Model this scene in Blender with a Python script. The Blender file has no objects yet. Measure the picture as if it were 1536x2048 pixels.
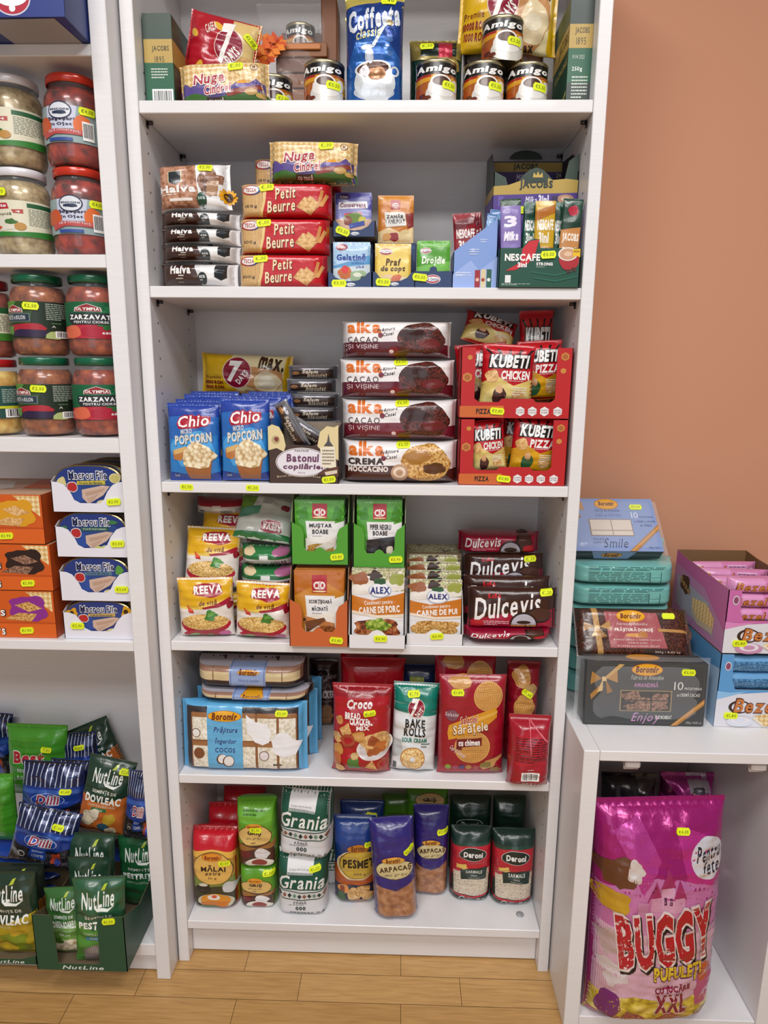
import bpy, bmesh, math, random
from mathutils import Vector, Matrix, noise
random.seed(7)
SC = bpy.context.scene
COL = SC.collection
R = math.radians

# ------------------------------------------------------------------ camera
CAMX, CAMY, CAMZ, PITCH, ROLL, YAW, FPX = 0.0701, -1.2284, 1.2681, 0.2017, 0.0082, -0.0252, 1331.7
_Rz = Matrix.Rotation(-YAW, 3, 'Z')
AX_R = _Rz @ Vector((1, 0, 0))
AX_U = _Rz @ Vector((0, math.sin(PITCH), math.cos(PITCH)))
AX_F = _Rz @ Vector((0, math.cos(PITCH), -math.sin(PITCH)))
cam_data = bpy.data.cameras.new('camera')
cam_data.sensor_width = 36.0
cam_data.lens = FPX / 2048.0 * 36.0
cam_data.clip_start = 0.02
cam = bpy.data.objects.new('camera', cam_data)
COL.objects.link(cam)
_cr, _sr = math.cos(ROLL), math.sin(ROLL)
_r = AX_R * _cr + AX_U * _sr
_u = AX_U * _cr - AX_R * _sr
_m = Matrix(((_r.x, _u.x, -AX_F.x), (_r.y, _u.y, -AX_F.y), (_r.z, _u.z, -AX_F.z))).to_4x4()
_m.translation = Vector((CAMX, CAMY, CAMZ))
cam.matrix_world = _m
SC.camera = cam

# ------------------------------------------------------------------ light
SC.view_settings.view_transform = 'Standard'
SC.view_settings.look = 'None'
SC.view_settings.gamma = 1.0
SC.view_settings.use_curve_mapping = False
SC.view_settings.exposure = 0.12
world = bpy.data.worlds.new('world')
SC.world = world
world.use_nodes = True
world.node_tree.nodes['Background'].inputs[0].default_value = (1.0, 0.94, 0.90, 1)
world.node_tree.nodes['Background'].inputs[1].default_value = 0.20


def area_lamp(name, x, y, z, sx, sy, power, color=(1, 0.985, 0.97)):
    l = bpy.data.lights.new(name, 'AREA')
    l.shape = 'RECTANGLE'
    l.size, l.size_y, l.energy, l.color = sx, sy, power, color
    o = bpy.data.objects.new(name, l)
    COL.objects.link(o)
    o.location = (x, y, z)
    return o


area_lamp('ceiling_light_panel', -0.55, -1.35, 2.75, 0.6, 0.6, 22)
area_lamp('ceiling_light_panel', 0.75, -1.35, 2.75, 0.6, 0.6, 20)
area_lamp('ceiling_light_panel', 0.1, -2.6, 2.75, 1.6, 0.6, 48)
# added cool fill light behind the camera, lifts and tints the lower shelves
_w = area_lamp('window_daylight', -0.35, -3.0, 1.2, 1.5, 1.7, 9, (0.86, 0.92, 1.0))
_w.rotation_euler = (R(90), 0, 0)


# ------------------------------------------------------------------ rays from the camera: a pixel and a plane give a point of the place
def ray(px, py):
    a, b = px - 768.0, py - 1024.0
    a, b = _cr * a + _sr * b, -_sr * a + _cr * b
    return AX_R * (a / FPX) - AX_U * (b / FPX) + AX_F


def atY(px, py, Y):
    d = ray(px, py)
    return Vector((CAMX, CAMY, CAMZ)) + d * ((Y - CAMY) / d.y)


def atZ(px, py, Z):
    d = ray(px, py)
    return Vector((CAMX, CAMY, CAMZ)) + d * ((Z - CAMZ) / d.z)


# ------------------------------------------------------------------ materials
def lin(h):
    h = h.lstrip('#')
    out = []
    for i in (0, 2, 4):
        c = int(h[i:i + 2], 16) / 255.0
        out.append(c / 12.92 if c <= 0.04045 else ((c + 0.055) / 1.055) ** 2.4)
    return (out[0], out[1], out[2], 1.0)


MATS = {}
FIN = {  # roughness, coat, metallic, bump
    'card': (0.45, 0.12, 0.0, 0.0), 'film': (0.27, 0.3, 0.0, 0.16), 'paper': (0.6, 0.0, 0.0, 0.08),
    'foil': (0.26, 0.3, 0.35, 0.2), 'lam': (0.38, 0.15, 0.0, 0.0), 'lid': (0.25, 0.4, 0.1, 0.0), 'wood': (0.5, 0.0, 0.0, 0.0),
    'metal': (0.3, 0.0, 1.0, 0.0), 'ink': (0.8, 0.0, 0.0, 0.0)}


def principled(name):
    m = bpy.data.materials.new(name)
    m.use_nodes = True
    return m, m.node_tree, m.node_tree.nodes['Principled BSDF']


def mat(col, fin='card'):
    if col in PATTERNS:
        key = (col, fin)
        if key not in MATS:
            MATS[key] = pattern(col, fin)
        return MATS[key]
    if col == 'clear':
        return clear_film()
    key = (col, fin)
    if key in MATS:
        return MATS[key]
    m, nt, b = principled('%s_%s' % (fin, col))
    b.inputs['Base Color'].default_value = lin(col)
    finish(nt, b, fin)
    MATS[key] = m
    return m


def finish(nt, b, fin):
    ro, co, me, bu = FIN[fin]
    b.inputs['Roughness'].default_value = ro
    b.inputs['Coat Weight'].default_value = co
    b.inputs['Coat Roughness'].default_value = 0.12
    b.inputs['Metallic'].default_value = me
    if bu:
        tc = nt.nodes.new('ShaderNodeTexCoord')
        n = nt.nodes.new('ShaderNodeTexNoise')
        n.inputs['Scale'].default_value = 55.0
        n.inputs['Detail'].default_value = 3.0
        n.inputs['Distortion'].default_value = 0.8
        bp = nt.nodes.new('ShaderNodeBump')
        bp.inputs['Strength'].default_value = bu
        bp.inputs['Distance'].default_value = 0.006
        nt.links.new(tc.outputs['Object'], n.inputs['Vector'])
        nt.links.new(n.outputs['Fac'], bp.inputs['Height'])
        nt.links.new(bp.outputs['Normal'], b.inputs['Normal'])


# pattern: kind, scale, list of (position, colour)
PATTERNS = {
    'noodle': ('n', 330, [(0.32, '9C6C2C'), (0.5, 'DDB468'), (0.68, 'F0D898')]),
    'choc': ('n', 240, [(0.35, '24100A'), (0.52, '4A2416'), (0.68, '6E3A24')]),
    'chocred': ('n', 260, [(0.35, '2A0E0A'), (0.52, '50221A'), (0.68, '7C3228')]),
    'popcorn': ('v', 130, [(0.0, 'FBF3DC'), (0.45, 'EBDAB4'), (0.8, 'B8925C')]),
    'crumb': ('n', 260, [(0.34, '8E5A24'), (0.5, 'CC9850'), (0.66, 'E8C684')]),
    'biscuit': ('n', 200, [(0.35, 'BE8A4C'), (0.55, 'DDB072'), (0.7, 'E8C48C')]),
    'rusk': ('n', 300, [(0.36, 'C89048'), (0.52, 'E8C88C'), (0.66, 'F4E2B4')]),
    'seeds': ('v', 190, [(0.0, '1A191C'), (0.5, '2C2A2E'), (0.85, '55525A')]),
    'stripeseeds': ('w', 160, [(0.3, '1A171A'), (0.5, '5C5058'), (0.7, 'C0B4B0')]),
    'pumpkin': ('v', 120, [(0.0, 'F2E8D4'), (0.5, 'E2D2B4'), (0.85, 'A8946C')]),
    'rice': ('v', 420, [(0.0, 'E8DDCB'), (0.5, 'D2C3AE'), (0.85, '9E8F7E')]),
    'bulgur': ('n', 60, [(0.34, '8C5C40'), (0.5, 'A87452'), (0.66, 'BE8E6A')]),
    'pesmet': ('n', 70, [(0.34, 'B88A50'), (0.5, 'D2A86C'), (0.66, 'E4C48E')]),
    'rosered': ('n', 55, [(0.35, '4A0806'), (0.5, '8E160A'), (0.66, 'B83414')]),
    'cauli': ('n', 60, [(0.34, '7A653C'), (0.5, 'AC956A'), (0.66, 'CDBB92')]),
    'zacusca': ('n', 60, [(0.34, '5A240A'), (0.5, '8E4416'), (0.68, 'B4682C')]),
    'zarz': ('n', 60, [(0.34, '5A140A'), (0.5, '923012'), (0.68, 'B85424')]),
    'apple': ('n', 45, [(0.34, '9A6414'), (0.5, 'CC9A34'), (0.66, 'E4C46C')]),
    'cocoa': ('n', 230, [(0.36, '54382A'), (0.52, '8C6450'), (0.66, 'A8826C')]),
    'halva': ('n', 160, [(0.38, '8E5C40'), (0.52, 'B68266'), (0.64, 'C4947A')]),
    'coconut': ('n', 160, [(0.36, 'CFC6AE'), (0.5, 'E6E0D0'), (0.64, 'F5F2EA')]),
    'waffle': ('c', 150, [(0.0, 'EDD5A2'), (1.0, 'D2AA6A')]),
    'wafer2': ('c', 380, [(0.0, 'D9A65E'), (1.0, 'B57A3A')]),
    'ridge': ('w', 130, [(0.1, '9A6A34'), (0.45, 'D9AE74'), (0.8, 'EBC88E')]),
    'pepper': ('v', 210, [(0.0, '3A3238'), (0.5, '2A2428'), (0.85, '120E10')]),
    'mustard': ('v', 330, [(0.0, 'D8AE60'), (0.5, 'B88838'), (0.85, '705018')]),
    'cinnamon': ('n', 200, [(0.36, '5A2A10'), (0.52, '9A5424'), (0.66, 'B8703A')]),
    'herbs': ('n', 120, [(0.36, '4A2A14'), (0.48, 'D8CCA8'), (0.56, '8A9038'), (0.68, 'EFE8D8')]),
    'meat': ('n', 110, [(0.36, '4A1A10'), (0.5, '9A4A24'), (0.66, 'C88A58')]),
    'puffs': ('n', 60, [(0.34, 'A8921C'), (0.5, 'D8C43C'), (0.66, 'F0E27C')]),
    'wicker': ('w', 220, [(0.2, '7A4020'), (0.6, 'B87848')]),
    'pinkstripe': ('w', 120, [(0.4, 'CFA0C0'), (0.6, 'E2C2D6')]),
    'frost': ('n', 320, [(0.4, '2E5E8C'), (0.6, '5B92BE')]),
    'salad': ('n', 130, [(0.34, '3C5A14'), (0.5, '7A9A2A'), (0.66, 'BCCB5C')]),
}


def pattern(name, fin):
    kind, scale, stops = PATTERNS[name]
    m, nt, b = principled('pattern_' + name)
    tc = nt.nodes.new('ShaderNodeTexCoord')
    if kind == 'v':
        t = nt.nodes.new('ShaderNodeTexVoronoi')
        out = t.outputs['Distance']
    elif kind == 'w':
        t = nt.nodes.new('ShaderNodeTexWave')
        t.bands_direction = 'X'
        t.inputs['Distortion'].default_value = 0.6
        out = t.outputs['Fac']
    elif kind == 'c':
        t = nt.nodes.new('ShaderNodeTexChecker')
        t.inputs['Color1'].default_value = (1, 1, 1, 1)
        t.inputs['Color2'].default_value = (0, 0, 0, 1)
        out = t.outputs['Fac']
    else:
        t = nt.nodes.new('ShaderNodeTexNoise')
        t.inputs['Detail'].default_value = 4.0
        out = t.outputs['Fac']
    t.inputs['Scale'].default_value = scale
    vec = tc.outputs['Object']
    if kind == 'c':
        mp = nt.nodes.new('ShaderNodeMapping')
        mp.inputs['Rotation'].default_value = (0, R(45), 0)
        nt.links.new(vec, mp.inputs['Vector'])
        vec = mp.outputs['Vector']
    nt.links.new(vec, t.inputs['Vector'])
    cr = nt.nodes.new('ShaderNodeValToRGB')
    while len(cr.color_ramp.elements) < len(stops):
        cr.color_ramp.elements.new(0.5)
    for e, (p, c) in zip(cr.color_ramp.elements, stops):
        e.position, e.color = p, lin(c)
    nt.links.new(out, cr.inputs['Fac'])
    nt.links.new(cr.outputs['Color'], b.inputs['Base Color'])
    finish(nt, b, fin)
    return m


def clear_film():
    if 'clear' not in MATS:
        m, nt, b = principled('clear_film')
        b.inputs['Base Color'].default_value = (0.9, 0.92, 0.95, 1)
        b.inputs['Alpha'].default_value = 0.10
        b.inputs['Specular IOR Level'].default_value = 0.9
        finish(nt, b, 'film')
        b.inputs['Roughness'].default_value = 0.1
        MATS['clear'] = m
    return MATS['clear']


def glass():
    if 'glass' not in MATS:
        m, nt, b = principled('jar_glass')
        b.inputs['Base Color'].default_value = (0.85, 0.9, 0.88, 1)
        b.inputs['Alpha'].default_value = 0.07
        b.inputs['Roughness'].default_value = 0.04
        b.inputs['Specular IOR Level'].default_value = 1.0
        b.inputs['Coat Weight'].default_value = 1.0
        b.inputs['Coat Roughness'].default_value = 0.03
        MATS['glass'] = m
    return MATS['glass']


# ------------------------------------------------------------------ lettering: every character once, as a flat mesh
GLYPH = {}


def make_glyphs():
    chars = 'ABCDEFGHIJKLMNOPQRSTUVWXYZabcdefghijklmnopqrstuvwxyz0123456789€,./-!&%ÂĂÎȘȚăâîșțÖí'
    tmp = []
    for bi, off in enumerate((0.0, 0.018, 0.045, 0.085)):
        for ch in chars:
            cu = bpy.data.curves.new('g', 'FONT')
            cu.body = ch
            cu.offset = off
            cu.resolution_u = 2
            cu.fill_mode = 'FRONT'
            o = bpy.data.objects.new('g', cu)
            COL.objects.link(o)
            tmp.append((ch, bi, o, cu))
    dg = bpy.context.evaluated_depsgraph_get()
    for ch, bi, o, cu in tmp:
        me = o.evaluated_get(dg).to_mesh()
        vs = [(v.co.x, v.co.y) for v in me.vertices]
        fs = [tuple(p.vertices) for p in me.polygons]
        if vs:
            x0, x1 = min(v[0] for v in vs), max(v[0] for v in vs)
            GLYPH[(ch, bi)] = ([(x - x0, y) for x, y in vs], fs, x1 - x0)
        o.evaluated_get(dg).to_mesh_clear()
    for ch, bi, o, cu in tmp:
        bpy.data.objects.remove(o)
        bpy.data.curves.remove(cu)


make_glyphs()


def text_mesh(s, bold=1, shear=0.0):
    """flat lettering normalised to the unit box"""
    x, V, Fc, ext = 0.0, [], [], []
    for ch in s:
        if ch == ' ' or (ch, bold) not in GLYPH:
            x += 0.28
            continue
        vs, fs, w = GLYPH[(ch, bold)]
        v1, _, w1 = GLYPH[(ch, 1)]
        o, sh = len(V), x + (w1 - w) / 2
        V += [(a + sh + shear * b, b) for a, b in vs]
        ext += [(a + x + shear * b, b) for a, b in v1]
        Fc += [tuple(i + o for i in f) for f in fs]
        x += w1 + 0.115
    if not V:
        return [], []
    x0, x1 = min(v[0] for v in ext), max(v[0] for v in ext)
    y0, y1 = min(v[1] for v in ext), max(v[1] for v in ext)
    return [((a - x0) / (x1 - x0), (b - y0) / max(y1 - y0, 1e-6)) for a, b in V], Fc


# ------------------------------------------------------------------ mesh collecting
class MB:
    def __init__(self):
        self.v, self.f, self.m, self.mats, self.sm = [], [], [], [], []

    def mi(self, m):
        if m not in self.mats:
            self.mats.append(m)
        return self.mats.index(m)

    def add(self, vs, fs, m, smooth=False):
        o, k = len(self.v), self.mi(m)
        self.v += [tuple(p) for p in vs]
        for f in fs:
            self.f.append(tuple(i + o for i in f))
            self.m.append(k)
            self.sm.append(smooth)
        return self

    def box(self, x0, x1, y0, y1, z0, z1, m):
        vs = [(x, y, z) for x in (x0, x1) for y in (y0, y1) for z in (z0, z1)]
        return self.add(vs, [(0, 1, 3, 2), (4, 6, 7, 5), (0, 4, 5, 1), (2, 3, 7, 6), (0, 2, 6, 4), (1, 5, 7, 3)], m)

    def cbox(self, x0, x1, y0, y1, z0, z1, m, b=0.0012):
        """box with chamfered edges"""
        bm = bmesh.new()
        bmesh.ops.create_cube(bm, size=1.0)
        for v in bm.verts:
            v.co = Vector(((x0 + x1) / 2 + v.co.x * (x1 - x0), (y0 + y1) / 2 + v.co.y * (y1 - y0), (z0 + z1) / 2 + v.co.z * (z1 - z0)))
        bmesh.ops.bevel(bm, geom=bm.edges[:], offset=b, segments=1, affect='EDGES')
        bm.verts.index_update()
        self.add([v.co[:] for v in bm.verts], [tuple(v.index for v in f.verts) for f in bm.faces], m)
        bm.free()
        return self

    def slab(self, pts, nrm, t, m):
        """flat polygon given thickness t along nrm"""
        n, nrm = len(pts), Vector(nrm)
        vs = [Vector(p) for p in pts] + [Vector(p) + nrm * t for p in pts]
        fs = [tuple(range(n)), tuple(range(2 * n - 1, n - 1, -1))] + [(i, n + i, n + (i + 1) % n, (i + 1) % n) for i in range(n)]
        return self.add(vs, fs, m)

    def lathe(self, prof, m, seg=40, smooth=True, c=(0, 0)):
        vs, fs, n = [], [], len(prof)
        for k in range(seg):
            a = 2 * math.pi * k / seg
            vs += [(c[0] + r * math.sin(a), c[1] - r * math.cos(a), z) for r, z in prof]
        for k in range(seg):
            for i in range(n - 1):
                a, b = k * n + i, ((k + 1) % seg) * n + i
                fs.append((a, b, b + 1, a + 1))
        return self.add(vs, fs, m, smooth)

    def tube(self, pts, r, m, seg=8):
        pts = [Vector(p) for p in pts]
        vs, fs = [], []
        for i, p in enumerate(pts):
            d = (pts[min(i + 1, len(pts) - 1)] - pts[max(i - 1, 0)]).normalized()
            s = d.orthogonal().normalized()
            t = d.cross(s)
            rr = r[i] if isinstance(r, (list, tuple)) else r
            vs += [p + (s * math.cos(2 * math.pi * k / seg) + t * math.sin(2 * math.pi * k / seg)) * rr for k in range(seg)]
        for i in range(len(pts) - 1):
            for k in range(seg):
                fs.append((i * seg + k, i * seg + (k + 1) % seg, (i + 1) * seg + (k + 1) % seg, (i + 1) * seg + k))
        fs += [tuple(range(seg - 1, -1, -1)), tuple(range((len(pts) - 1) * seg, len(pts) * seg))]
        return self.add(vs, fs, m, True)

    def obj(self, name, parent=None):
        me = bpy.data.meshes.new(name)
        me.from_pydata(self.v, [], self.f)
        for m in self.mats:
            me.materials.append(m)
        me.polygons.foreach_set('material_index', self.m)
        me.polygons.foreach_set('use_smooth', self.sm)
        me.update()
        o = bpy.data.objects.new(name, me)
        COL.objects.link(o)
        if parent is not None:
            o.parent = parent
        return o


# ------------------------------------------------------------------ surfaces that carry print: percent across, percent down -> point
class Flat:
    def __init__(self, o, u, v, n):
        self.o, self.u, self.v, self.n = Vector(o), Vector(u), Vector(v), Vector(n)
        self.w, self.h, self.L = self.u.length, self.v.length, None

    def __call__(self, x, y, off):
        return self.o + self.u * (x / 100) + self.v * (1 - y / 100) + self.n * off


class Round:
    def __init__(self, r, z0, z1, span, a0=0.0):
        self.r, self.z0, self.z1, self.s, self.a0 = r, z0, z1, span, a0
        self.w, self.h, self.L = r * span, z1 - z0, 3.4

    def __call__(self, x, y, off):
        a = (x / 100 - 0.5) * self.s + self.a0
        r = self.r + off
        return Vector((r * math.sin(a), -r * math.cos(a), self.z0 + (1 - y / 100) * (self.z1 - self.z0)))


class Bag:
    """a filled pack: bulging front and back between two (or four) flat seals"""

    def __init__(self, w, h, d, pu=3.0, pv=3.0, su=0.0, sv=0.06, pinch=0.04, wr=0.002, seed=0, lift=0.0, fl=1.0):
        pair = lambda a: a if isinstance(a, tuple) else (a, a)
        self.w, self.h, self.d, self.pinch, self.wr, self.seed = w, h, d, pinch, wr, seed
        self.pu, self.pv, self.su, self.sv = pair(pu), pair(pv), pair(su), pair(sv)
        self.lift, self.fl = lift, fl
        self.L = min(9.0, max(2.2, 100 * 0.0065 / max(w, h)))

    @staticmethod
    def g(t, p, s):
        k = 1 if t > 0 else 0
        a = abs(t) / (1 - s[k])
        return 0.0 if a >= 1 else (1 - a ** p[k]) ** 0.5

    def pt(self, u, v, side, off=0.0):
        gu, gv = self.g(u, self.pu, self.su), self.g(v, self.pv, self.sv)
        x = self.w / 2 * u * (1 - self.pinch * gv)
        z = self.h / 2 * (1 + v * (1 - self.pinch * 0.5 * gu * (1 if self.su[0] > 0 else 0)))
        k = gu * gv
        n = noise.noise(Vector((x * 42 + self.seed * 3.1, z * 42, side * 7.0 + self.seed)))
        n += 0.5 * noise.noise(Vector((x * 15, z * (110 if self.wr < 0.005 else 60) + self.seed, side * 3.0)))
        t = self.d / 2 * k * (1 if side < 0 else self.fl) + self.wr * n * (0.25 + 0.75 * min(1, 2.5 * k)) + 0.0007
        t = max(t, 0.0005)
        return Vector((x, side * (t + off), z))

    def __call__(self, x, y, off):
        return self.pt(x / 50 - 1, 1 - y / 50, -1, off + 0.0004)


PRINT_STEP = 0.00026


def refine(vs, fs, L):
    """split triangles until no edge is longer than L (percent units)"""
    tri = []
    for f in fs:
        for i in range(1, len(f) - 1):
            tri.append((f[0], f[i], f[i + 1]))
    for _ in range(7):
        mid, out, ch = {}, [], False

        def mp(a, b):
            (x0, y0), (x1, y1) = vs[a], vs[b]
            if (x0 - x1) ** 2 + (y0 - y1) ** 2 <= L * L:
                return None
            k = (min(a, b), max(a, b))
            if k not in mid:
                vs.append(((x0 + x1) / 2, (y0 + y1) / 2))
                mid[k] = len(vs) - 1
            return mid[k]
        for a, b, c in tri:
            ab, bc, ca = mp(a, b), mp(b, c), mp(c, a)
            if ab is None and bc is None and ca is None:
                out.append((a, b, c))
                continue
            ch = True
            if ab is not None and bc is not None and ca is not None:
                out += [(a, ab, ca), (ab, b, bc), (ca, bc, c), (ab, bc, ca)]
            else:
                poly = [a] + ([ab] if ab is not None else []) + [b] + ([bc] if bc is not None else []) + [c] + ([ca] if ca is not None else [])
                # fan from a midpoint
                k = next(i for i, q in enumerate(poly) if q in (ab, bc, ca) and q is not None)
                poly = poly[k:] + poly[:k]
                out += [(poly[0], poly[i], poly[i + 1]) for i in range(1, len(poly) - 1)]
        tri = out
        if not ch:
            break
    return vs, tri


def earcut(pts):
    bm = bmesh.new()
    vv = [bm.verts.new((x, -y, 0)) for x, y in pts]
    f = bm.faces.new(vv)
    bm.verts.index_update()
    r = bmesh.ops.triangulate(bm, faces=[f], ngon_method='EAR_CLIP')
    bm.verts.index_update()
    tr = [tuple(v.index for v in q.verts) for q in r['faces']]
    bm.free()
    return tr


def ell(cx, cy, rx, ry, rot=0.0, n=28, a0=0, a1=360):
    c, s = math.cos(R(rot)), math.sin(R(rot))
    out = []
    m = n if a1 - a0 >= 360 else n + 1
    for i in range(m):
        a = R(a0 + (a1 - a0) * i / n)
        x, y = rx * math.cos(a), ry * math.sin(a)
        out.append((cx + c * x - s * y, cy + s * x + c * y))
    return out


def blob(cx, cy, rx, ry, seed=0, rough=0.18, n=26):
    out = []
    for i in range(n):
        a = 2 * math.pi * i / n
        k = 1 + rough * noise.noise(Vector((math.cos(a) * 1.7 + seed, math.sin(a) * 1.7, seed * 1.3)))
        out.append((cx + rx * k * math.cos(a), cy + ry * k * math.sin(a)))
    return out


def layer(laid, x0, y0, x1, y1, off0):
    """a shape lies one step above the highest shape it overlaps"""
    z = off0
    for a, b, c, d, e in laid:
        if a < x1 and c > x0 and b < y1 and d > y0:
            z = max(z, e)
    laid.append((x0, y0, x1, y1, z + PRINT_STEP))
    return z + PRINT_STEP


def art(mb, surf, items, fin='film', base=0.0):
    """print a list of shapes on a surface, each a hair above the one before"""
    asp = surf.w / surf.h
    off00 = (0.0005 if surf.L else 0.00025) + PRINT_STEP
    off0 = base + (0.0005 if surf.L else 0.00025)
    off, laid = off0 + PRINT_STEP, []
    for it in items:
        k = it[0]
        if k == 'r':
            _, x0, y0, x1, y1, c = it[:6]
            vs, fs = [(x0, y0), (x0, y1), (x1, y1), (x1, y0)], [(0, 1, 2, 3)]
        elif k == 'e':
            cx, cy, rx, ry, c = it[1:6]
            rot = it[6] if len(it) > 6 else 0
            # rx, ry in percent of the width; rotate in true shape
            pts = ell(0, 0, rx, ry, rot)
            vs = [(cx + x, cy + y * asp) for x, y in pts]
            fs = [tuple(range(len(vs) - 1, -1, -1))]
        elif k == 'b':
            cx, cy, rx, ry, c = it[1:6]
            vs = [(x, y) for x, y in blob(cx, cy, rx, ry, it[6] if len(it) > 6 else 1, it[7] if len(it) > 7 else 0.25)]
            fs = earcut(vs)
        elif k == 'p':
            vs, c = list(it[1]), it[2]
            fs = earcut(vs)
        elif k == 't':
            x0, y0, x1, y1, s, c = it[1:7]
            o = it[7] if len(it) > 7 else {}
            tv, fs = text_mesh(s, o.get('b', 1), o.get('s', 0.0))
            rot = o.get('rot', 0.0)
            cx, cy, cr_, sr_ = (x0 + x1) / 2, (y0 + y1) / 2, math.cos(R(rot)), math.sin(R(rot))
            vs = []
            arc = o.get('arc', 0.0)
            for a, b in tv:
                X, Y = (a - 0.5) * (x1 - x0), (0.5 - b) * (y1 - y0) - arc * (1 - (2 * a - 1) ** 2)
                Yt = Y / asp
                X, Yt = X * cr_ - Yt * sr_, X * sr_ + Yt * cr_
                vs.append((cx + X, cy + Yt * asp))
        elif k == 'bar':
            _, x0, y0, x1, y1 = it[:5]
            sub = [('r', x0, y0, x1, y1, 'F2F2F0')]
            q, rr = x0 + (x1 - x0) * 0.08, random.Random(int(x0 * 7 + y0))
            while q < x1 - (x1 - x0) * 0.1:
                wd = (x1 - x0) * rr.choice((0.02, 0.03, 0.05))
                sub.append(('r', q, y0 + (y1 - y0) * 0.1, q + wd, y0 + (y1 - y0) * 0.85, '242428'))
                q += wd + (x1 - x0) * rr.choice((0.02, 0.03, 0.045))
            off = layer(laid, x0, y0, x1, y1, off0)
            laid[-1] = laid[-1][:4] + (off + PRINT_STEP,)
            art(mb, surf, sub[:1], fin, off - off00)
            for s_ in sub[1:]:
                art(mb, surf, [s_], fin, off - off00 + PRINT_STEP)
            continue
        elif k == 'ln':
            _, x0, y0, x1, y1, n, c = it[:7]
            rr = random.Random(int(x0 * 13 + y0 * 7))
            off = layer(laid, x0, y0, x1, y1, off0)
            for i in range(n):
                ya = y0 + (y1 - y0) * i / n
                yb = ya + (y1 - y0) / n * 0.45
                q = x0
                end = x1 if i < n - 1 else x0 + (x1 - x0) * rr.uniform(0.4, 0.9)
                while q < end:
                    wd = min((x1 - x0) * rr.uniform(0.07, 0.2), end - q)
                    art(mb, surf, [('r', q, ya, q + wd, yb, c)], fin, off - off00)
                    q += wd + (x1 - x0) * 0.025
            continue
        else:
            raise ValueError(k)
        xs, ys = [q[0] for q in vs], [q[1] for q in vs]
        off = layer(laid, min(xs), min(ys), max(xs), max(ys), off0)
        if surf.L:
            vs, fs = refine(list(vs), fs, surf.L if k != 't' else min(5.0, surf.L))
        mb.add([surf(x, y, off) for x, y in vs], fs, mat(c, fin), bool(surf.L))


# ------------------------------------------------------------------ things
def meta(o, label, cat, group=None, kind=None):
    o['label'] = label
    o['category'] = cat
    if group:
        o['group'] = group
    if kind:
        o['kind'] = kind
    return o


def fit(x0, x1, yt, Y, z=None, yb=None):
    """centre x, width, height and base of a front face seen between these pixel lines at depth Y"""
    xm = (x0 + x1) / 2
    if z is None:
        z = atY(xm, yb, Y).z
    zt = atY(xm, yt, Y).z
    # pixel row of mid height
    if yb is None:
        lo, hi = yt, yt + 600
        for _ in range(30):
            md = (lo + hi) / 2
            if atY(xm, md, Y).z > z:
                lo = md
            else:
                hi = md
        yb = lo
    ym = (yt + yb) / 2
    a, b = atY(x0, ym, Y).x, atY(x1, ym, Y).x
    return (a + b) / 2, b - a, zt - z, z


def place(o, x, y, z, rz=0.0, rx=0.0, ry=0.0, top=None):
    """stand the thing so that its lowest point is at z; rx leans it back, ry tips it to the right"""
    m = Matrix.Rotation(R(rz), 4, 'Z') @ Matrix.Rotation(R(ry), 4, 'Y') @ Matrix.Rotation(R(-rx), 4, 'X')
    mz = 0.0
    if o.type == 'MESH':
        mz = min((m @ v.co).z for q in (o, *o.children) if q.type == 'MESH' and 'film' not in q.name for v in q.data.vertices)
    o.rotation_euler = m.to_euler()
    o.location = (x, y, z - mz)
    return o


def dup(o, label=None, group=None, drop=()):
    c = o.copy()
    COL.objects.link(c)
    for ch in list(o.children):
        if any(ch.name.startswith(d) for d in drop):
            continue
        k = ch.copy()
        COL.objects.link(k)
        k.parent = c
        for g in list(ch.children):
            q = g.copy()
            COL.objects.link(q)
            q.parent = k
    if label:
        c['label'] = label
    if group:
        c['group'] = group
    return c


def price_tag(parent, surf, x, y, txt, rot=0.0, base=0.003, sz=0.026, col='E4F21A'):
    """small fluorescent price sticker with a handwritten price"""
    mb = MB()
    w, h = sz, sz * 0.47
    asp = surf.w / surf.h
    W, H = 100 * w / surf.w, 100 * h / surf.h
    c, s = math.cos(R(rot)), math.sin(R(rot))

    def q(a, b):
        X, Y = a * W, b * H / asp
        return (x + X * c - Y * s, y + (X * s + Y * c) * asp)
    out = [(-.42, -.5), (.42, -.5), (.46, -.3), (.5, -.22), (.5, .22), (.46, .3), (.42, .5), (-.42, .5), (-.46, .3), (-.5, .22), (-.5, -.22), (-.46, -.3)]
    pts = [q(a, b) for a, b in out]
    vs, fs = pts, earcut(pts)
    if surf.L:
        vs, fs = refine(list(vs), fs, 6.0)
    mb.add([surf(a, b, base) for a, b in vs], fs, mat(col, 'paper'))
    n = len(pts)
    mb.add([surf(a, b, base) for a, b in pts] + [surf(a, b, max(0.0001, base - 0.0026)) for a, b in pts], [(i, (i + 1) % n, n + (i + 1) % n, n + i) for i in range(n)], mat(col, 'paper'))
    if txt:
        tv, tf = text_mesh(txt, 0, 0.12)
        mb.add([surf(*q((a - 0.5) * 0.72, (0.5 - b) * 0.58), base + 0.0002) for a, b in tv], tf, mat('4A5410', 'ink'))
    return mb.obj('price_tag', parent)


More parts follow.
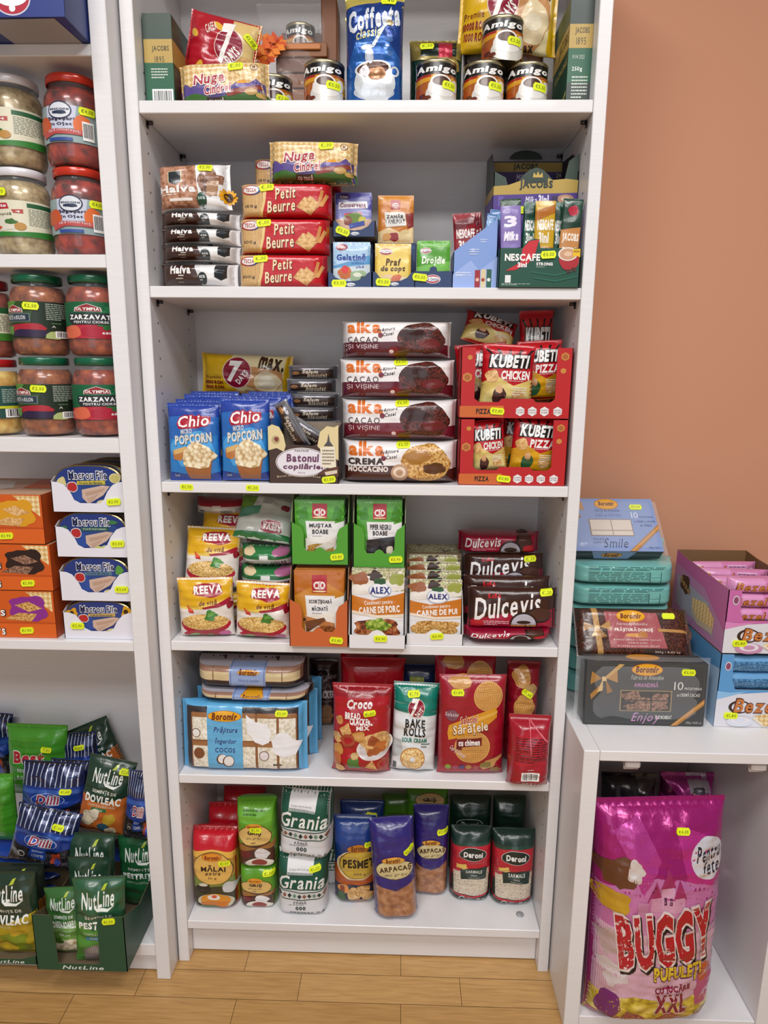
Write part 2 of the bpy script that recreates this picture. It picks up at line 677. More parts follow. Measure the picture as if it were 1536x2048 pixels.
def body_box(name, w, d, h, col, faces, tag=None, fin='card', taghost='F'):
    """printed carton; faces: F front, L left, R right, T top, B bottom"""
    mb = MB().cbox(-w / 2, w / 2, -d / 2, d / 2, 0, h, mat(col, fin))
    S = {'F': Flat((-w / 2, -d / 2, 0), (w, 0, 0), (0, 0, h), (0, -1, 0)),
         'L': Flat((-w / 2, d / 2, 0), (0, -d, 0), (0, 0, h), (-1, 0, 0)),
         'R': Flat((w / 2, -d / 2, 0), (0, d, 0), (0, 0, h), (1, 0, 0)),
         'T': Flat((-w / 2, -d / 2, h), (w, 0, 0), (0, d, 0), (0, 0, 1)),
         'B': Flat((-w / 2, d / 2, 0), (w, 0, 0), (0, -d, 0), (0, 0, -1))}
    for k, it in faces.items():
        art(mb, S[k], it, fin)
    o = mb.obj(name)
    if tag:
        price_tag(o, S[taghost], *tag)
    return o


def body_bag(name, w, h, d, col, items, tag=None, bands=None, fin='film', nu=20, nv=22, seals=True, sealcol=None, **kw):
    """filled bag or wrapped pack; bands: list of (percent from top, colour) changing all around"""
    S = Bag(w, h, d, **kw)
    us = [math.sin(math.pi / 2 * (2 * i / nu - 1)) for i in range(nu + 1)]
    vs_ = [math.sin(math.pi / 2 * (2 * i / nv - 1)) for i in range(nv + 1)]

    def ins(lst, s, lo):
        for k, sg in ((0, -1), (1, 1)):
            if s[k] > 0:
                lst.append(sg * (1 - s[k]))
        lst = sorted(set(round(q, 5) for q in lst))
        out = [lst[0]]
        for q in lst[1:]:
            if q - out[-1] > 0.004 or q == lst[-1]:
                out.append(q)
        return out
    us, vs_ = ins(us, S.su, 0), ins(vs_, S.sv, 0)
    if bands:
        vs_ = sorted(set(vs_ + [round(1 - b[0] / 50, 5) for b in bands if 0 < b[0] < 100]))
    nu, nv = len(us) - 1, len(vs_) - 1

    def colour(vm):
        c = col
        for b in bands or ():
            if (1 - vm) * 50 >= b[0]:
                c = b[1]
        return mat(c, fin)
    mb, sl = MB(), {}
    idx, P = {}, []
    for j, v in enumerate(vs_):
        for i, u in enumerate(us):
            for sd in (-1, 1):
                idx[(i, j, sd)] = len(P)
                P.append(S.pt(u, v, sd))

    def quads(sel):
        fs = []
        for j in range(nv):
            for i in range(nu):
                if sel(i, j):
                    fs.append((idx[(i, j, -1)], idx[(i + 1, j, -1)], idx[(i + 1, j + 1, -1)], idx[(i, j + 1, -1)]))
                    fs.append((idx[(i, j, 1)], idx[(i, j + 1, 1)], idx[(i + 1, j + 1, 1)], idx[(i + 1, j, 1)]))
        for j in range(nv):
            for i, fl in ((0, 0), (nu, 1)):
                if sel(min(i, nu - 1), j):
                    q = (idx[(i, j, -1)], idx[(i, j + 1, -1)], idx[(i, j + 1, 1)], idx[(i, j, 1)])
                    fs.append(q if not fl else q[::-1])
        for i in range(nu):
            for j, fl in ((0, 0), (nv, 1)):
                if sel(i, min(j, nv - 1)):
                    q = (idx[(i, j, -1)], idx[(i, j, 1)], idx[(i + 1, j, 1)], idx[(i + 1, j, -1)])
                    fs.append(q if not fl else q[::-1])
        return fs

    def which(i, j):
        um, vm = (us[i] + us[i + 1]) / 2, (vs_[j] + vs_[j + 1]) / 2
        if S.sv[1] and vm > 1 - S.sv[1]:
            return 'top_seal'
        if S.sv[0] and vm < -(1 - S.sv[0]):
            return 'bottom_seal'
        if S.su[0] and um < -(1 - S.su[0]):
            return 'end_seal'
        if S.su[1] and um > 1 - S.su[1]:
            return 'end_seal.'
        return 'body'

    def compact(fs):
        used = {}
        vv = []
        out = []
        for f in fs:
            g = []
            for i in f:
                if i not in used:
                    used[i] = len(vv)
                    vv.append(P[i])
                g.append(used[i])
            out.append(tuple(g))
        return vv, out
    done = {}
    for j in range(nv):
        for i in range(nu):
            done.setdefault(which(i, j), set()).add((i, j))
    if not seals:
        done = {'body': set().union(*done.values())}
    byc = {}
    for (i, j) in done['body']:
        byc.setdefault(colour((vs_[j] + vs_[j + 1]) / 2), set()).add((i, j))
    for m, cells in byc.items():
        vv, ff = compact(quads(lambda i, j, c=cells: (i, j) in c))
        mb.add(vv, ff, m, True)
    art(mb, S, items, fin)
    o = mb.obj(name)
    for k, cells in done.items():
        if k == 'body':
            continue
        vm = 1 if k == 'top_seal' else -1 if k == 'bottom_seal' else 0
        vv, ff = compact(quads(lambda i, j, c=cells: (i, j) in c))
        MB().add(vv, ff, mat(sealcol, fin) if sealcol else colour(vm), True).obj(k.rstrip('.'), o)
    if tag:
        price_tag(o, S, *tag)
    return o


def tray(name, w, d, h, front, side, back, col, inner, F=(), Lf=(), Rf=(), tag=None, t=0.0014, fin='card', Kf=(), rside=None):
    """open display carton: front and side outlines in percent (x, y down); back height in percent"""
    mb = MB()
    Sf = Flat((-w / 2, -d / 2, 0), (w, 0, 0), (0, 0, h), (0, -1, 0))
    Sl = Flat((-w / 2, d / 2, 0), (0, -d, 0), (0, 0, h), (-1, 0, 0))
    Sr = Flat((w / 2, -d / 2, 0), (0, d, 0), (0, 0, h), (1, 0, 0))
    mo, mn = mat(col, fin), mat(inner, 'paper')

    def panel(S, pts):
        vs = [S(x, y, 0) for x, y in pts]
        fs = earcut(pts)
        n = len(pts)
        mb.add(vs, fs, mo)
        v2 = [S(x, y, -t) for x, y in pts]
        mb.add(v2, [f[::-1] for f in fs], mn)
        mb.add(vs + v2, [(i, (i + 1) % n, n + (i + 1) % n, n + i) for i in range(n)], mn)
    panel(Sf, front)
    panel(Sl, side)
    panel(Sr, rside or [(100 - x, y) for x, y in side][::-1])
    hb = h * (1 - back / 100)
    if hb > 0:
        mb.box(-w / 2 + t, w / 2 - t, d / 2 - t, d / 2, 0, hb, mn)
    mb.box(-w / 2 + t, w / 2 - t, -d / 2 + t, d / 2 - t, 0, t, mn)
    art(mb, Sf, F, fin)
    art(mb, Sl, Lf, fin)
    art(mb, Sr, Rf, fin)
    if Kf:
        art(mb, Flat((-w / 2 + t, d / 2 - t, 0), (w - 2 * t, 0, 0), (0, 0, h), (0, -1, 0)), Kf, fin)
    o = mb.obj(name)
    if tag:
        price_tag(o, Sf, *tag)
    return o


# brand marks that come back on several packs
def oval(x, y, rx, txt, fill='E8A818', edge='9A5410', tc='6A2410', k=0.5, tw=1.5, asp=1.0, b=1, s=0.2):
    """oval badge; rx in percent of the width, asp = face width / height"""
    return [('e', x, y, rx, rx * k, edge), ('e', x, y, rx * 0.95, rx * k * 0.9, fill),
            ('t', x - rx * tw / 2, y - rx * k * 0.5 * asp, x + rx * tw / 2, y + rx * k * 0.5 * asp, txt, tc, {'b': b, 's': s})]


def seven(x, y, r, asp, rot=0):
    return [('e', x, y, r, r * 1.05, 'E8DCC8', rot), ('e', x, y, r * 0.95, r * 0.99, '8E1230', rot),
            ('t', x - r * 0.6, y - r * 0.85 * asp, x + r * 0.3, y + r * 0.7 * asp, '7', 'F4F0EA', {'b': 2, 's': 0.2, 'rot': rot}),
            ('t', x - r * 0.15, y + r * 0.12 * asp, x + r * 0.85, y + r * 0.55 * asp, 'DAYS', 'F4F0EA', {'b': 2, 'rot': -50 + rot})]


def T(x0, y0, x1, y1, txt, c, **o):
    return ('t', x0, y0, x1, y1, txt, c, o)


# ================================================================== the setting
SA, SB, SCc, SD, SE, SF = 1.7208, 1.4215, 1.0687, 0.7500, 0.4567, 0.1034      # shelf tops of the middle bookcase
TH = 0.0199
WALL_Y = 0.285


def wood_floor():
    m, nt, b = principled('oak_parquet')
    tc = nt.nodes.new('ShaderNodeTexCoord')
    mp = nt.nodes.new('ShaderNodeMapping')
    mp.inputs['Location'].default_value = (0.13, 0.021, 0)
    nt.links.new(tc.outputs['Object'], mp.inputs['Vector'])
    br = nt.nodes.new('ShaderNodeTexBrick')
    br.offset, br.squash = 0.37, 1.0
    br.inputs['Scale'].default_value = 1.0
    br.inputs['Brick Width'].default_value = 0.34
    br.inputs['Row Height'].default_value = 0.066
    br.inputs['Mortar Size'].default_value = 0.0007
    br.inputs['Mortar Smooth'].default_value = 0.2
    br.inputs['Color1'].default_value = lin('C49A62')
    br.inputs['Color2'].default_value = lin('B58A52')
    br.inputs['Mortar'].default_value = lin('5E3F1E')
    nt.links.new(mp.outputs['Vector'], br.inputs['Vector'])
    m2 = nt.nodes.new('ShaderNodeMapping')
    m2.inputs['Scale'].default_value = (6, 95, 1)
    nt.links.new(tc.outputs['Object'], m2.inputs['Vector'])
    n = nt.nodes.new('ShaderNodeTexNoise')
    n.inputs['Scale'].default_value = 2.2
    n.inputs['Detail'].default_value = 6
    n.inputs['Distortion'].default_value = 0.7
    nt.links.new(m2.outputs['Vector'], n.inputs['Vector'])
    cr = nt.nodes.new('ShaderNodeValToRGB')
    cr.color_ramp.elements[0].position, cr.color_ramp.elements[0].color = 0.3, (0.74, 0.69, 0.62, 1)
    cr.color_ramp.elements[1].position, cr.color_ramp.elements[1].color = 0.62, (1.05, 1.05, 1.03, 1)
    nt.links.new(n.outputs['Fac'], cr.inputs['Fac'])
    mx = nt.nodes.new('ShaderNodeMix')
    mx.data_type, mx.blend_type = 'RGBA', 'MULTIPLY'
    mx.inputs[0].default_value = 0.8
    nt.links.new(br.outputs['Color'], mx.inputs[6])
    nt.links.new(cr.outputs['Color'], mx.inputs[7])
    nt.links.new(mx.outputs[2], b.inputs['Base Color'])
    b.inputs['Roughness'].default_value = 0.42
    b.inputs['Coat Weight'].default_value = 0.15
    b.inputs['Coat Roughness'].default_value = 0.25
    return m


def plaster(col, name):
    m, nt, b = principled(name)
    tc = nt.nodes.new('ShaderNodeTexCoord')
    n = nt.nodes.new('ShaderNodeTexNoise')
    n.inputs['Scale'].default_value = 90
    n.inputs['Detail'].default_value = 5
    bp = nt.nodes.new('ShaderNodeBump')
    bp.inputs['Strength'].default_value = 0.12
    bp.inputs['Distance'].default_value = 0.002
    nt.links.new(tc.outputs['Object'], n.inputs['Vector'])
    nt.links.new(n.outputs['Fac'], bp.inputs['Height'])
    nt.links.new(bp.outputs['Normal'], b.inputs['Normal'])
    b.inputs['Base Color'].default_value = lin(col)
    b.inputs['Roughness'].default_value = 0.85
    return m


def white_board():
    """white foil-faced chipboard with a faint grain"""
    m, nt, b = principled('white_laminate')
    tc = nt.nodes.new('ShaderNodeTexCoord')
    mp = nt.nodes.new('ShaderNodeMapping')
    mp.inputs['Scale'].default_value = (12, 12, 220)
    n = nt.nodes.new('ShaderNodeTexNoise')
    n.inputs['Scale'].default_value = 1.5
    n.inputs['Detail'].default_value = 4
    cr = nt.nodes.new('ShaderNodeValToRGB')
    cr.color_ramp.elements[0].color = lin('DEDCDD')
    cr.color_ramp.elements[1].color = lin('E8E6E8')
    nt.links.new(tc.outputs['Object'], mp.inputs['Vector'])
    nt.links.new(mp.outputs['Vector'], n.inputs['Vector'])
    nt.links.new(n.outputs['Fac'], cr.inputs['Fac'])
    nt.links.new(cr.outputs['Color'], b.inputs['Base Color'])
    b.inputs['Roughness'].default_value = 0.36
    b.inputs['Coat Weight'].default_value = 0.1
    return m


WB = white_board()


def structure(o):
    o['kind'] = 'structure'
    return o


structure(MB().box(-2.2, 2.2, -3.2, 0.30, -0.02, 0, wood_floor()).obj('floor'))
structure(MB().box(-2.2, 2.2, WALL_Y, 0.37, 0, 2.8, plaster('CA9173', 'peach_plaster')).obj('wall_back'))


def empty(name, x, y, z):
    o = bpy.data.objects.new(name, None)
    o.empty_display_size = 0.05
    COL.objects.link(o)
    o.location = (x, y, z)
    return o


def peg_holes(mb, x, sgn, zs, y_list):
    for z in zs:
        for y in y_list:
            vs = [(x + sgn * 0.0003, y + 0.0022 * math.cos(a * math.pi / 4), z + 0.0022 * math.sin(a * math.pi / 4)) for a in range(8)]
            mb.add(vs, [tuple(range(8)) if sgn < 0 else tuple(range(7, -1, -1))], mat('3A3636', 'paper'))


def bookcase_middle():
    t = empty('bookcase', 0, 0.13, 0)
    meta(t, 'white laminate bookcase with six full shelves standing in the middle against the peach wall', 'bookcase')
    oy = -0.13
    zs = [0.24 + 0.032 * i for i in range(49)]
    for sg in (-1, 1):
        mb = MB()
        x0, x1 = (-0.4045, -0.382) if sg < 0 else (0.382, 0.404)
        mb.cbox(x0, x1, oy, oy + 0.28, 0, 2.06, WB)
        free = [z for z in zs if all(not (s - 0.03 < z < s + 0.008) for s in (SA, SB, SCc, SD, SE))]
        peg_holes(mb, 0.382 * sg, -sg, free, (oy + 0.035, oy + 0.215))
        mb.obj('side_panel', t)
    for z in (2.06, SA, SB, SCc, SD, SE, SF):
        mb = MB()
        mb.cbox(-0.3815, 0.3815, oy + 0.001, oy + 0.262, z - TH, z, WB)
        o = mb.obj('shelf', t)
        if z == SF:
            MB().lathe([(0, 0.0022), (0.0065, 0.0022), (0.0085, 0.0012), (0.0088, 0)], mat('9A9CA0', 'lid'), 24, c=(0, 0)).obj('cover_cap', o)
            cap = o.children[0]
            p = atZ(1040, 1829, SF)
            cap.location = (p.x, p.y - 0.13, SF)
    for z in (SA, SB, SCc, SD, SE):
        for sg in (-1, 1):
            for y in (0.035, 0.215):
                mb = MB()
                mb.tube([(sg * 0.3815, oy + y, z - TH - 0.004), (sg * 0.371, oy + y, z - TH - 0.004)], 0.0032, mat('4A4848', 'metal'), 10)
                mb.box(min(sg * 0.381, sg * 0.3795), max(sg * 0.381, sg * 0.3795), oy + y - 0.004, oy + y + 0.004, z - TH - 0.012, z - TH - 0.0005, mat('3A3838', 'metal'))
                mb.obj('shelf_pin', t)
    MB().box(-0.382, 0.382, oy + 0.2625, oy + 0.268, SF - TH, 2.055, WB).obj('back_panel', t)
    MB().cbox(-0.3815, 0.3815, oy + 0.028, oy + 0.044, 0.004, SF - TH - 0.0005, WB).obj('plinth', t)
    # two price stickers on the front edge of the third shelf
    S = Flat((-0.3815, oy + 0.001, SCc - TH), (0.763, 0, 0), (0, 0, TH), (0, -1, 0))
    for px, s in ((373, '€1,70'), (505, '€1,20')):
        x = atY(px, 974, 0.0).x
        price_tag(t, S, (x + 0.3815) / 0.763 * 100, 46, s, 2, base=0.0006, sz=0.0255)
    return t


bookcase_middle()

LY = -0.046
L1, L2, L3, L4, L5 = 1.788, 1.467, 1.154, 0.7645, 0.083


def bookcase_left():
    t = empty('bookcase', -0.84, 0.11, 0)
    meta(t, 'white deeper bookcase of jars and boxes at the left edge, cut by the photo', 'bookcase')
    ox, oy = 0.84, LY - 0.11
    for x0, x1, sg in ((-0.4368, -0.4082, 1), (-1.272, -1.243, -1)):
        mb = MB().cbox(x0 + ox, x1 + ox, oy, oy + 0.325, 0, 2.1, WB)
        mb.obj('side_panel', t)
    for z, th in ((2.1, 0.022), (L1, 0.018), (L2, 0.022), (L3, 0.027), (L4, 0.0195), (L5, 0.029)):
        MB().cbox(-1.2425 + ox, -0.4373 + ox, oy + 0.004, oy + 0.3, z - th, z, WB).obj('shelf', t)
    MB().box(-1.2425 + ox, -0.4373 + ox, oy + 0.301, oy + 0.307, L5, 2.07, WB).obj('back_panel', t)
    MB().cbox(-1.2425 + ox, -0.4373 + ox, oy + 0.02, oy + 0.036, 0.003, L5 - 0.0295, WB).obj('plinth', t)


bookcase_left()

CZ_, CYF = 0.608, -0.1275
CXR = atY(1515, 2030, CYF).x


def cabinet():
    t = empty('low_cabinet', 0.6, 0.05, 0)
    meta(t, 'low white open cabinet right of the bookcases with a pink snack bag inside', 'cabinet')
    ox, oy = -0.6, CYF - 0.05
    xr = CXR + ox
    for x0, x1 in ((0.4076 + ox, 0.4365 + ox), (xr, xr + 0.029)):
        MB().cbox(x0, x1, oy, 0.23, 0, CZ_, WB).obj('side_panel', t)
    MB().cbox(0.437 + ox, xr - 0.0005, oy, 0.23, CZ_ - 0.02, CZ_, WB).obj('top', t)
    MB().cbox(0.437 + ox, xr - 0.0005, oy + 0.004, 0.21, 0.004, 0.026, WB).obj('shelf', t)
    MB().box(0.437 + ox, xr - 0.0005, 0.212, 0.218, 0.026, CZ_ - 0.0205, WB).obj('back_panel', t)
    for px in (1258, 1507):
        p = atY(px, 1545, CYF + 0.03)
        mb = MB()
        x = p.x + ox
        mt = mat('D8D8DA', 'lid')
        mb.cbox(x - 0.010, x + 0.010, oy + 0.02, oy + 0.075, CZ_ - 0.031, CZ_ - 0.0205, mat('8A8A8C', 'lid'))
        mb.cbox(x - 0.014, x + 0.014, oy + 0.012, oy + 0.040, CZ_ - 0.042, CZ_ - 0.028, mt, 0.003)
        mb.tube([(x - 0.013, oy + 0.026, CZ_ - 0.0455), (x + 0.013, oy + 0.026, CZ_ - 0.0455)], 0.005, mt, 12)
        mb.obj('hinge', t)


cabinet()

# ================================================================== helpers that build and stand a thing in one go
def bag(name, label, cat, px, Y, z, d, col, items, group=None, rz=0, rx=0, ry=0, yb=None, size=None, up=0, **kw):
    cx, w, h, zb = fit(px[0], px[1], px[2], Y, z, yb)
    zb += 0.0006
    h = atY((px[0] + px[1]) / 2, px[2], Y + d * 0.4).z - zb
    if size:
        w, h = size
    o = body_bag(name, w, h, d, col, items, **kw)
    meta(o, label, cat, group)
    place(o, cx, Y + d / 2, zb + up, rz, rx, ry)
    TOPS[o.name] = zb + h
    return o


def box(name, label, cat, px, Y, z, d, col, faces, group=None, rz=0, rx=0, ry=0, yb=None, size=None, **kw):
    cx, w, h, zb = fit(px[0], px[1], px[2], Y, z, yb)
    zb += 0.0006
    if size:
        w, h = size
    o = body_box(name, w, d, h, col, faces, **kw)
    meta(o, label, cat, group)
    place(o, cx, Y + d / 2, zb, rz, rx, ry)
    TOPS[o.name] = zb + h
    return o


def carton(name, label, cat, px, Y, z, d, front, side, back, col, inner, group=None, rz=0, yb=None, **kw):
    cx, w, h, zb = fit(px[0], px[1], px[2], Y, z, yb)
    zb += 0.0006
    o = tray(name, w, d, h, front, side, back, col, inner, **kw)
    meta(o, label, cat, group)
    place(o, cx, Y + d / 2, zb, rz)
    TOPS[o.name] = zb + h
    return o


TOPS = {}
G = 0.0008


def clone(o, label, dx=0.0, dy=0.0, dz=0.0, rz=None, rx=None, ry=None, group=None, drop=()):
    c = dup(o, label, group, drop)
    c.location = o.location + Vector((dx, dy, dz))
    if rz is not None or rx is not None or ry is not None:
        z0 = c.location.z
        place(c, c.location.x, c.location.y, z0, rz or 0, rx or 0, ry or 0)
    return c


# ================================================================== top shelf: coffee
JAC = [('r', 0, 0, 100, 27, '33463C'), ('r', 0, 27, 100, 52, 'B99A4C'), ('r', 0, 52, 100, 100, '0E5A3C'),
       T(28, 34, 88, 41, 'JACOBS', '3A3018'), T(36, 45, 70, 51.5, '1895', '4A3C18', b=0), ('ln', 22, 58, 80, 70, 4, 'C8D0C4')]
o = box('coffee_pack', 'dark green coffee brick with a gold band, at the left end of the top shelf', 'coffee',
        (289, 346, 27), 0.035, SA, 0.11, '0E4A34', {'F': JAC + [('bar', 22, 80, 96, 99)], 'R': [('r', 0, 27, 100, 52, 'B99A4C')]})
o = box('coffee_pack', 'dark green coffee brick in the right corner of the top shelf', 'coffee',
        (1140, 1187, -6), 0.03, SA, 0.12, '0E4A34',
        {'F': [('r', 0, 0, 100, 25, '34403C'), ('r', 0, 24, 100, 46, 'B99A4C'), ('r', 0, 46, 100, 78, '0E5A3C'), ('r', 0, 78, 100, 100, '2E3A36'),
               T(24, 27, 84, 34, 'JACOBS', '3A3018'), T(30, 36, 72, 43, '1895', '4A3C18', b=0), T(18, 52, 70, 56, '19 04 2025', 'C8D0C4', b=0),
               T(18, 63, 62, 68, '250g', 'E8ECE6'), ('ln', 20, 72, 88, 94, 7, 'C8D0C4')],
         'L': [('r', 0, 24, 100, 46, 'B99A4C'), T(40, 28, 96, 42, 'JACOBS', '2A2A1C'), T(20, 52, 96, 60, 'KRÖNUNG', 'C8B468'), ('p', [(60, 92), (98, 84), (98, 88), (60, 96)], 'C8B468')]})

SEV_R = [('r', 0, 0, 100, 100, 'B01226'), ('e', 12, 25, 7, 4, 'E2B23A', 35), ('e', 26, 62, 6, 11, 'E2B23A', 20), ('e', 38, 66, 3, 9, 'E8C050', -35), ('e', 45, 14, 8, 4, 'E2B23A', 25),
         ('p', [(62, 0), (100, 0), (100, 100), (80, 100)], 'DDBE7E'), ('b', 84, 62, 18, 24, 'biscuit', 3)] + seven(64, 32, 20, 1.3, -8) + \
        [T(27, 12, 43, 22, 'CAFEA', 'F0E6DC', rot=-30)]
bag('croissant_bag', 'red and yellow croissant bag tilted behind the wafer pack on the top shelf', 'snack bag', (338, 492, 48), 0.085, SA, 0.045, 'B01226', SEV_R,
    ry=13, rx=0, sv=0, su=(0.08, 0.06), pv=2.5, pu=2.5, wr=0.004, seed=3, tag=(91, 20, '€1,00', 30))

WAF = [('r', 0, 0, 100, 100, 'waffle'), ('p', [(0, 62), (8, 52), (15, 62), (24, 50), (34, 60), (46, 56), (58, 62), (70, 48), (78, 60), (88, 46), (94, 56), (100, 50), (100, 100), (0, 100)], '5A4A8E'),
       ('e', 72, 56, 6, 3, 'E8A020'), ('p', [(66, 56), (84, 56), (84, 66), (66, 66)], '6A58A0'), ('p', [(0, 84), (20, 76), (40, 88), (60, 80), (85, 74), (100, 80), (100, 100), (0, 100)], '3E6A2C'),
       ('p', [(52, 72), (92, 60), (94, 70), (56, 86)], '8A3A2A'), ('e', 82, 76, 7, 3.4, 'B8904A'), ('e', 92, 84, 5, 2.4, 'C8A45C'),
       T(18, 31, 53, 61, 'Nuga', 'F4E8E0', s=0.25, b=3, rot=-6), T(18, 31, 53, 61, 'Nuga', 'A81434', s=0.25, b=1, rot=-6),
       T(30, 56, 60, 78, 'Cindrel', 'F4E8E0', s=0.25, rot=-6, b=3), T(30, 56, 60, 78, 'Cindrel', 'A81434', s=0.25, rot=-6), ('r', 32, 86, 52, 98, '3A2418'), T(34, 87, 51, 97, 'cu nucă', 'F0E8DC'),
       ('e', 86, 18, 4.2, 3.6, '6A3A3A'), ('e', 86, 18, 3.4, 2.9, 'E2C690'), T(84.5, 14, 87.5, 22, 'M', '6A3A3A')]
waf = bag('wafer_pack', 'waffle-patterned nut wafer pack lying at the front left of the top shelf', 'wafers', (354, 537, 133), 0.022, SA, 0.05, 'D8BC84', WAF, ry=-1.5,
          sv=0, su=0.06, pv=7, pu=8, wr=0.0012, pinch=0.02, sealcol='clear', tag=(66, 16, '€1,00', -4))


def can(name, label, px, Y, z, group='coffee tins on the top shelf', tag=None, ztop=None):
    cx, w, h, zb = fit(px[0], px[1], px[2], Y, z)
    zb += 0.0006
    r = w / 2
    mb = MB()
    mb.lathe([(0, 0.001), (r * 0.9, 0.001), (r, 0.0), (r, 0.003), (r * 0.985, 0.005)], mat('C0B49A', 'metal'), 48)
    mb.lathe([(r * 0.985, 0.005), (r * 0.985, h * 0.66)], mat('A8601E', 'lid'), 48)
    mb.lathe([(r * 0.985, h * 0.66), (r * 0.985, h - 0.005)], mat('17120F', 'lid'), 48)
    S = Round(r * 0.985, 0.005, h - 0.005, math.pi * 1.1)
    art(mb, S, [('p', [(0, 38), (100, 28), (100, 100), (0, 100)], 'A85A20'), ('p', [(0, 36), (46, 34), (46, 48), (0, 56)], 'D89A24'), ('p', [(0, 34), (40, 33), (40, 38), (0, 40)], 'A81E22'),
                ('b', 84, 58, 22, 22, 'D8A028', 2), ('b', 12, 80, 16, 18, 'A84A20', 5), ('b', 88, 88, 18, 12, '7A3414', 8),
                ('e', 58, 82, 26, 14, 'D9D4CC'), ('b', 56, 66, 21, 24, 'E8E4DE', 4, 0.1), ('e', 54, 50, 15, 8, 'F2EFEA'), ('e', 54, 50, 12, 6, '4A2A18'), ('e', 76, 58, 7, 8, 'E4E0DA', 20),
                ('b', 26, 86, 6, 6, '5A2414', 9), ('b', 34, 92, 6, 5, '6A2C18', 3),
                T(14, 8, 80, 29, 'Amigo', 'F4F2EE', b=2, s=0.12)], 'lid')
    o = mb.obj(name)
    MB().lathe([(r * 0.985, h - 0.005), (r, h - 0.003), (r, h), (r * 0.93, h), (r * 0.92, h - 0.003), (0, h - 0.003)], mat('CDBE98', 'metal'), 48).obj('lid', o)
    if tag:
        price_tag(o, S, tag[0], tag[1], '€5,50', tag[2])
    meta(o, label, 'coffee tin', group)
    place(o, cx, Y + r, zb)
    TOPS[o.name] = zb + h
    return o, r, h


c0, cr, chh = can('coffee_tin', 'black and brown coffee tin standing alone between the wafer pack and the blue coffee pouch', (603, 686, 119), 0.02, SA, tag=(66, 60, 3))


def can_at(px, py_unused, Y, z, label, rz=0):
    c = dup(c0, label)
    c.location = (atY(px, 160, Y + 0.01).x, Y + cr, z + 0.0006)
    c.rotation_euler = (0, 0, R(rz))
    return c


can_at(541, 0, 0.074, SA, 'coffee tin mostly hidden behind the wafer pack', 6)
ca = can_at(873.5, 0, 0.02, SA, 'coffee tin standing alone right of the blue coffee pouch', 4)
can_at(970, 0, 0.025, SA, 'left coffee tin of the two that carry a third one', -2)
can_at(1059, 0, 0.03, SA, 'coffee tin next to the dark green brick at the right end', -3)
can_at(1005.5, 0, 0.03, SA + chh + G, 'coffee tin stacked on top of two other tins', -4)

COF = [('r', 0, 0, 100, 14, 'C8B85A'), ('p', [(0, 12), (40, 8), (100, 4), (100, 100), (0, 100)], '123A86'), ('p', [(0, 70), (20, 40), (60, 34), (100, 60), (100, 100), (0, 100)], '1E5AA8'),
       ('e', 50, 88, 36, 12, 'D4DAE4'), ('b', 52, 80, 36, 18, 'E8ECF0', 2, 0.12), ('e', 48, 68, 32, 13, 'F2F3F4', -6), ('e', 48, 68, 28, 11, '4A2818', -6), ('b', 54, 72, 16, 6, '9A6A44', 3), ('b', 34, 70, 8, 5, 'D8D0D4', 6),
       ('e', 86, 70, 8, 8, 'E4E8EE', 20), ('e', 86, 70, 4.5, 5, '1E5AA8', 20), ('e', 38, 49, 11, 4, 'DDE4EC', -8), ('p', [(46, 47), (54, 40), (78, 18), (81, 20), (58, 42), (49, 50)], 'D4DCE6'),
       ('b', 42, 57, 8, 6, 'C8CCD8', 4), T(5, 13, 93, 32, 'Coffeeta', 'E4EAF4', s=0.25, b=2, rot=-9), T(18, 32, 62, 41, 'classic', 'E4DCA4', s=0.3, rot=-8),
       ('e', 77, 27, 6, 4.3, 'B8A070'), ('e', 77, 42, 6, 4.3, '4A72B4'), ('e', 77, 54, 6, 4.3, '4A72B4'), ('ln', 70, 47, 84, 50, 1, 'C8D4E8'), T(12, 95, 26, 98, '80g', '24406A')]
cof = bag('coffee_pouch', 'blue coffee creamer pouch with a white cup, front centre of the top shelf', 'pouch', (687, 807, -6), 0.025, SA, 0.05, '14418C', COF,
          sv=(0.02, 0.05), pv=(8, 2.2), pu=2.6, wr=0.003, pinch=0.05, seed=5, fin='foil', tag=(74, 6, '1,40', -3), sealcol='CDBE5E')
clone(cof, 'second blue creamer pouch standing right behind the first', dx=-0.004, dy=0.065, rz=2)
bag('coffee_pouch', 'dark green and gold foil coffee pouch behind the single tin', 'pouch', (818, 926, 80), 0.115, SA, 0.05, '123C2E',
    [('r', 0, 0, 100, 26, '8A7A3C'), ('r', 20, 4, 88, 22, '10201A'), ('r', 54, 4, 80, 24, 'B0203A'), ('b', 76, 34, 20, 8, 'A8904A', 4)], sv=(0.03, 0.06), pv=(6, 2), fin='foil', seed=9, wr=0.004, tag=(32, 10, '€1,50', 0))
o = bag('coffee_pouch', 'black coffee pouch behind the pyramid of tins, under the yellow bag', 'pouch', (925, 1092, 98), 0.12, SA, 0.06, '1C1614',
        [('p', [(60, 0), (100, 0), (100, 40), (70, 30)], '3A2018')], sv=(0.02, 0.05), pv=(7, 3), fin='film', seed=12)
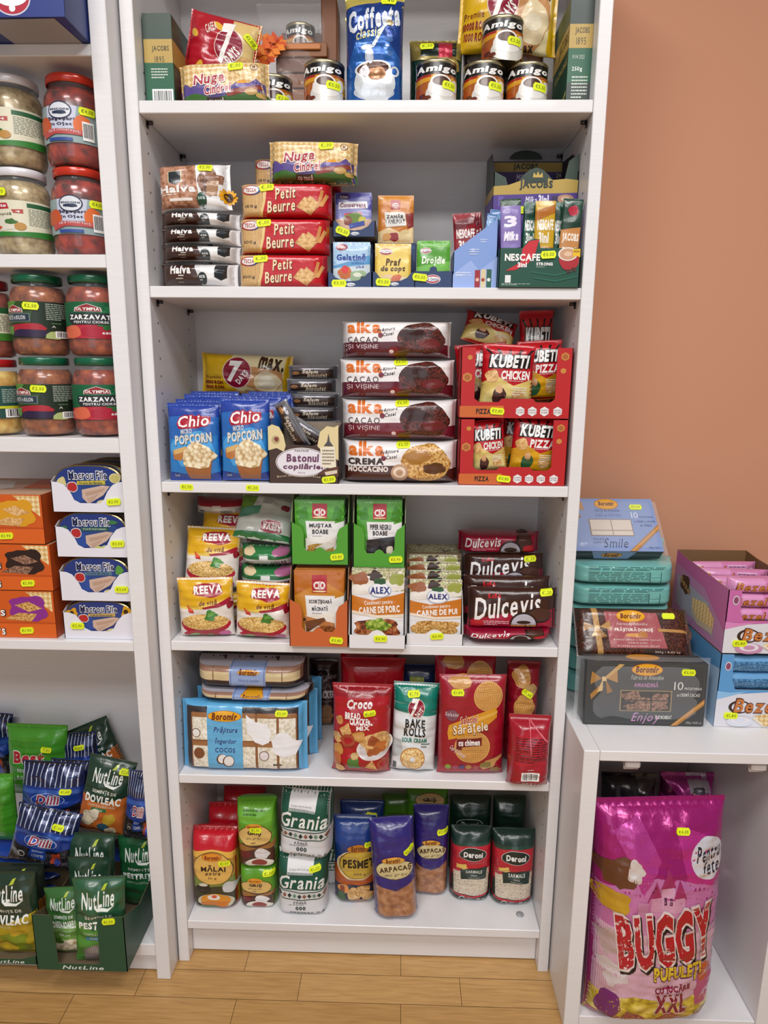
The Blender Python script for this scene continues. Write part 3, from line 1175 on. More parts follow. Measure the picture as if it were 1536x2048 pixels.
MAX = [('p', [(0, 0), (36, 0), (30, 60), (44, 100), (0, 100)], 'DDB012'), ('p', [(36, 0), (96, 0), (92, 100), (44, 100), (30, 60)], 'E8D9A8'), ('p', [(94, 0), (100, 0), (100, 100), (90, 100)], 'DDB012'),
       ('b', 70, 62, 22, 34, 'C8905C', 2), ('b', 74, 66, 15, 24, 'E8D4AC', 5), ('e', 74, 68, 9, 7, 'F0E4C8')] + seven(42, 46, 16, 2.0, 0) + \
      [T(66, 8, 92, 36, 'max.', '3A2010', b=2, rot=8), T(5, 56, 24, 64, 'Premiile:', '7A2418', b=1), T(4, 68, 26, 77, '10000 RON', '8A1A18', b=2), T(6, 80, 27, 89, '1000 RON', '8A1A18', b=2), ('ln', 50, 90, 66, 95, 2, '6A4A2A'), T(60, 93, 76, 99, 'max', '3A2010', b=2)]
bag('croissant_bag', 'big yellow croissant bag lying on the tins at the top right', 'snack bag', (912, 1132, -52), 0.105, None, 0.062, 'DDB012', MAX, yb=104, ry=2,
    sv=0, su=0.07, pv=2.2, pu=2.6, wr=0.005, seed=21, up=0.002)


def gift_set():
    Y = 0.155
    cx = atY(590, 100, Y).x
    t = empty('gift_set', cx, Y + 0.05, SA + 0.0006)
    meta(t, 'cellophane wrapped wooden gift crate with orange flowers and a coffee tin on the top shelf', 'gift set')
    wd = mat('7A431A', 'wood')
    mb = MB()
    x0, x1 = atY(548, 100, Y).x - cx, atY(652, 100, Y).x - cx
    zt = atY(600, 78, Y).z - SA
    for k in range(6):
        z0 = 0.004 + k * zt / 6
        mb.cbox(x0, x1, -0.032, -0.027, z0, z0 + zt / 6 - 0.002, mat(('7E461C', '6C3A16', '8A5222')[k % 3], 'wood'))
    for x in (x0, x1 - 0.008):
        mb.cbox(x, x + 0.008, -0.027, 0.045, 0.002, zt, wd)
    mb.cbox(x0, x1, 0.039, 0.045, 0.002, zt + 0.05, wd)
    mb.cbox(x0, x1, -0.032, 0.045, 0.0, 0.003, wd)
    mb.cbox(x1 - 0.012, x1 + 0.018, -0.02, 0.045, 0.0, 0.24, wd, 0.002)
    mb.cbox(x0 - 0.004, x1 - 0.012, -0.037, -0.0325, zt - 0.012, zt - 0.002, mat('C87A3A', 'wood'))
    mb.obj('crate', t)
    f = MB()
    for k, (px, py) in enumerate(((503, 95), (520, 80), (540, 92), (530, 108), (512, 112), (550, 84))):
        p = atY(px, py, Y - 0.01)
        bx, bz = p.x - cx, p.z - SA
        for j in range(9):
            a = j * 2.4
            f.add([(bx + 0.019 * math.cos(a + s) * q, -0.046 + 0.004 * math.sin(a * 2) - 0.004 * q, bz + 0.019 * math.sin(a + s) * q) for s, q in ((-.5, .7), (0, 1.15), (.5, .7), (0, .1))],
                  [(0, 1, 2, 3)], mat(('E8681A', 'F08A24', 'D8521A')[(j + k) % 3], 'paper'))
    f.obj('flower', t)
    S = Bag(0.15, 0.24, 0.072, pu=2.4, pv=(8, 2.4), sv=(0, 0.1), pinch=0.12, wr=0.008, seed=31)
    mb = MB()
    n, m2 = 16, 22
    for sd in (-1, 1):
        mb.add([S.pt(2 * i / n - 1, 2 * j / m2 - 1, sd) for j in range(m2 + 1) for i in range(n + 1)], [(j * (n + 1) + i, j * (n + 1) + i + 1, (j + 1) * (n + 1) + i + 1, (j + 1) * (n + 1) + i)[::sd * -1] for j in range(m2) for i in range(n)], mat('clear'), True)
    o = mb.obj('cellophane_wrap', t)
    o.location = (-0.005, 0, 0.001)
    c = dup(c0, 'coffee tin inside the cellophane gift crate, level with the top edge of the photo', drop=('price_tag',))
    c.location = (atY(592, 40, Y).x, Y + 0.0555, SA + zt * 0.84 + 0.0022)
    c.scale = (0.8, 0.8, 0.95)
    c['group'] = 'coffee tins on the top shelf'
    # the shelf inside the crate that carries the tin
    MB().cbox(x0 + 0.009, x1 - 0.013, -0.026, 0.038, zt * 0.84 - 0.006, zt * 0.84 - 0.0006, wd).obj('crate_shelf', t)


gift_set()

# ================================================================== second shelf: halva, biscuits, baking sachets, instant coffee
HAL = [('p', [(0, 0), (54, 0), (58, 40), (62, 100), (0, 100)], '3E2218'), ('p', [(54, 0), (100, 0), (100, 100), (62, 100), (58, 40)], 'E9E8E8'), ('p', [(50, 0), (56, 0), (60, 40), (64, 100), (60, 100), (55, 45)], 'D8D6D6'),
       T(20, 14, 47, 48, 'Halva', 'F0EEEC', b=2), ('r', 31, 54, 38, 58, 'E0DCD8'), ('ln', 28, 66, 42, 76, 1, 'C8B8A8'), ('ln', 30, 80, 44, 90, 1, '8A7468'),
       ('e', 62, 66, 6, 7, '2E3436'), T(58.5, 54, 65.5, 66, '62%', 'F0F0F0'), ('ln', 59, 72, 65, 80, 1, 'E0E0E0'),
       ('p', [(77, 8), (90, 6), (90, 60), (84, 74), (77, 62)], '22262A'), ('ln', 79, 30, 88, 50, 2, '5A6068'), ('r', 4, 92, 96, 98, 'C4C0BC')]
z = SB
prev = None
for k, (x0, x1, yt, lab) in enumerate((
        (306, 470, 529, 'brown and white halva pack at the very bottom of the halva stack'),
        (308, 473, 494, 'brown and white halva pack second from the bottom of the stack'),
        (306, 474, 461, 'brown and white halva pack third from the bottom of the stack'),
        (306, 472, 430, 'brown and white halva pack lying directly under the light brown one'))):
    o = bag('halva_pack', lab, 'halva', (x0, x1, yt), 0.012 + 0.002 * k, z, 0.085, 'E2E0DE', HAL, group='lying halva packs', rz=(-2, 1.5, -1, 2)[k], sealcol='8A8684' if k else '5A4438',
            sv=0, su=(0.07, 0.12), pv=3.2, pu=3, wr=0.003, seed=40 + k, pinch=0.05)
    z = TOPS[o.name] + 0.0012
HB = [('r', 0, 0, 58, 100, 'halva'), ('p', [(56, 0), (100, 0), (100, 100), (62, 100), (58, 60)], 'E6E6E8'), ('p', [(56, 100), (64, 80), (100, 86), (100, 100)], 'F0F0F2'), ('r', 17, 19, 36, 46, 'E4D8B0'), ('p', [(18, 20), (35, 20), (35, 44), (26, 50), (18, 44)], '20282C'),
      ('b', 73, 46, 13, 32, 'cocoa', 3), ('p', [(70, 30), (94, 30), (92, 50), (74, 50)], '8A5A40'), ('p', [(72, 46), (88, 42), (84, 76), (70, 74)], 'A8805C'),
      T(4, 52, 55, 67, 'Halva', 'F2F0EE', b=2), ('ln', 6, 70, 54, 74, 1, 'E4DCD4'), ('r', 18, 80, 50, 86, 'E8E0D8'), ('e', 63, 84, 7, 9, '1E4A3A'), T(58, 78, 68, 84, '50%', 'E8F0E8')] + \
     [('e', 98 + 7 * math.cos(a), 74 + 9 * math.sin(a), 5, 2.2, 'E8A81C', math.degrees(a)) for a in [i * math.pi / 6 for i in range(12)]] + [('e', 98, 74, 5.5, 5.5, '3A2010')]
bag('halva_pack', 'light brown halva pack with a sunflower, on top of the stack', 'halva', (311, 458, 333), 0.02, z, 0.05, 'E2E2E4', HB,
    sv=0, su=(0.02, 0.10), pv=6, pu=(6, 4), wr=0.003, seed=51, pinch=0.03, rx=4, ry=-2, tag=(70, 14, '€2,00', 0))

PB = [('r', 0, 0, 30, 100, 'ridge'), ('p', [(29, 0), (100, 0), (100, 100), (22, 100), (26, 60)], 'BE1220'), ('p', [(26, 60), (29, 0), (32, 0), (29, 60), (25, 100), (22, 100)], 'E4C484'),
      T(40, 18, 63, 50, 'Petit', '6A1010', s=0.25, b=2, rot=-5), T(39.5, 17, 62.5, 49, 'Petit', 'F2DEB4', s=0.25, rot=-5),
      T(31, 54, 62, 88, 'Beurre', '6A1010', s=0.25, b=2, rot=-5), T(30.5, 53, 61.5, 87, 'Beurre', 'F2DEB4', s=0.25, rot=-5),
      ('p', [(63, 72), (72, 44), (76, 48), (78, 40), (90, 66), (78, 96)], 'biscuit'), ('p', [(85, 70), (90, 24), (93, 26), (90, 66)], 'C8884C'), ('p', [(88, 72), (95, 34), (98, 38), (92, 72)], 'D89C5C'),
      ('e', 14, 24, 10, 5, '2A4A8C'), ('e', 12.5, 24, 9.5, 4.6, 'C4202C'), ('e', 13.5, 24, 8.6, 3.9, 'EDE8E2'), T(7.5, 18, 19.5, 30, 'TECSA', 'A82030'), T(6, 66, 20, 77, '100g', '4A4038')]
z = SB
pb = []
for k, (x0, x1, yt) in enumerate(((474, 653, 511), (476, 657, 440), (478, 662, 371))):
    zz = z
    o = bag('biscuit_pack', ('red and biscuit-striped pack at the bottom of its stack of three', 'red and biscuit-striped pack in the middle of its stack of three', 'red and biscuit-striped pack on top of the front stack, under the wafer pack')[k],
            'biscuits', (x0, x1, yt), 0.012 + 0.004 * k, zz, 0.052, 'C81824', PB, group='red biscuit packs', sv=0, su=0.02, pv=9, pu=10, wr=0.0008, pinch=0.01, seed=60 + k, tag=(27 + k * 2, 16, '€1,00', -6), rz=(0, 0.6, -0.5)[k], sealcol='D8B070')
    z = TOPS[o.name] + 0.001
PBTOP = z
o2 = clone(pb[0] if pb else o, 'red and biscuit-striped pack at the back, half hidden by the wafer pack on top', dx=0.012, dy=0.058, dz=0.0, group='red biscuit packs')
o2.location.z = PBTOP + 0.0006
clone(o, 'red and biscuit-striped pack behind the front stack, under the half hidden one', dx=0.012, dy=0.056, dz=0)
for k, dz in ((0, -0.061), (1, -0.122)):
    pass
w2 = clone(waf, 'waffle-patterned nut wafer pack lying on top of the red biscuit packs', drop=())
w2.location = (atY(624, 340, 0.02).x, 0.016 + 0.026, PBTOP + 0.0006)
w2.rotation_euler = (0, R(1.0), 0)

NAVY = '1E3764'
SCOOP = [(0, 8), (9, 14), (18, 42), (33, 60), (50, 65), (67, 60), (82, 42), (91, 14), (100, 8), (100, 100), (0, 100)]
DRO = lambda x, y, r, a: [('e', x, y, r, r * 0.55, 'E4E4EA'), ('e', x, y, r * .9, r * .48, 'B0203A'), ('e', x, y - 0.5, r * .85, r * .3, 'F0F0F2'), T(x - r * .75, y - r * .22 * a, x + r * .75, y + r * .22 * a, 'Dr.Oetker', '24386C')]


def sachets(name, labels, px, Y, z, step, col, items, n, group, w=None, seed=0, jit=0.0006, rx=2, **kw):
    """a row of thin sachets one behind the other"""
    first = bag(name, labels[0], 'sachet', (px[0] + 2, px[1] - 2, px[2]), Y + 0.004, z, 0.006, col, items, group=group, seed=seed, sv=(0.06, 0.07), pv=3, pu=3, pinch=0.01, wr=0.0012, rx=rx, **kw)
    rr = random.Random(seed)
    for k in range(1, n):
        clone(first, labels[min(k, len(labels) - 1)], dx=rr.uniform(-jit, jit), dy=step * k, drop=('price_tag',), group=group)
    return first


GEL = [('r', 0, 0, 100, 100, '5E9CD0'), ('p', [(0, 0), (100, 0), (100, 30), (0, 55)], 'A8C8E4'), ('p', [(0, 60), (100, 50), (100, 100), (0, 100)], 'C8D4DC'), ('b', 32, 70, 18, 14, 'C8682C', 3), ('b', 32, 62, 10, 8, 'D83A3A', 5),
       ('b', 70, 78, 24, 14, '9AB48C', 4), ('b', 66, 74, 12, 5, 'E4E8D4', 6), ('b', 82, 82, 8, 5, '2A3A30', 8), ('e', 24, 12, 16, 9, '8E1830'), T(13, 9, 35, 15, 'Dr.Oetker', 'F0E8E8'),
       T(10, 27, 88, 42, 'Gelatină', '24449A', b=2), T(50, 44, 84, 50, 'cu mâncare', '3A5AA0', b=0), T(62, 53, 84, 59, 'albă', '24449A')]
CON = [('r', 0, 0, 100, 100, '4A4A9C'), ('p', [(0, 26), (100, 40), (100, 100), (0, 100)], '8A8EC8'), ('p', [(0, 60), (100, 60), (100, 100), (0, 100)], 'D8B49C'), ('e', 24, 10, 17, 9, '3A2A6A'), T(13, 7, 35, 13, 'Dr.Oetker', 'E8E4F0'),
       ('p', [(8, 22), (88, 20), (90, 36), (8, 38)], 'E4E2EC'), T(13, 24, 84, 34, 'Conservant', '7A2A4A', b=2), ('p', [(24, 48), (70, 44), (76, 52), (26, 54)], 'D84A5C'), ('b', 50, 60, 26, 14, '6A8A3C', 3), ('b', 34, 64, 12, 10, '8A4A3C', 5), ('b', 74, 62, 10, 8, 'C8C04C', 7), ('p', [(36, 72), (80, 64), (82, 74), (40, 82)], '3A4AA0')]
PRA = [('r', 0, 0, 100, 100, 'D8B04C'), ('p', [(0, 0), (100, 0), (100, 26), (0, 30)], 'E8D08C'), ('r', 5, 12, 95, 98, 'E8C858'), ('r', 8, 14, 92, 96, 'ECD070'), ('e', 30, 20, 19, 9, 'E4E0D4'), ('e', 30, 20, 17, 8, 'B02038'), ('e', 30, 19.4, 16, 5, 'F0ECE4'), T(18, 16.5, 42, 22, 'Dr.Oetker', '2A3C70'),
       T(30, 36, 72, 52, 'Praf', '5A3A14', s=0.15, b=2), T(16, 53, 84, 68, 'de copt', '5A3A14', s=0.15, b=2), ('b', 36, 84, 18, 12, 'E8C8A0', 4), ('b', 62, 84, 18, 12, 'D87A5C', 6), ('b', 80, 86, 10, 9, 'F0E0C8', 7)]
ZAH = [('r', 0, 0, 100, 100, 'CC7A1E'), ('p', [(0, 0), (100, 0), (100, 24), (50, 10), (0, 20)], 'D88E2C'), ('p', [(0, 78), (30, 68), (70, 80), (100, 66), (100, 100), (0, 100)], 'E8CC98'), ('p', [(78, 40), (100, 36), (100, 66), (84, 70)], '8A2A2A'), ('r', 36, 10, 62, 30, 'B01C2C'), ('e', 49, 22, 10, 7, 'EDE4DC'), T(41, 19, 57, 26, 'CIO', 'B01C2C', b=2),
       ('p', [(18, 36), (76, 36), (80, 64), (22, 68)], 'E8E4DC'), T(24, 40, 72, 49, 'ZAHĂR', '22201E', b=2), T(20, 51, 76, 60, 'VANILINAT', '22201E', b=2), ('b', 44, 88, 16, 9, '9A2A30', 4), ('b', 76, 82, 16, 10, 'E0C890', 6), ('b', 24, 88, 12, 8, 'D89A4C', 8)]
DRJ = [('r', 0, 0, 100, 100, '4E9A2C'), ('p', [(0, 0), (100, 0), (100, 16), (0, 20)], '6AB044'), ('p', [(0, 62), (100, 48), (100, 70), (0, 80)], '7AC054'), ('e', 26, 24, 17, 9, 'E4E4E0'), ('e', 26, 24, 15, 7.5, 'B02038'), ('e', 26, 23.4, 14, 4.6, 'F0ECE4'), T(16, 20, 36, 27, 'Dr.Oetker', '2A3C70'), T(14, 38, 84, 60, 'Drojdie', 'EAF4E0', b=2, s=0.15), ('b', 72, 92, 22, 16, 'B8A884', 4)]

g1 = carton('display_box', 'navy scooped carton holding the light blue gelatine sachets', 'display box', (655, 744, 541), 0.012, SB, 0.085, SCOOP, [(0, 0), (100, 8), (100, 100), (0, 100)], 40, NAVY, '8A8478',
            F=DRO(52, 84, 12, 2.4)[2:] + [], tag=(26, 78, '€0,50', 0), group='navy baking display boxes')
sachets('gelatine_sachet', ['light blue gelatine sachet at the front of its navy box', 'light blue gelatine sachet behind the front one'], (664, 742, 484), 0.020, SB + 0.003, 0.011, '5E9CD0', GEL, 3, 'gelatine sachets', seed=71)
# second storey: another navy carton standing on the lower one's sachets, carried by a closed carton behind
zc = atY(705, 484, 0.03).z + 0.0015
box('carton', 'plain navy carton behind the gelatine sachets that carries the upper sachet box', 'carton', (662, 746, 487), 0.10, SB, 0.09, NAVY, {'F': [('r', 4, 6, 96, 12, '2E4A80')]})
z2 = atY(708, 484, 0.055).z + 0.002
g2 = carton('display_box', 'navy scooped carton of preserving powder sachets, stacked above the gelatine box', 'display box', (665, 751, 440), 0.053, TOPS['carton'] + 0.001, 0.13, SCOOP, [(0, 0), (100, 8), (100, 100), (0, 100)], 40, NAVY, '8A8478',
            F=DRO(52, 84, 12, 2.4)[2:], tag=(24, 72, '€0,50', 20), group='navy baking display boxes')
sachets('preserving_sachet', ['purple preserving powder sachet at the front of the upper navy box', 'purple preserving powder sachet behind the front one', 'purple preserving powder sachet at the back of its row'], (669, 745, 385), 0.062, TOPS['carton'] + 0.004, 0.012, '4A4A9C', CON, 4, 'preserving sachets', seed=75, jit=0.001)
g3 = carton('display_box', 'navy scooped carton holding the yellow baking powder sachets', 'display box', (743, 829, 541), 0.012, SB, 0.085, SCOOP, [(0, 0), (100, 8), (100, 100), (0, 100)], 40, NAVY, '8A8478',
            F=DRO(52, 80, 12, 2.4)[2:], tag=(26, 70, '€0,50', 3), group='navy baking display boxes')
sachets('baking_powder_sachet', ['yellow baking powder sachet at the front of its navy box', 'yellow baking powder sachet second in its row', 'yellow baking powder sachet deeper in its row'], (748, 824, 487), 0.020, SB + 0.003, 0.0105, 'D8B04C', PRA, 7, 'baking powder sachets', seed=79, jit=0.001)
o = box('carton', 'plain navy carton behind the yellow baking powder sachets that carries the orange sachets', 'carton', (750, 832, 487), 0.101, SB, 0.09, NAVY, {'F': [('r', 4, 6, 96, 12, '2E4A80')]})
zz = TOPS[o.name]
sachets('vanilla_sugar_sachet', ['orange vanilla sugar sachet at the front, above the yellow sachets', 'orange vanilla sugar sachet behind the front one', 'orange vanilla sugar sachet at the back'], (754, 829, 391), 0.103, zz + 0.001, 0.011, 'CC7A1E', ZAH, 4, 'vanilla sugar sachets', seed=83, jit=0.001)
g4 = carton('display_box', 'low navy carton with an oval badge, holding the green yeast sachet', 'display box', (828, 906, 543), 0.012, SB, 0.06, [(0, 0), (40, 0), (42, -22), (50, -30), (58, -22), (60, 0), (100, 0), (100, 100), (0, 100)], [(0, 0), (100, 0), (100, 100), (0, 100)], 0, NAVY, '8A8478',
            F=DRO(49, 48, 20, 2.3), tag=(16, 38, '€0,50', 6), group='navy baking display boxes')
sachets('yeast_sachet', ['green yeast sachet at the front of the low navy box', 'green yeast sachet behind the front one'], (832, 902, 489), 0.020, SB + 0.003, 0.011, '4E9A2C', DRJ, 3, 'yeast sachets', seed=87)

# blue display carton turned sideways, its low end to the left
bl = carton('display_box', 'light blue display carton with a slanted cut edge, seen from its side', 'display box', (907, 995, 436), 0.014, SB, 0.07, [(0, 48), (100, 0), (100, 100), (0, 100)], [(0, 48), (100, 48), (100, 100), (0, 100)], 48, '7E9CD8', '9AA4B8',
            rside=[(0, 0), (100, 0), (100, 100), (0, 100)],
            F=[('p', [(0, 80), (40, 60), (60, 75), (100, 55), (100, 100), (0, 100)], '96AEE4'), ('e', 44, 46, 4, 5, 'A8BCE8'), ('ln', 36, 44, 58, 54, 3, 'C8D4F0'), ('ln', 60, 30, 76, 36, 2, 'C8D4F0'), ('ln', 6, 77, 40, 84, 2, 'D4DCF2'),
               ('p', [(50, 74), (62, 74), (62, 99), (50, 99)], '9A2230'), ('p', [(64, 73), (75, 73), (75, 99), (64, 99)], 'D8C8A0'), ('p', [(77, 73), (88, 73), (88, 99), (77, 99)], '1E5A48'), ('e', 56, 88, 4, 4, 'E4B4A0'), ('e', 69, 88, 4, 4, 'A04030'), ('e', 82, 88, 4, 4, 'E0E4DC'),
               T(6, 80, 42, 83, 'NESCAFE 3in1', 'E4EAF8', b=0)])
NES = lambda c1, c2, l1, l2, tc: [('r', 0, 0, 100, 100, c1), ('p', [(0, 12), (100, 4), (100, 14), (0, 24)], c2), T(12, 22, 92, 34, l1, tc, b=2), T(20, 37, 70, 49, '3in1', tc, b=2), ('r', 4, 54, 96, 62, c2), T(12, 55, 88, 61, l2, tc), ('e', 52, 82, 28, 20, 'B0222C' if c1 != '8E1A28' else 'D8C0A8'), ('e', 50, 77, 23, 10, 'D8B494'), ('e', 50, 77, 14, 5, 'B08860')]
for k, (x0, x1, yt, rz, ry, lab, dy) in enumerate(((898, 948, 429, 0, 4, 'red instant coffee sachet leaning out of the light blue carton at its left end', 0.018), (918, 962, 432, 0, 6, 'red instant coffee sachet half hidden behind the first red one', 0.032), (930, 972, 428, 0, 8, 'dark red instant coffee sachet at the back of the light blue carton', 0.046))):
    bag('coffee_sachet', lab, 'sachet', (x0 + 10, x1 + 8, yt), 0.014 + dy, SB + 0.003, 0.009, '8E1A28', NES('8E1A28', '6A1420', 'NESCAFE', 'ORIGINAL', 'EDE4E0'), group='red coffee sachets', ry=-ry, seed=90 + k, sv=0.05, pu=2.4, pv=2.6, wr=0.002)
for k, (x0, x1, yt) in enumerate(((957, 978, 428), (968, 992, 420))):
    bag('coffee_sachet', ('slim blue coffee sachet leaning at the tall end of the light blue carton', 'slim blue coffee sachet nearest the green coffee box')[k], 'sachet', (x0, x1, yt), 0.035 + 0.018 * k, SB + 0.003, 0.008, '4A78B0',
        [('p', [(0, 10), (100, 4), (100, 12), (0, 20)], '7AA4D4'), ('r', 30, 20, 60, 90, '6A98CC')], group='blue coffee sachets', ry=7, seed=95 + k, sv=0.05, pu=2.4, pv=2.6, wr=0.002)

# purple and gold tray behind
PUR = '4A2E86'
carton('display_box', 'tall purple, gold and dark green carton at the right end of the second shelf', 'display box', (984, 1150, 338), 0.066, SB, 0.12,
       [(0, 2), (14, 7), (17, 13), (30, 10), (35, 5), (42, 1), (50, -1), (58, 1), (65, 5), (70, 9), (84, 8), (88, -6), (100, -12), (100, 100), (0, 100)],
       [(0, -22), (60, -18), (100, 2), (100, 100), (0, 100)], -22, '263A30', '2E2438',
       F=[('p', [(0, 14), (17, 13), (30, 10), (38, 8), (62, 7), (70, 9), (86, 8), (100, 9), (100, 19), (0, 21)], 'B89A44'), ('p', [(0, 21), (100, 19), (100, 100), (0, 100)], PUR), ('p', [(36, 6), (50, 0), (64, 5), (64, 11), (36, 12)], '1E3428'), T(31, 9.5, 70, 17, 'JACOBS', '1E2A24', b=2),
          ('p', [(46, 7), (47, 3), (50, 5.5), (52, 2), (54, 5.5), (57, 3), (58, 7)], 'C8A850'), T(38, 22, 52, 28, 'Milka', 'E8E4F4', s=0.3), T(54, 21, 66, 28.5, '3in1', 'E8E4F4', b=2), ('e', 86, 26, 11, 7.5, '3A2A24'), ('e', 86, 24, 10, 5, 'B88A6A'), ('e', 86, 24, 5.5, 2.6, 'D8B49A'), ('p', [(70, 22), (77, 21), (77, 30), (69, 30)], '2E1A50'), ('r', 6, 22, 12, 30, '6A52A8')],
       Lf=[('p', [(0, 10), (100, 14), (100, 21), (0, 18)], 'B89A44'), ('p', [(0, 18), (100, 21), (100, 100), (0, 100)], '5A3E96')], tag=(34, 33, '€0,50', 0),
       Kf=[('r', 2, -21, 98, -13, 'A88A3C'), ('r', 2, -13, 98, 50, '3A2668'), T(34, -20, 66, -14, 'JACOBS', '1E2A24', b=2), T(38, -11, 52, -4, 'Milka', 'D4CCE8', s=0.3), T(54, -11, 64, -4, '3in1', 'D4CCE8', b=2), T(91, -12, 97, -8, '24', 'C8B870')])
p = atY(1068, 290, 0.232)
mb = MB()
mb.slab([(0.032 * math.cos(a * math.pi / 12), 0, 0.016 * math.sin(a * math.pi / 12)) for a in range(13)][::-1], (0, 1, 0), 0.0016, mat('16261E'))
o = mb.obj('carton_flap', None)
par = bpy.data.objects['display_box.006'] if 'display_box.006' in bpy.data.objects else None
for q in bpy.data.objects:
    if q.get('label', '').startswith('tall purple, gold'):
        par = q
o.parent = par
o.location = (0.0, 0.0585, min(atY(1068, 291, 0.182).z, SA - TH - 0.018) - par.location.z)

GRN = '0E4A3A'
carton('display_box', 'dark green coffee carton with a red swoosh holding five coffee sticks', 'display box', (998, 1160, 490), -0.004, SB, 0.062,
       [(0, 8), (28, 8), (34, -8), (42, -14), (48, -12), (50, 8), (100, 8), (100, 100), (0, 100)], [(0, 8), (100, 8), (100, 100), (0, 100)], 8, GRN, '6A7068',
       F=[('p', [(8, 62), (26, 42), (28, 10), (36, -8), (48, -12), (44, 20), (36, 44), (20, 60)], 'C41E2C'), T(7, 22, 50, 38, 'NESCAFE', 'F2F0EE', b=2), T(23, 42, 34, 53, '3in1', 'F2F0EE', b=2), T(46, 42, 66, 49, 'STRONG', 'F2F0EE', b=2), ('ln', 46, 52, 66, 54, 1, 'D8E0DC'),
          ('p', [(40, 62), (70, 70), (96, 58), (96, 62), (70, 74), (40, 66)], '1A5E4A'), ('p', [(44, 76), (70, 84), (98, 72), (98, 76), (70, 88), (44, 80)], '1A5E4A'),
          ('b', 86, 36, 12, 24, 'A81E28', 3, 0.1), ('e', 84, 22, 12, 8, 'E8DCD0'), ('e', 84, 22, 10, 6.5, 'C89A78'), ('e', 84, 22, 5, 3, 'E0BC9C'), ('e', 92, 58, 3, 2.2, '4A2214', 30), ('e', 86, 62, 3, 2.2, '4A2214', -20), ('p', [(90, 10), (99, 10), (99, 30), (94, 26), (90, 30)], 'E8B820'), T(91, 14, 98, 18, 'DESIGN', '4A3A10'), ('r', 8, 72, 15, 90, 'E4E8E6'), ('ln', 4, 92, 40, 97, 2, 'B8C8C0')],
       tag=(60, 24, '€0,50', -3))
STK = [((1000, 1041, 399), '8A78B8', [('r', 0, 0, 100, 10, '2A4A34'), ('p', [(0, 8), (100, 8), (100, 56), (0, 60)], '8A78B8'), T(20, 20, 76, 32, '3', 'EDE8F8', b=2), T(14, 38, 84, 48, 'Milka', 'F4F0FC', s=0.3, b=2), ('e', 46, 66, 30, 12, 'E8E0E4'), ('e', 46, 64, 26, 8, '9A6A4A'), ('p', [(0, 80), (100, 76), (100, 100), (0, 100)], '241A2C')], 'lilac coffee stick at the left of the dark green carton', -3),
       ((1042, 1074, 404), '12503C', NES('12503C', '0C3A2C', 'NESCAFE', 'STRONG', 'EDF0EC'), 'dark green coffee stick second from the left in the green carton', 1),
       ((1068, 1108, 402), 'C8A020', NES('C8A020', 'B06A20', 'NESCAFE', 'MILD', 'F4F0E4'), 'yellow coffee stick in the middle of the green carton', 0),
       ((1100, 1128, 405), '12503C', NES('12503C', '0C3A2C', 'NESCAFE', 'STRONG', 'EDF0EC'), 'dark green coffee stick right of the yellow one', 2),
       ((1122, 1164, 400), '1C4434', [('r', 0, 28, 100, 100, 'C88A50'), ('p', [(0, 6), (100, 12), (100, 32), (0, 36)], '16382A'), ('b', 52, 14, 24, 6, 'B0203A', 3), T(10, 40, 92, 51, 'JACOBS', 'F4ECE0', b=2), T(14, 56, 86, 68, '3in1', 'F4F0E8', b=2), T(20, 71, 80, 76, 'CARAMEL', 'F4ECE0'), ('e', 50, 88, 34, 10, '6A4A2C'), ('e', 50, 86, 30, 8, 'D8B080')], 'caramel brown coffee stick at the right of the green carton', 3)]
for k, (px, c, it, lab, ry) in enumerate(STK):
    bag('coffee_stick', lab, 'coffee stick', px, 0.003 + 0.012 * (k % 2) + 0.002 * k, SB + 0.003, 0.007, c, it, group='coffee sticks in the green carton', ry=ry, seed=100 + k, sv=0.05, pu=2.4, pv=2.8, wr=0.0015, pinch=0.02)

# ================================================================== third shelf: popcorn, cakes, snacks
CHI = [('r', 0, 0, 100, 100, '2A7CC4'), ('p', [(0, 0), (100, 0), (100, 18), (50, 15), (0, 18)], '24409C'), ('p', [(0, 18), (50, 15), (100, 18), (100, 40), (0, 46)], '2A66B4'), ('b', 50, 60, 40, 24, '4A9EDC', 3, 0.3), ('p', [(0, 88), (60, 94), (100, 88), (100, 100), (0, 100)], '223C90'),
       ('p', [(20, 26), (50, 16), (86, 17), (86, 26), (60, 32), (24, 33)], 'B01830'), T(23, 15.5, 83, 30, 'Chio', 'B01830', b=3, s=0.2, rot=-5), T(23, 15.5, 83, 30, 'Chio', 'F4F2F0', b=1, s=0.2, rot=-5), T(28, 33, 50, 39, 'MICRO', 'C8CCD4', b=2, rot=-6, s=0.1), T(16.5, 40, 89, 52, 'POPCORN', '5A5A60', b=2, rot=-6, s=0.1), T(16, 39.5, 88, 51, 'POPCORN', 'D8D4CC', b=2, rot=-6, s=0.1),
       ('p', [(10, 62), (38, 58), (38, 66), (26, 74), (12, 72)], 'B8763C'), ('p', [(12, 60), (38, 55), (39, 61), (14, 66)], 'D8B070'), ('p', [(30, 72), (88, 72), (80, 98), (40, 98)], 'wicker'), ('b', 58, 67, 33, 15, 'popcorn', 5, 0.4), ('r', 10, 90, 22, 96, '1E2E70'), T(11, 91, 21, 95, 'Caramel', 'D8E0F4', b=0)]
z = SCc
ch = bag('popcorn_pack', 'blue microwave popcorn pack at the front left of the third shelf', 'popcorn', (333, 437, 806), 0.012, SCc, 0.03, '2438A0', CHI, group='microwave popcorn packs', sv=0.07, pv=3, pu=4, wr=0.002, pinch=0.02, seed=110, sealcol='24389C', rx=2)
cx = atY(495, 880, 0.012).x
c2 = clone(ch, 'blue microwave popcorn pack second from the left, beside the brown bar box', dx=cx - ch.location.x, dz=0.002)
c2.scale = (1.0, 1.0, 1.06)
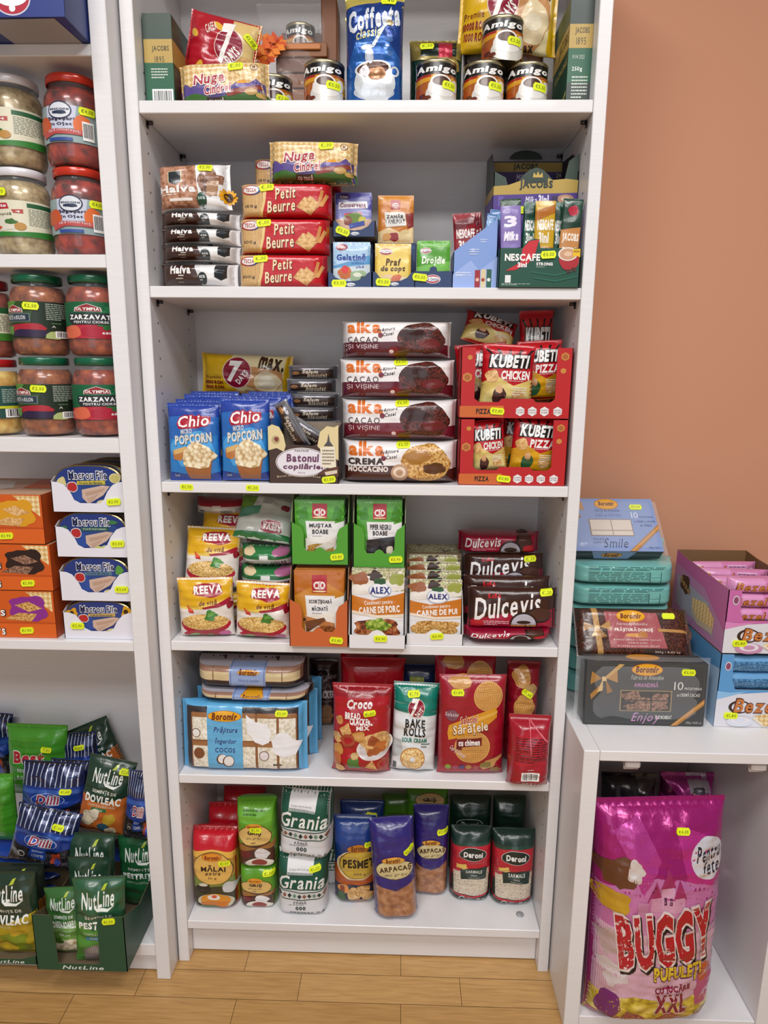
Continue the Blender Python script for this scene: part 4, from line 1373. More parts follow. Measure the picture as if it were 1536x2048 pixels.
for k, (dx, dy, lab, sc) in enumerate(((0.004, 0.034, 'blue popcorn pack right behind the front left one', 1.04), (0.010, 0.068, 'blue popcorn pack third in the left row', 1.10), (0.012, 0.102, 'blue popcorn pack fourth in the left row, at its back', 1.13))):
    q = clone(ch, lab, dx=dx, dy=dy)
    q.scale = (1.0, 1.0, sc)
for k, (dx, dy, lab, sc) in enumerate(((0.012, 0.034, 'blue popcorn pack right behind the second front pack', 1.08), (0.02, 0.068, 'blue popcorn pack third in the right row', 1.1), (0.026, 0.102, 'blue popcorn pack fourth in the right row', 1.12))):
    q = clone(c2, lab, dx=dx, dy=dy)
    q.scale = (1.0, 1.0, sc)
bag('croissant_bag', 'yellow croissant bag lying behind and above the blue popcorn packs', 'snack bag', (393, 582, 712), 0.165, None, 0.062, 'DDB012', MAX, yb=793, ry=2, sv=0, su=0.07, pv=2.4, pu=3, wr=0.004, seed=121)
box('carton', 'plain carton behind the popcorn packs that carries the yellow croissant bag', 'carton', (400, 570, 796), 0.165, SCc, 0.07, 'A88A5C', {'F': [('r', 0, 46, 100, 50, '8E7248')]})

carton('display_box', 'brown bar box with a scalloped edge and a cream tower, centre of the third shelf', 'display box', (537, 677, 850), 0.004, SCc, 0.075,
       [(0, 4), (6, 0), (16, 4), (22, 18), (25, 36), (36, 34), (62, 36), (70, 32), (74, 12), (84, 2), (94, 4), (100, 0), (100, 100), (0, 100)], [(0, 0), (100, 6), (100, 100), (0, 100)], 0, '3E241A', '8A7A68',
       F=[('p', [(0, 4), (6, 0), (16, 4), (22, 18), (25, 36), (22, 46), (12, 40), (0, 44)], 'DCCB98'), ('p', [(70, 36), (74, 12), (84, 2), (94, 4), (100, 0), (100, 60), (78, 46)], 'DCCB98'), ('e', 11, 26, 6, 6, 'B8A474'), ('b', 12, 25, 3, 4, '7A2A24', 2),
          ('e', 48, 64, 38, 21, 'E4DCD4'), ('e', 48, 64, 37, 20, '6A5468'), ('e', 48, 64, 36, 19.4, 'E2DEE6'), T(38, 42, 58, 46, 'PAN FOOD', '3A2A2A'), T(26, 50, 72, 63, 'Batonul', '6A3A5A', b=2, s=0.08), T(21, 66, 78, 78, 'copilăriei', '6A3A5A', b=2, s=0.08), T(42, 80, 52, 83, 'Silva', '4A3A4A', b=0),
          ('p', [(74, 38), (95, 36), (97, 74), (76, 72)], 'E8DFC8'), ('p', [(79, 36), (84, 28), (86, 14), (88, 28), (93, 36)], '4A4448'), ('ln', 77, 42, 94, 70, 5, '8A8070'), ('p', [(78, 76), (100, 70), (100, 88), (70, 84)], '5A3220'), ('p', [(80, 80), (98, 76), (98, 82), (82, 86)], 'D8C8B4'), T(12, 87, 74, 92, 'Baton cu lapte praf, cacao', 'D8C4A8', b=0, arc=3)],
       tag=(86, 93, '€1,50', -8))
BAR = [('r', 0, 0, 100, 100, '77747A'), ('p', [(4, 40), (96, 30), (96, 92), (4, 92)], '3E2E28'), ('ln', 6, 8, 90, 24, 2, '8E8A92'), ('e', 16, 60, 8, 3.4, 'A8764C'), T(30, 36, 62, 62, 'Salam', 'C8B8A4', s=0.2, b=2), T(40, 62, 80, 90, 'biscuiti', 'C8B8A4', s=0.2, b=2), ('p', [(0, 0), (100, 0), (100, 8), (0, 12)], 'A8A8AC')]
z = SCc
first = None
for k in range(8):
    w_ = atY(677, 820, 0.12).x - atY(578, 820, 0.12).x
    if first is None:
        first = body_bag('biscuit_bar', w_, 0.0262, 0.034, '6E6A70', BAR, sv=0, su=0.08, pv=4, pu=4, wr=0.0015, pinch=0.02, seed=130, sealcol='8A868C', fin='foil')
        meta(first, 'silver and brown biscuit bar at the bottom of the stack behind the brown box', 'bar', 'stacked biscuit bars')
        place(first, atY(626, 820, 0.12).x, 0.135, SCc + 0.001)
    else:
        lab = ['second', 'third', 'fourth', 'fifth', 'sixth', 'seventh'][k - 1] if k < 7 else 'top'
        q = clone(first, ('silver and brown biscuit bar, %s from the bottom of the stack behind the brown box' % lab) if k < 7 else 'silver and brown biscuit bar on the very top of the stack behind the brown box', dx=(0.002, -0.003, 0.001, 0.003, -0.002, 0.002, -0.004, 0)[k], dz=0.0274 * k, rz=(0, 3, -2, 1, 3, -3, 2, -1)[k])
for k, (px, ry, rz, lab) in enumerate((((566, 600, 842), -26, 0, 'dark biscuit bar leaning to the left inside the brown box'), ((606, 650, 862), -64, 0, 'dark biscuit bar lying slanted inside the brown box on the right'))):
    q = clone(first, lab, group='biscuit bars inside the brown box')
    q.rotation_euler = (0, R((62, 32)[k]), 0)
    q.location = (atY((570, 602)[k], 880, 0.03).x, (0.024, 0.050)[k] + 0.006, atY(600, (856, 874)[k], 0.03).z)

ALK = lambda dark, sl, cocoa: [('r', 0, 0, 100, 100, 'ECE8E8'), ('p', [(0, 60), (50, 57), (100, 66), (100, 100), (0, 100)], dark),
       T(6, 3, 36, 34, 'alka', 'D8702A', b=2), ('b', 72, 48, 22, 44, sl, 6, 0.18), ('b', 66, 36, 12, 16, {'chocred': '34120E', 'crumb': 'A87430'}[sl], 9, 0.4), ('b', 80, 62, 10, 12, {'chocred': '6A1E1E', 'crumb': '5A3418'}[sl], 12, 0.4),
       T(33, 20, 49, 30, 'Prăjitura', '2E1E1E', s=0.3, rot=-8), T(38, 32, 48, 41, 'Casei', '2E1E1E', s=0.3, rot=-8), ('e', 36, 40, 2.2, 2.2, '7A2A3A')] + \
      ([T(6, 44, 34, 60, 'CACAO', '4A3230', b=0), T(6, 64, 34, 80, 'ȘI VIȘINE', 'DCC4C4', b=0), ('e', 48, 86, 5, 5, '7A1420'), ('e', 46, 84, 2, 1.6, 'E8D0D0'), ('p', [(50, 84), (62, 78), (62, 80), (51, 87)], '6A5A30')] if cocoa else
       [T(5, 40, 36, 55, 'CREMA', '3A2824', b=2), T(5, 60, 40, 72, 'MOCCACINO', 'E8DCD4', b=2), ('e', 50, 74, 7.5, 7.5, 'B89070'), ('e', 50, 73, 5.5, 5, 'E4CCB4'), ('e', 50, 73, 3, 2.6, 'B48C6A')]) + [('ln', 86, 88, 96, 91, 1, 'D8C8C8')]
z = SCc
for k, (x0, x1, yt, lab, cc) in enumerate(((682, 917, 879, 'white and brown cake pack with a swirled slice, bottom of the cake stack', 0), (680, 916, 798, 'white and dark red cake pack directly above the brown one', 1), (676, 912, 720, 'white and dark red cake pack third from the bottom of the cake stack', 1), (680, 906, 645, 'white and dark red cake pack on top of the cake stack', 1))):
    o = bag('cake_pack', lab, 'cake', (x0, x1, yt), 0.010 + 0.004 * k, z, 0.085, 'E6E2E2', ALK(('4A241C', '6E1A2C', '621828', '581624')[k], 'chocred' if cc else 'crumb', cc), bands=[(62, ('4A241C', '6E1A2C', '621828', '581624')[k])], group='loaf cake packs',
            sv=0, su=(0.02, 0.03), pv=6, pu=7, wr=0.002, pinch=0.02, seed=140 + k, rz=(0, -1, 1, -1)[k], tag=None if k == 3 else (53, (8, 8, 6)[k], '€6,00', -4))
    z = TOPS[o.name] + 0.0012

KUB = lambda word, pizza: [('p', [(0, 0), (100, 0), (100, 100), (0, 100)], 'B81420'), ('p', [(0, 60), (30, 50), (60, 64), (100, 52), (100, 100), (0, 100)], 'C8901C' if pizza else 'D8BE6C'), ('p', [(10, 74), (50, 60), (90, 74), (96, 100), (4, 100)], 'D8A018' if pizza else 'E0CC84')] + \
      [('p', [(50 + 9 * j, 30), (52 + 9 * j, 30), (54 + 22 * j, 8), (48 + 22 * j, 8)], '1A0E10') for j in (-2, -1, 0, 1, 2)] + \
      [('p', [(12, 18), (92, 16), (92, 36), (10, 38)], '16100F'), T(13, 17, 89, 36, 'KUBETI', '16100F', b=3, s=0.25), T(13, 17, 89, 36, 'KUBETI', 'F0EEEC', b=2, s=0.25), T(36, 41, 92, 54, word, 'F0ECE8', b=2, s=0.12), ('ln', 44, 56, 88, 58, 1, 'E8C8C8'), ('b', 18, 50, 12, 10, 'biscuit', 3), ('b', 72, 80, 14, 9, 'biscuit', 6), ('ln', 60, 66, 88, 80, 4, 'E8E4D8'), ('b', 34, 80, 13, 13, '4A2A2A' if not pizza else '2A5A34', 8), ('b', 34, 70, 7, 6, 'D8A878', 4)]
HEXA = lambda x, y, r, c, a: ('p', [(x + r * math.cos(R(30 + 60 * i)), y + r * a * math.sin(R(30 + 60 * i))) for i in range(6)][::-1], c)
WIN = [(0, 0), (13, 0), (13, 72), (17, 77), (35, 77), (38, 72), (66, 72), (69, 77), (82, 77), (86, 72), (86, 0), (100, 0), (100, 100), (0, 100)]
RED = 'B81A1E'
KT = [('p', [(0, 83), (40, 82), (40, 99), (0, 99)], 'C8642A'), T(15, 87, 28, 94, 'PIZZA', '2A1410', b=2)] + [HEXA(x, 90, 4.4, 'E8E4E4', 1.6) for x in (55, 66, 77, 89)] + \
     [T(51.5, 87, 58.5, 89.5, 'NO ARTIFICIAL', '5A2A2A', b=0), T(52, 90.5, 58, 93, 'COLORING', '5A2A2A', b=0), T(63, 87, 69, 89.5, 'NO', '5A2A2A', b=0), T(62.5, 90.5, 69.5, 93, 'PALM OIL', '5A2A2A', b=0), T(74, 87, 80, 89.5, 'SOURCE', '5A2A2A', b=0), T(74, 90.5, 80, 93, 'OF FIBRE', '5A2A2A', b=0), T(86, 87, 92, 89.5, 'BAKED', '5A2A2A', b=0), T(85.5, 90.5, 92.5, 93, 'NOT FRIED', '5A2A2A', b=0)] + \
     [HEXA(6, 42, 4.6, 'C8843C', 1.5), HEXA(8, 14, 2.4, 'C8843C', 1.5), HEXA(93, 12, 4, 'C8843C', 1.5), HEXA(92, 32, 2.8, 'C8843C', 1.5), HEXA(6, 42, 3, 'A8602C', 1.5), HEXA(93, 12, 2.6, 'A8602C', 1.5)]
z = SCc
t1 = carton('display_tray', 'red window carton of snack bags standing on the third shelf', 'display tray', (919, 1134, 840), 0.010, z, 0.14, WIN, [(0, 0), (100, 0), (100, 100), (0, 100)], 0, RED, '8A1A1C', F=KT, tag=(42, 90, '€0,80', 6), group='red window cartons')
z = TOPS[t1.name] + 0.002
t2 = carton('display_tray', 'red window carton of snack bags stacked on top of the other red carton', 'display tray', (921, 1143, 696), 0.012, z, 0.14, WIN, [(0, 0), (100, 0), (100, 100), (0, 100)], 0, RED, '8A1A1C', F=KT, tag=(34, 90, '€0,80', 4), group='red window cartons')
KB = dict(sv=(0.05, 0.09), pv=2.3, pu=2.4, wr=0.0035, pinch=0.05, fin='film')
bag('snack_bag', 'red snack bag at the left in the lower red carton', 'snack bag', (946, 1018, 858), 0.018, SCc + 0.003, 0.034, 'B81420', KUB('CHICKEN', False), group='red snack bags', ry=-6, seed=150, up=0.014, **KB)
kp = bag('snack_bag', 'red snack bag with a green spot at the right in the lower red carton', 'snack bag', (1020, 1114, 848), 0.02, SCc + 0.003, 0.036, 'B81420', KUB('PIZZA', True), group='red snack bags', ry=4, seed=151, up=0.014, **KB)
clone(kp, 'red snack bag behind the right one in the lower red carton', dx=-0.018, dy=0.045, drop=())
kc = bag('snack_bag', 'red snack bag at the front centre of the upper red carton, taller than the rest', 'snack bag', (960, 1068, 704), 0.018, z + 0.003, 0.036, 'B81420', KUB('CHICKEN', False), group='red snack bags', ry=2, seed=152, up=0.012, **KB)
clone(kp, 'red snack bag at the right in the upper red carton', dx=0.021, dy=0.034, dz=z - SCc + 0.01, ry=-3)
clone(kc, 'red snack bag mostly hidden at the left of the upper red carton', dx=-0.036, dy=0.05, ry=-4)
bag('snack_bag', 'red snack bag lying tilted on the upper red carton at its left', 'snack bag', (920, 1030, 632), 0.07, None, 0.04, 'B81420', KUB('CHICKEN', False), group='red snack bags', ry=16, rx=35, seed=153, yb=712, **KB)
bag('snack_bag', 'red snack bag standing tall at the right in the upper red carton', 'snack bag', (1044, 1112, 622), 0.10, z + 0.003, 0.036, 'B81420', KUB('CHICKEN', False), group='red snack bags', ry=-2, seed=154, **KB)

# ================================================================== fourth shelf: noodles, spices, chocolate biscuits
REE = [('r', 0, 0, 100, 100, 'E2DAD2'), ('p', [(0, 0), (100, 0), (100, 34), (40, 44), (0, 46)], 'DDAA18'), ('p', [(0, 46), (40, 44), (100, 32), (100, 38), (50, 49), (0, 49)], 'E8C858'), ('p', [(46, 46), (70, 42), (100, 30), (100, 40), (76, 46), (50, 49)], '9E1030'),
       ('b', 58, 18, 28, 11, 'A0102C', 4, 0.25), T(33, 11, 83, 23, 'REEVA', 'F2EEEA', b=2, rot=-3), T(42, 33, 74, 42, 'de vită', '6A2C14', s=0.2, rot=-3), ('p', [(18, 42), (30, 50), (32, 55), (22, 54)], 'C42A20'), ('p', [(20, 43), (28, 49), (29, 52), (22, 51)], 'E0604C'),
       ('e', 50, 76, 46, 18, 'A81030'), ('b', 50, 92, 40, 8, 'A81030', 2, 0.1), ('e', 50, 71, 43, 15, 'noodle'), ('b', 60, 59, 11, 7, '3E7A2C', 5, 0.9), ('b', 62, 57, 6, 4, '62A048', 8, 0.9),
       ('e', 28, 95, 11, 4, '8AB05C', -10), ('b', 58, 95, 7, 3, '4E8A34', 6, 0.6), ('b', 84, 93, 10, 5, 'B85C8C', 3), ('b', 96, 44, 5, 6, '8A1028', 9)]
RB = dict(sv=(0.03, 0.05), pv=(5, 2.2), pu=2.6, wr=0.004, pinch=0.04, sealcol='9A1430')
r1 = bag('noodle_pack', 'yellow and red noodle pack at the front left corner of the fourth shelf', 'noodles', (352, 464, 1156), 0.012, SD, 0.045, 'DCD4CC', REE, group='yellow noodle packs', seed=200, rz=3, ry=-1, **RB)
r2 = bag('noodle_pack', 'yellow and red noodle pack second from the left, beside the orange spice box', 'noodles', (464, 577, 1166), 0.006, SD, 0.045, 'DCD4CC', [('r', 0, 0, 100, 7, 'B01430')] + REE[:2] + REE[2:], group='yellow noodle packs', seed=201, ry=2, rz=-2, **RB)
b1 = clone(r1, 'yellow noodle pack hidden behind the front left one, carrying the upper row', dx=0.006, dy=0.055)
zr = TOPS[r1.name]
r3 = clone(r1, 'yellow noodle pack standing on the back row, above the front left pack', dx=-0.002, dy=0.040, dz=0.0, rx=14, rz=3, ry=3)
r3.location.z = zr - 0.031
b1.scale = (1, 1, 0.6)
r4 = clone(r1, 'yellow noodle pack leaning back, half covered by the upper pack in front of it', dx=0.012, dy=0.088, rx=16, ry=5)
r4.location.z = zr - 0.004
LYE = [('r', 0, 0, 100, 50, 'A01430'), ('r', 0, 36, 100, 100, 'D8CFC8'), ('r', 42, 30, 58, 60, 'E8E0DA'), ('bar', 54, 52, 84, 92), ('ln', 14, 60, 32, 84, 1, '4A4444')]
LYG = [('r', 0, 0, 100, 42, '2E7A44'), ('b', 80, 22, 14, 22, 'B86A94', 3), ('b', 20, 20, 12, 16, 'E0C8A0', 5), ('r', 0, 40, 100, 58, '2A6A3C'), ('r', 0, 56, 100, 100, 'DDDCD8'), ('r', 42, 36, 58, 66, 'E4E4E0'), ('bar', 60, 62, 92, 96), ('ln', 16, 70, 34, 90, 1, '4A4848')]
LB = dict(sv=0.02, su=0.03, pv=2.4, pu=3.2, wr=0.003, pinch=0.05)
bag('noodle_pack', 'dark red edged noodle pack lying on top of the leaning yellow ones', 'noodles', (380, 486, 996), 0.135, None, 0.10, 'A88A6A', LYE, seed=206, yb=1036, ry=1, **LB)
z = SD
gy = 0.068
for k, (x0, x1, yt, yb, lab) in enumerate(((478, 590, 1200, None, 'green and white noodle pack at the bottom of the lying green stack'), (472, 588, 1166, None, 'green and white noodle pack second from the bottom, mostly in shade'), (470, 590, 1127, None, 'green and white noodle pack lying below the topmost barcode end'), (472, 584, 1088, None, 'green and white noodle pack with its barcode end out, just under the tilted one'))):
    o = bag('noodle_pack', lab, 'noodles', (x0, x1, yt), gy, z, 0.10, 'D2D4CC', LYG, group='green noodle packs', seed=210 + k, rz=(2, -2, 1, -1)[k], **LB)
    z = TOPS[o.name] + 0.001
TIL = [('r', 0, 0, 100, 100, 'CFD4CE'), ('p', [(0, 0), (30, 0), (24, 40), (0, 60)], '6A9A3C'), ('p', [(4, 40), (40, 30), (38, 50), (4, 62)], '5AA08C'), ('r', 34, 6, 62, 30, 'DADEDC'), ('b', 66, 76, 20, 14, 'A01430', 4), T(50, 69, 82, 82, 'REEVA', 'F0ECEA', b=2, rot=184), ('p', [(0, 90), (100, 86), (100, 100), (0, 100)], '2E7A44'), ('b', 84, 30, 8, 7, '8A3040', 7), ('ln', 40, 12, 60, 28, 3, '8A9490')]
bag('noodle_pack', 'green and white noodle pack tilted on the green stack, its brand upside down', 'noodles', (456, 578, 1012), 0.075, z + 0.002, 0.035, 'C8CEC8', TIL, seed=220, rx=42, ry=7, size=(0.118, 0.105), sv=(0.03, 0.05), pv=2.6, pu=2.8, wr=0.004, pinch=0.04)

UWIN = [(0, 36), (8, 40), (18, 44), (22, 54), (22, 74), (27, 80), (40, 80), (44, 76), (50, 74), (56, 76), (60, 80), (74, 80), (79, 74), (80, 54), (84, 46), (92, 42), (100, 36), (100, 100), (0, 100)]
SIDE = [(0, 0), (70, 0), (100, 36), (100, 100), (0, 100)]


def spice(bg, bg2, l1, l2, pic, extra=()):
    return [('r', 0, 0, 100, 100, bg), ('p', [(0, 0), (100, 0), (100, 30), (60, 14), (0, 34)], bg2), ('p', [(70, 40), (100, 34), (100, 62), (60, 68)], 'E8E6E2'), ('r', 36, 6, 66, 30, 'B01C2C'), ('e', 51, 20, 12, 8, 'EDE4DE'), ('e', 51, 20, 10.5, 6.6, 'B01C2C'), T(40, 15, 62, 25, 'CIO', 'EDE4DE', b=2), ('e', 51, 28, 14, 1.5, 'E8D8A0'),
            ('p', [(22, 34), (82, 34), (80, 62), (26, 66)], 'E6E4E4'), T(30, 38, 76, 46, l1, '1E1C20', b=2), T(36, 48, 68, 55, l2, '1E1C20', b=2), ('ln', 36, 58, 66, 60, 1, '6A6464'), ('p', [(22, 62), (84, 56), (86, 88), (22, 88)], pic)] + list(extra)


GR1, GR2 = '4E9A2E', '5AA838'
ORB = 'C4602E'
o = carton('spice_box', 'orange carton holding the cinnamon sachets, on the fourth shelf', 'spice box', (578, 696, 1144), -0.014, SD, 0.10, UWIN, SIDE, 14, ORB, '8A6A4A', tag=(80, 91, '€0,80', 4), group='spice display boxes')
CIN = spice('C8822A', 'B8681E', 'SCORȚIȘOARĂ', 'MĂCINATĂ', 'E8E0D4', [('p', [(20, 62), (82, 72), (82, 80), (20, 72)], 'B8703A'), ('p', [(22, 70), (60, 64), (64, 68), (24, 86)], '6A3A1C'), ('b', 64, 84, 22, 9, 'cinnamon', 4), ('e', 21, 67, 3, 3, '3A1A0C')])
sachets('spice_sachet', ['orange cinnamon sachet at the front of its carton', 'orange cinnamon sachet behind the front one'], (586, 690, 1142), -0.006, SD + 0.003, 0.012, 'C8822A', CIN, 4, 'cinnamon sachets', seed=231)
zt = atY(640, 1141, -0.014).z
o = carton('spice_box', 'green carton of mustard seed sachets, stacked on the orange cinnamon carton', 'spice box', (582, 697, 996), 0.012, zt + 0.004, 0.10, UWIN, SIDE, 14, GR1, '7A8A5A', tag=(80, 88, '€0,80', -6), group='spice display boxes')
MUS = spice(GR1, GR2, 'MUȘTAR', 'BOABE', 'E4E0D8', [('b', 54, 80, 30, 10, 'mustard', 4), ('p', [(40, 78), (84, 60), (84, 74), (60, 82)], 'D8D0C4'), ('b', 16, 22, 10, 9, '3E8424', 3, 0.8), ('b', 86, 22, 12, 9, '3E8424', 5, 0.8)])
sachets('spice_sachet', ['green mustard seed sachet at the front of its carton', 'green mustard seed sachet behind the front one'], (587, 690, 1000), 0.020, zt + 0.007, 0.012, GR1, MUS, 4, 'mustard seed sachets', seed=233, jit=0.001)

# seasoning sachets in low white cartons
ALX = lambda word, pic, n: [('r', 0, 0, 100, 100, 'E6E4E6'), ('r', 0, 0, 100, 28, 'herbs'), ('p', [(0, 22), (30, 8), (60, 16), (100, 4), (100, 26), (0, 34)], 'E8E2DA'), ('b', 14, 12, 16, 8, '9A5A34', 3, 0.5), ('b', 44, 8, 12, 6, '3A2418', 5, 0.6), ('b', 86, 12, 14, 8, '9AA048', 7, 0.4),
                            ('p', [(0, 34), (40, 40), (100, 30), (100, 60), (50, 62), (0, 56)], 'C87420'), ('p', [(0, 54), (50, 60), (100, 58), (100, 62), (50, 64), (0, 58)], 'E8D8C4'), ('e', 54, 27, 22, 14, 'A8B4CC'), ('e', 54, 26.5, 20, 13, 'ECECF0'), T(36, 22.5, 72, 31, 'ALEX', '1E2E7A', b=2), ('b', 54, 15, 12, 4, '2E5A3A', 4),
                            T(24, 40, 78, 47, 'Condiment pentru', 'F0E8E0', rot=-4), T(14, 48, 92, 57, word, 'F4EEE8', b=2, rot=-4), ('b', 50, 78, 46, 13, pic, n, 0.35)]
POR = ALX('CARNE DE PORC', 'meat', 4) + [('b', 48, 72, 26, 8, 'salad', 6, 0.5)]
PUI = ALX('CARNE DE PUI', 'crumb', 7)
LOW = [(0, 83), (34, 83), (42, 78), (50, 76), (58, 78), (66, 83), (100, 83), (100, 100), (0, 100)]
s1 = carton('display_box', 'low white carton of seasoning sachets showing salad and roast, fourth shelf', 'display box', (697, 812, 1140), -0.018, SD, 0.11, LOW, [(0, 30), (70, 40), (100, 83), (100, 100), (0, 100)], 30, 'E4E2E6', 'C8C4C4', tag=(56, 87, '€0,90', 0), group='white seasoning cartons')
sachets('seasoning_sachet', ['white and orange sachet with a salad picture at the front of its white carton', 'white and orange salad sachet behind the front one'], (701, 810, 1140), -0.010, SD + 0.003, 0.0125, 'DEDCDC', POR, 5, 'salad seasoning sachets', seed=241)
s2 = carton('display_box', 'low white carton of sachets showing a brown cutlet, beside the chocolate packs', 'display box', (813, 928, 1160), 0.004, SD, 0.12, LOW, [(0, 10), (70, 30), (100, 83), (100, 100), (0, 100)], 10, 'E4E2E6', 'C8C4C4', tag=(54, 86, '€0,90', -5), group='white seasoning cartons')
f = sachets('seasoning_sachet', ['white and orange sachet with a cutlet picture at the front of its white carton', 'white and orange cutlet sachet second in the rising row'], (817, 925, 1160), 0.014, SD + 0.003, 0.02, 'DEDCDC', PUI, 1, 'cutlet seasoning sachets', seed=245)
for k, (dy, dz) in enumerate(((0.028, 0.010), (0.056, 0.020), (0.080, 0.028))):
    clone(f, ('white and orange cutlet sachet second in the rising row', 'white and orange cutlet sachet third in the rising row', 'white and orange cutlet sachet last in the rising row')[k], dx=-0.002 * k, dy=dy, dz=dz, drop=('price_tag',))
for k, z_ in enumerate((0.012, 0.022, 0.030)):
    pass
# second row of the same seasoning farther back, lying over the first
o = box('carton', 'open brown carton of more seasoning sachets behind the cutlet sachets', 'carton', (812, 922, 1108), 0.155, SD, 0.085, 'A88E6C', {'F': [('r', 2, 6, 98, 16, 'herbs'), ('r', 2, 16, 98, 30, '94794F')], 'T': [('r', 4, 6, 96, 90, 'herbs')]})

zt2 = max(atY(755, 1139, 0.012).z, 0)
o = carton('spice_box', 'green carton of black pepper sachets, stacked on the salad seasoning sachets', 'spice box', (706, 811, 996), 0.012, zt2 + 0.004, 0.10, UWIN, SIDE, 14, GR1, '7A8A5A', tag=(82, 88, '€0,90', -3), group='spice display boxes')
PIP = spice(GR1, GR2, 'PIPER NEGRU', 'BOABE', 'pepper', [('b', 74, 78, 8, 7, 'D8CBB0', 4), ('b', 14, 22, 10, 9, '3E8424', 3, 0.8), ('b', 86, 22, 12, 9, '3E8424', 5, 0.8)])
sachets('spice_sachet', ['green black pepper sachet at the front of its carton', 'green black pepper sachet behind the front one'], (711, 806, 1000), 0.020, zt2 + 0.007, 0.012, GR1, PIP, 4, 'black pepper sachets', seed=235)

DUL = [('r', 0, 0, 100, 100, '3A1E18'), ('p', [(0, 78), (40, 62), (100, 50), (100, 100), (0, 100)], 'A00E34'), T(5, 14, 82, 70, 'Dulcevis', 'F0ECEC', b=1, s=0.3, rot=-7), T(22, 10, 36, 22, 'KoKa', 'C8202C', b=2, rot=-4), ('ln', 16, 80, 46, 94, 3, 'E8B8C4'),
       ('b', 10, 88, 9, 10, 'B81C2C', 4), ('e', 80, 64, 15, 9, '2A120E'), ('e', 82, 62, 13, 7.5, '4A2A22'), ('p', ell(63, 88, 16, 32, 0, 20, 180, 360), '24100C'), ('p', ell(63, 88, 14, 27, 0, 20, 180, 360), 'B4B0BC'), ('r', 49, 88, 77, 94, 'crumb'), ('e', 63, 82, 8, 2, '24100C')]
DUF = [('r', 0, 0, 100, 100, 'A00E34'), ('p', [(0, 0), (100, 0), (100, 10), (0, 14)], '8A0C2C'), T(6, 14, 50, 62, 'Dulcevis', 'F0ECEC', b=1, s=0.3, rot=-4), ('ln', 14, 68, 44, 84, 2, 'D88AA0'), ('e', 78, 44, 11, 14, '2A120E'), ('e', 79, 40, 9, 11, '4A2A22'), ('p', ell(62, 84, 14, 58, 0, 20, 180, 360), '24100C'), ('p', ell(62, 84, 12, 50, 0, 20, 180, 360), 'A8A4B0'), ('r', 50, 84, 74, 92, 'crumb'), ('e', 62, 72, 8, 3, '24100C'), ('b', 84, 66, 7, 18, 'B81C2C', 4)]
DB = dict(sv=0, su=0.05, pv=6, pu=7, wr=0.0018, pinch=0.03)
bag('chocolate_biscuit_pack', 'magenta chocolate biscuit pack lying at the bottom under the leaning brown ones', 'biscuits', (928, 1111, 1266), 0.0, SD, 0.075, 'A00E34', DUF, seed=250, ry=-1, **DB)
dz = atY(1020, 1262, 0.03).z
d1 = bag('chocolate_biscuit_pack', 'dark brown chocolate biscuit pack standing in front on the magenta one', 'biscuits', (935, 1116, 1176), 0.016, dz + 0.008, 0.034, '3A1E18', DUL, group='brown chocolate biscuit packs', seed=251, tag=(88, 8, '€1,20', -3), rx=3, **DB)
d2 = clone(d1, 'dark brown chocolate biscuit pack right behind the front one, its top edge showing', dx=-0.006, dy=0.037, dz=0.013, drop=('price_tag',))
o = box('carton', 'plain dark carton behind the chocolate biscuit packs that carries the two upper packs', 'carton', (934, 1098, 1172), 0.105, SD, 0.10, '3A2420', {'F': [('r', 2, 4, 98, 10, '2A1814')]})
zb = TOPS[o.name]
d3 = bag('chocolate_biscuit_pack', 'dark brown chocolate biscuit pack in the upper row, leaning back', 'biscuits', (922, 1098, 1103), 0.100, zb + 0.001, 0.036, '3A1E18', DUL, group='brown chocolate biscuit packs', seed=252, rx=6, ry=-1, size=(0.168, 0.062), tag=(82, 14, '€1,20', -4), **DB)
bag('chocolate_biscuit_pack', 'magenta chocolate biscuit pack lying flat on top of all the others', 'biscuits', (918, 1086, 1066), 0.115, TOPS[d3.name] - 0.004 + 0.0, 0.085, '2A1814', DUF, seed=253, yb=None, bands=[(0, 'A00E34')], **DB)

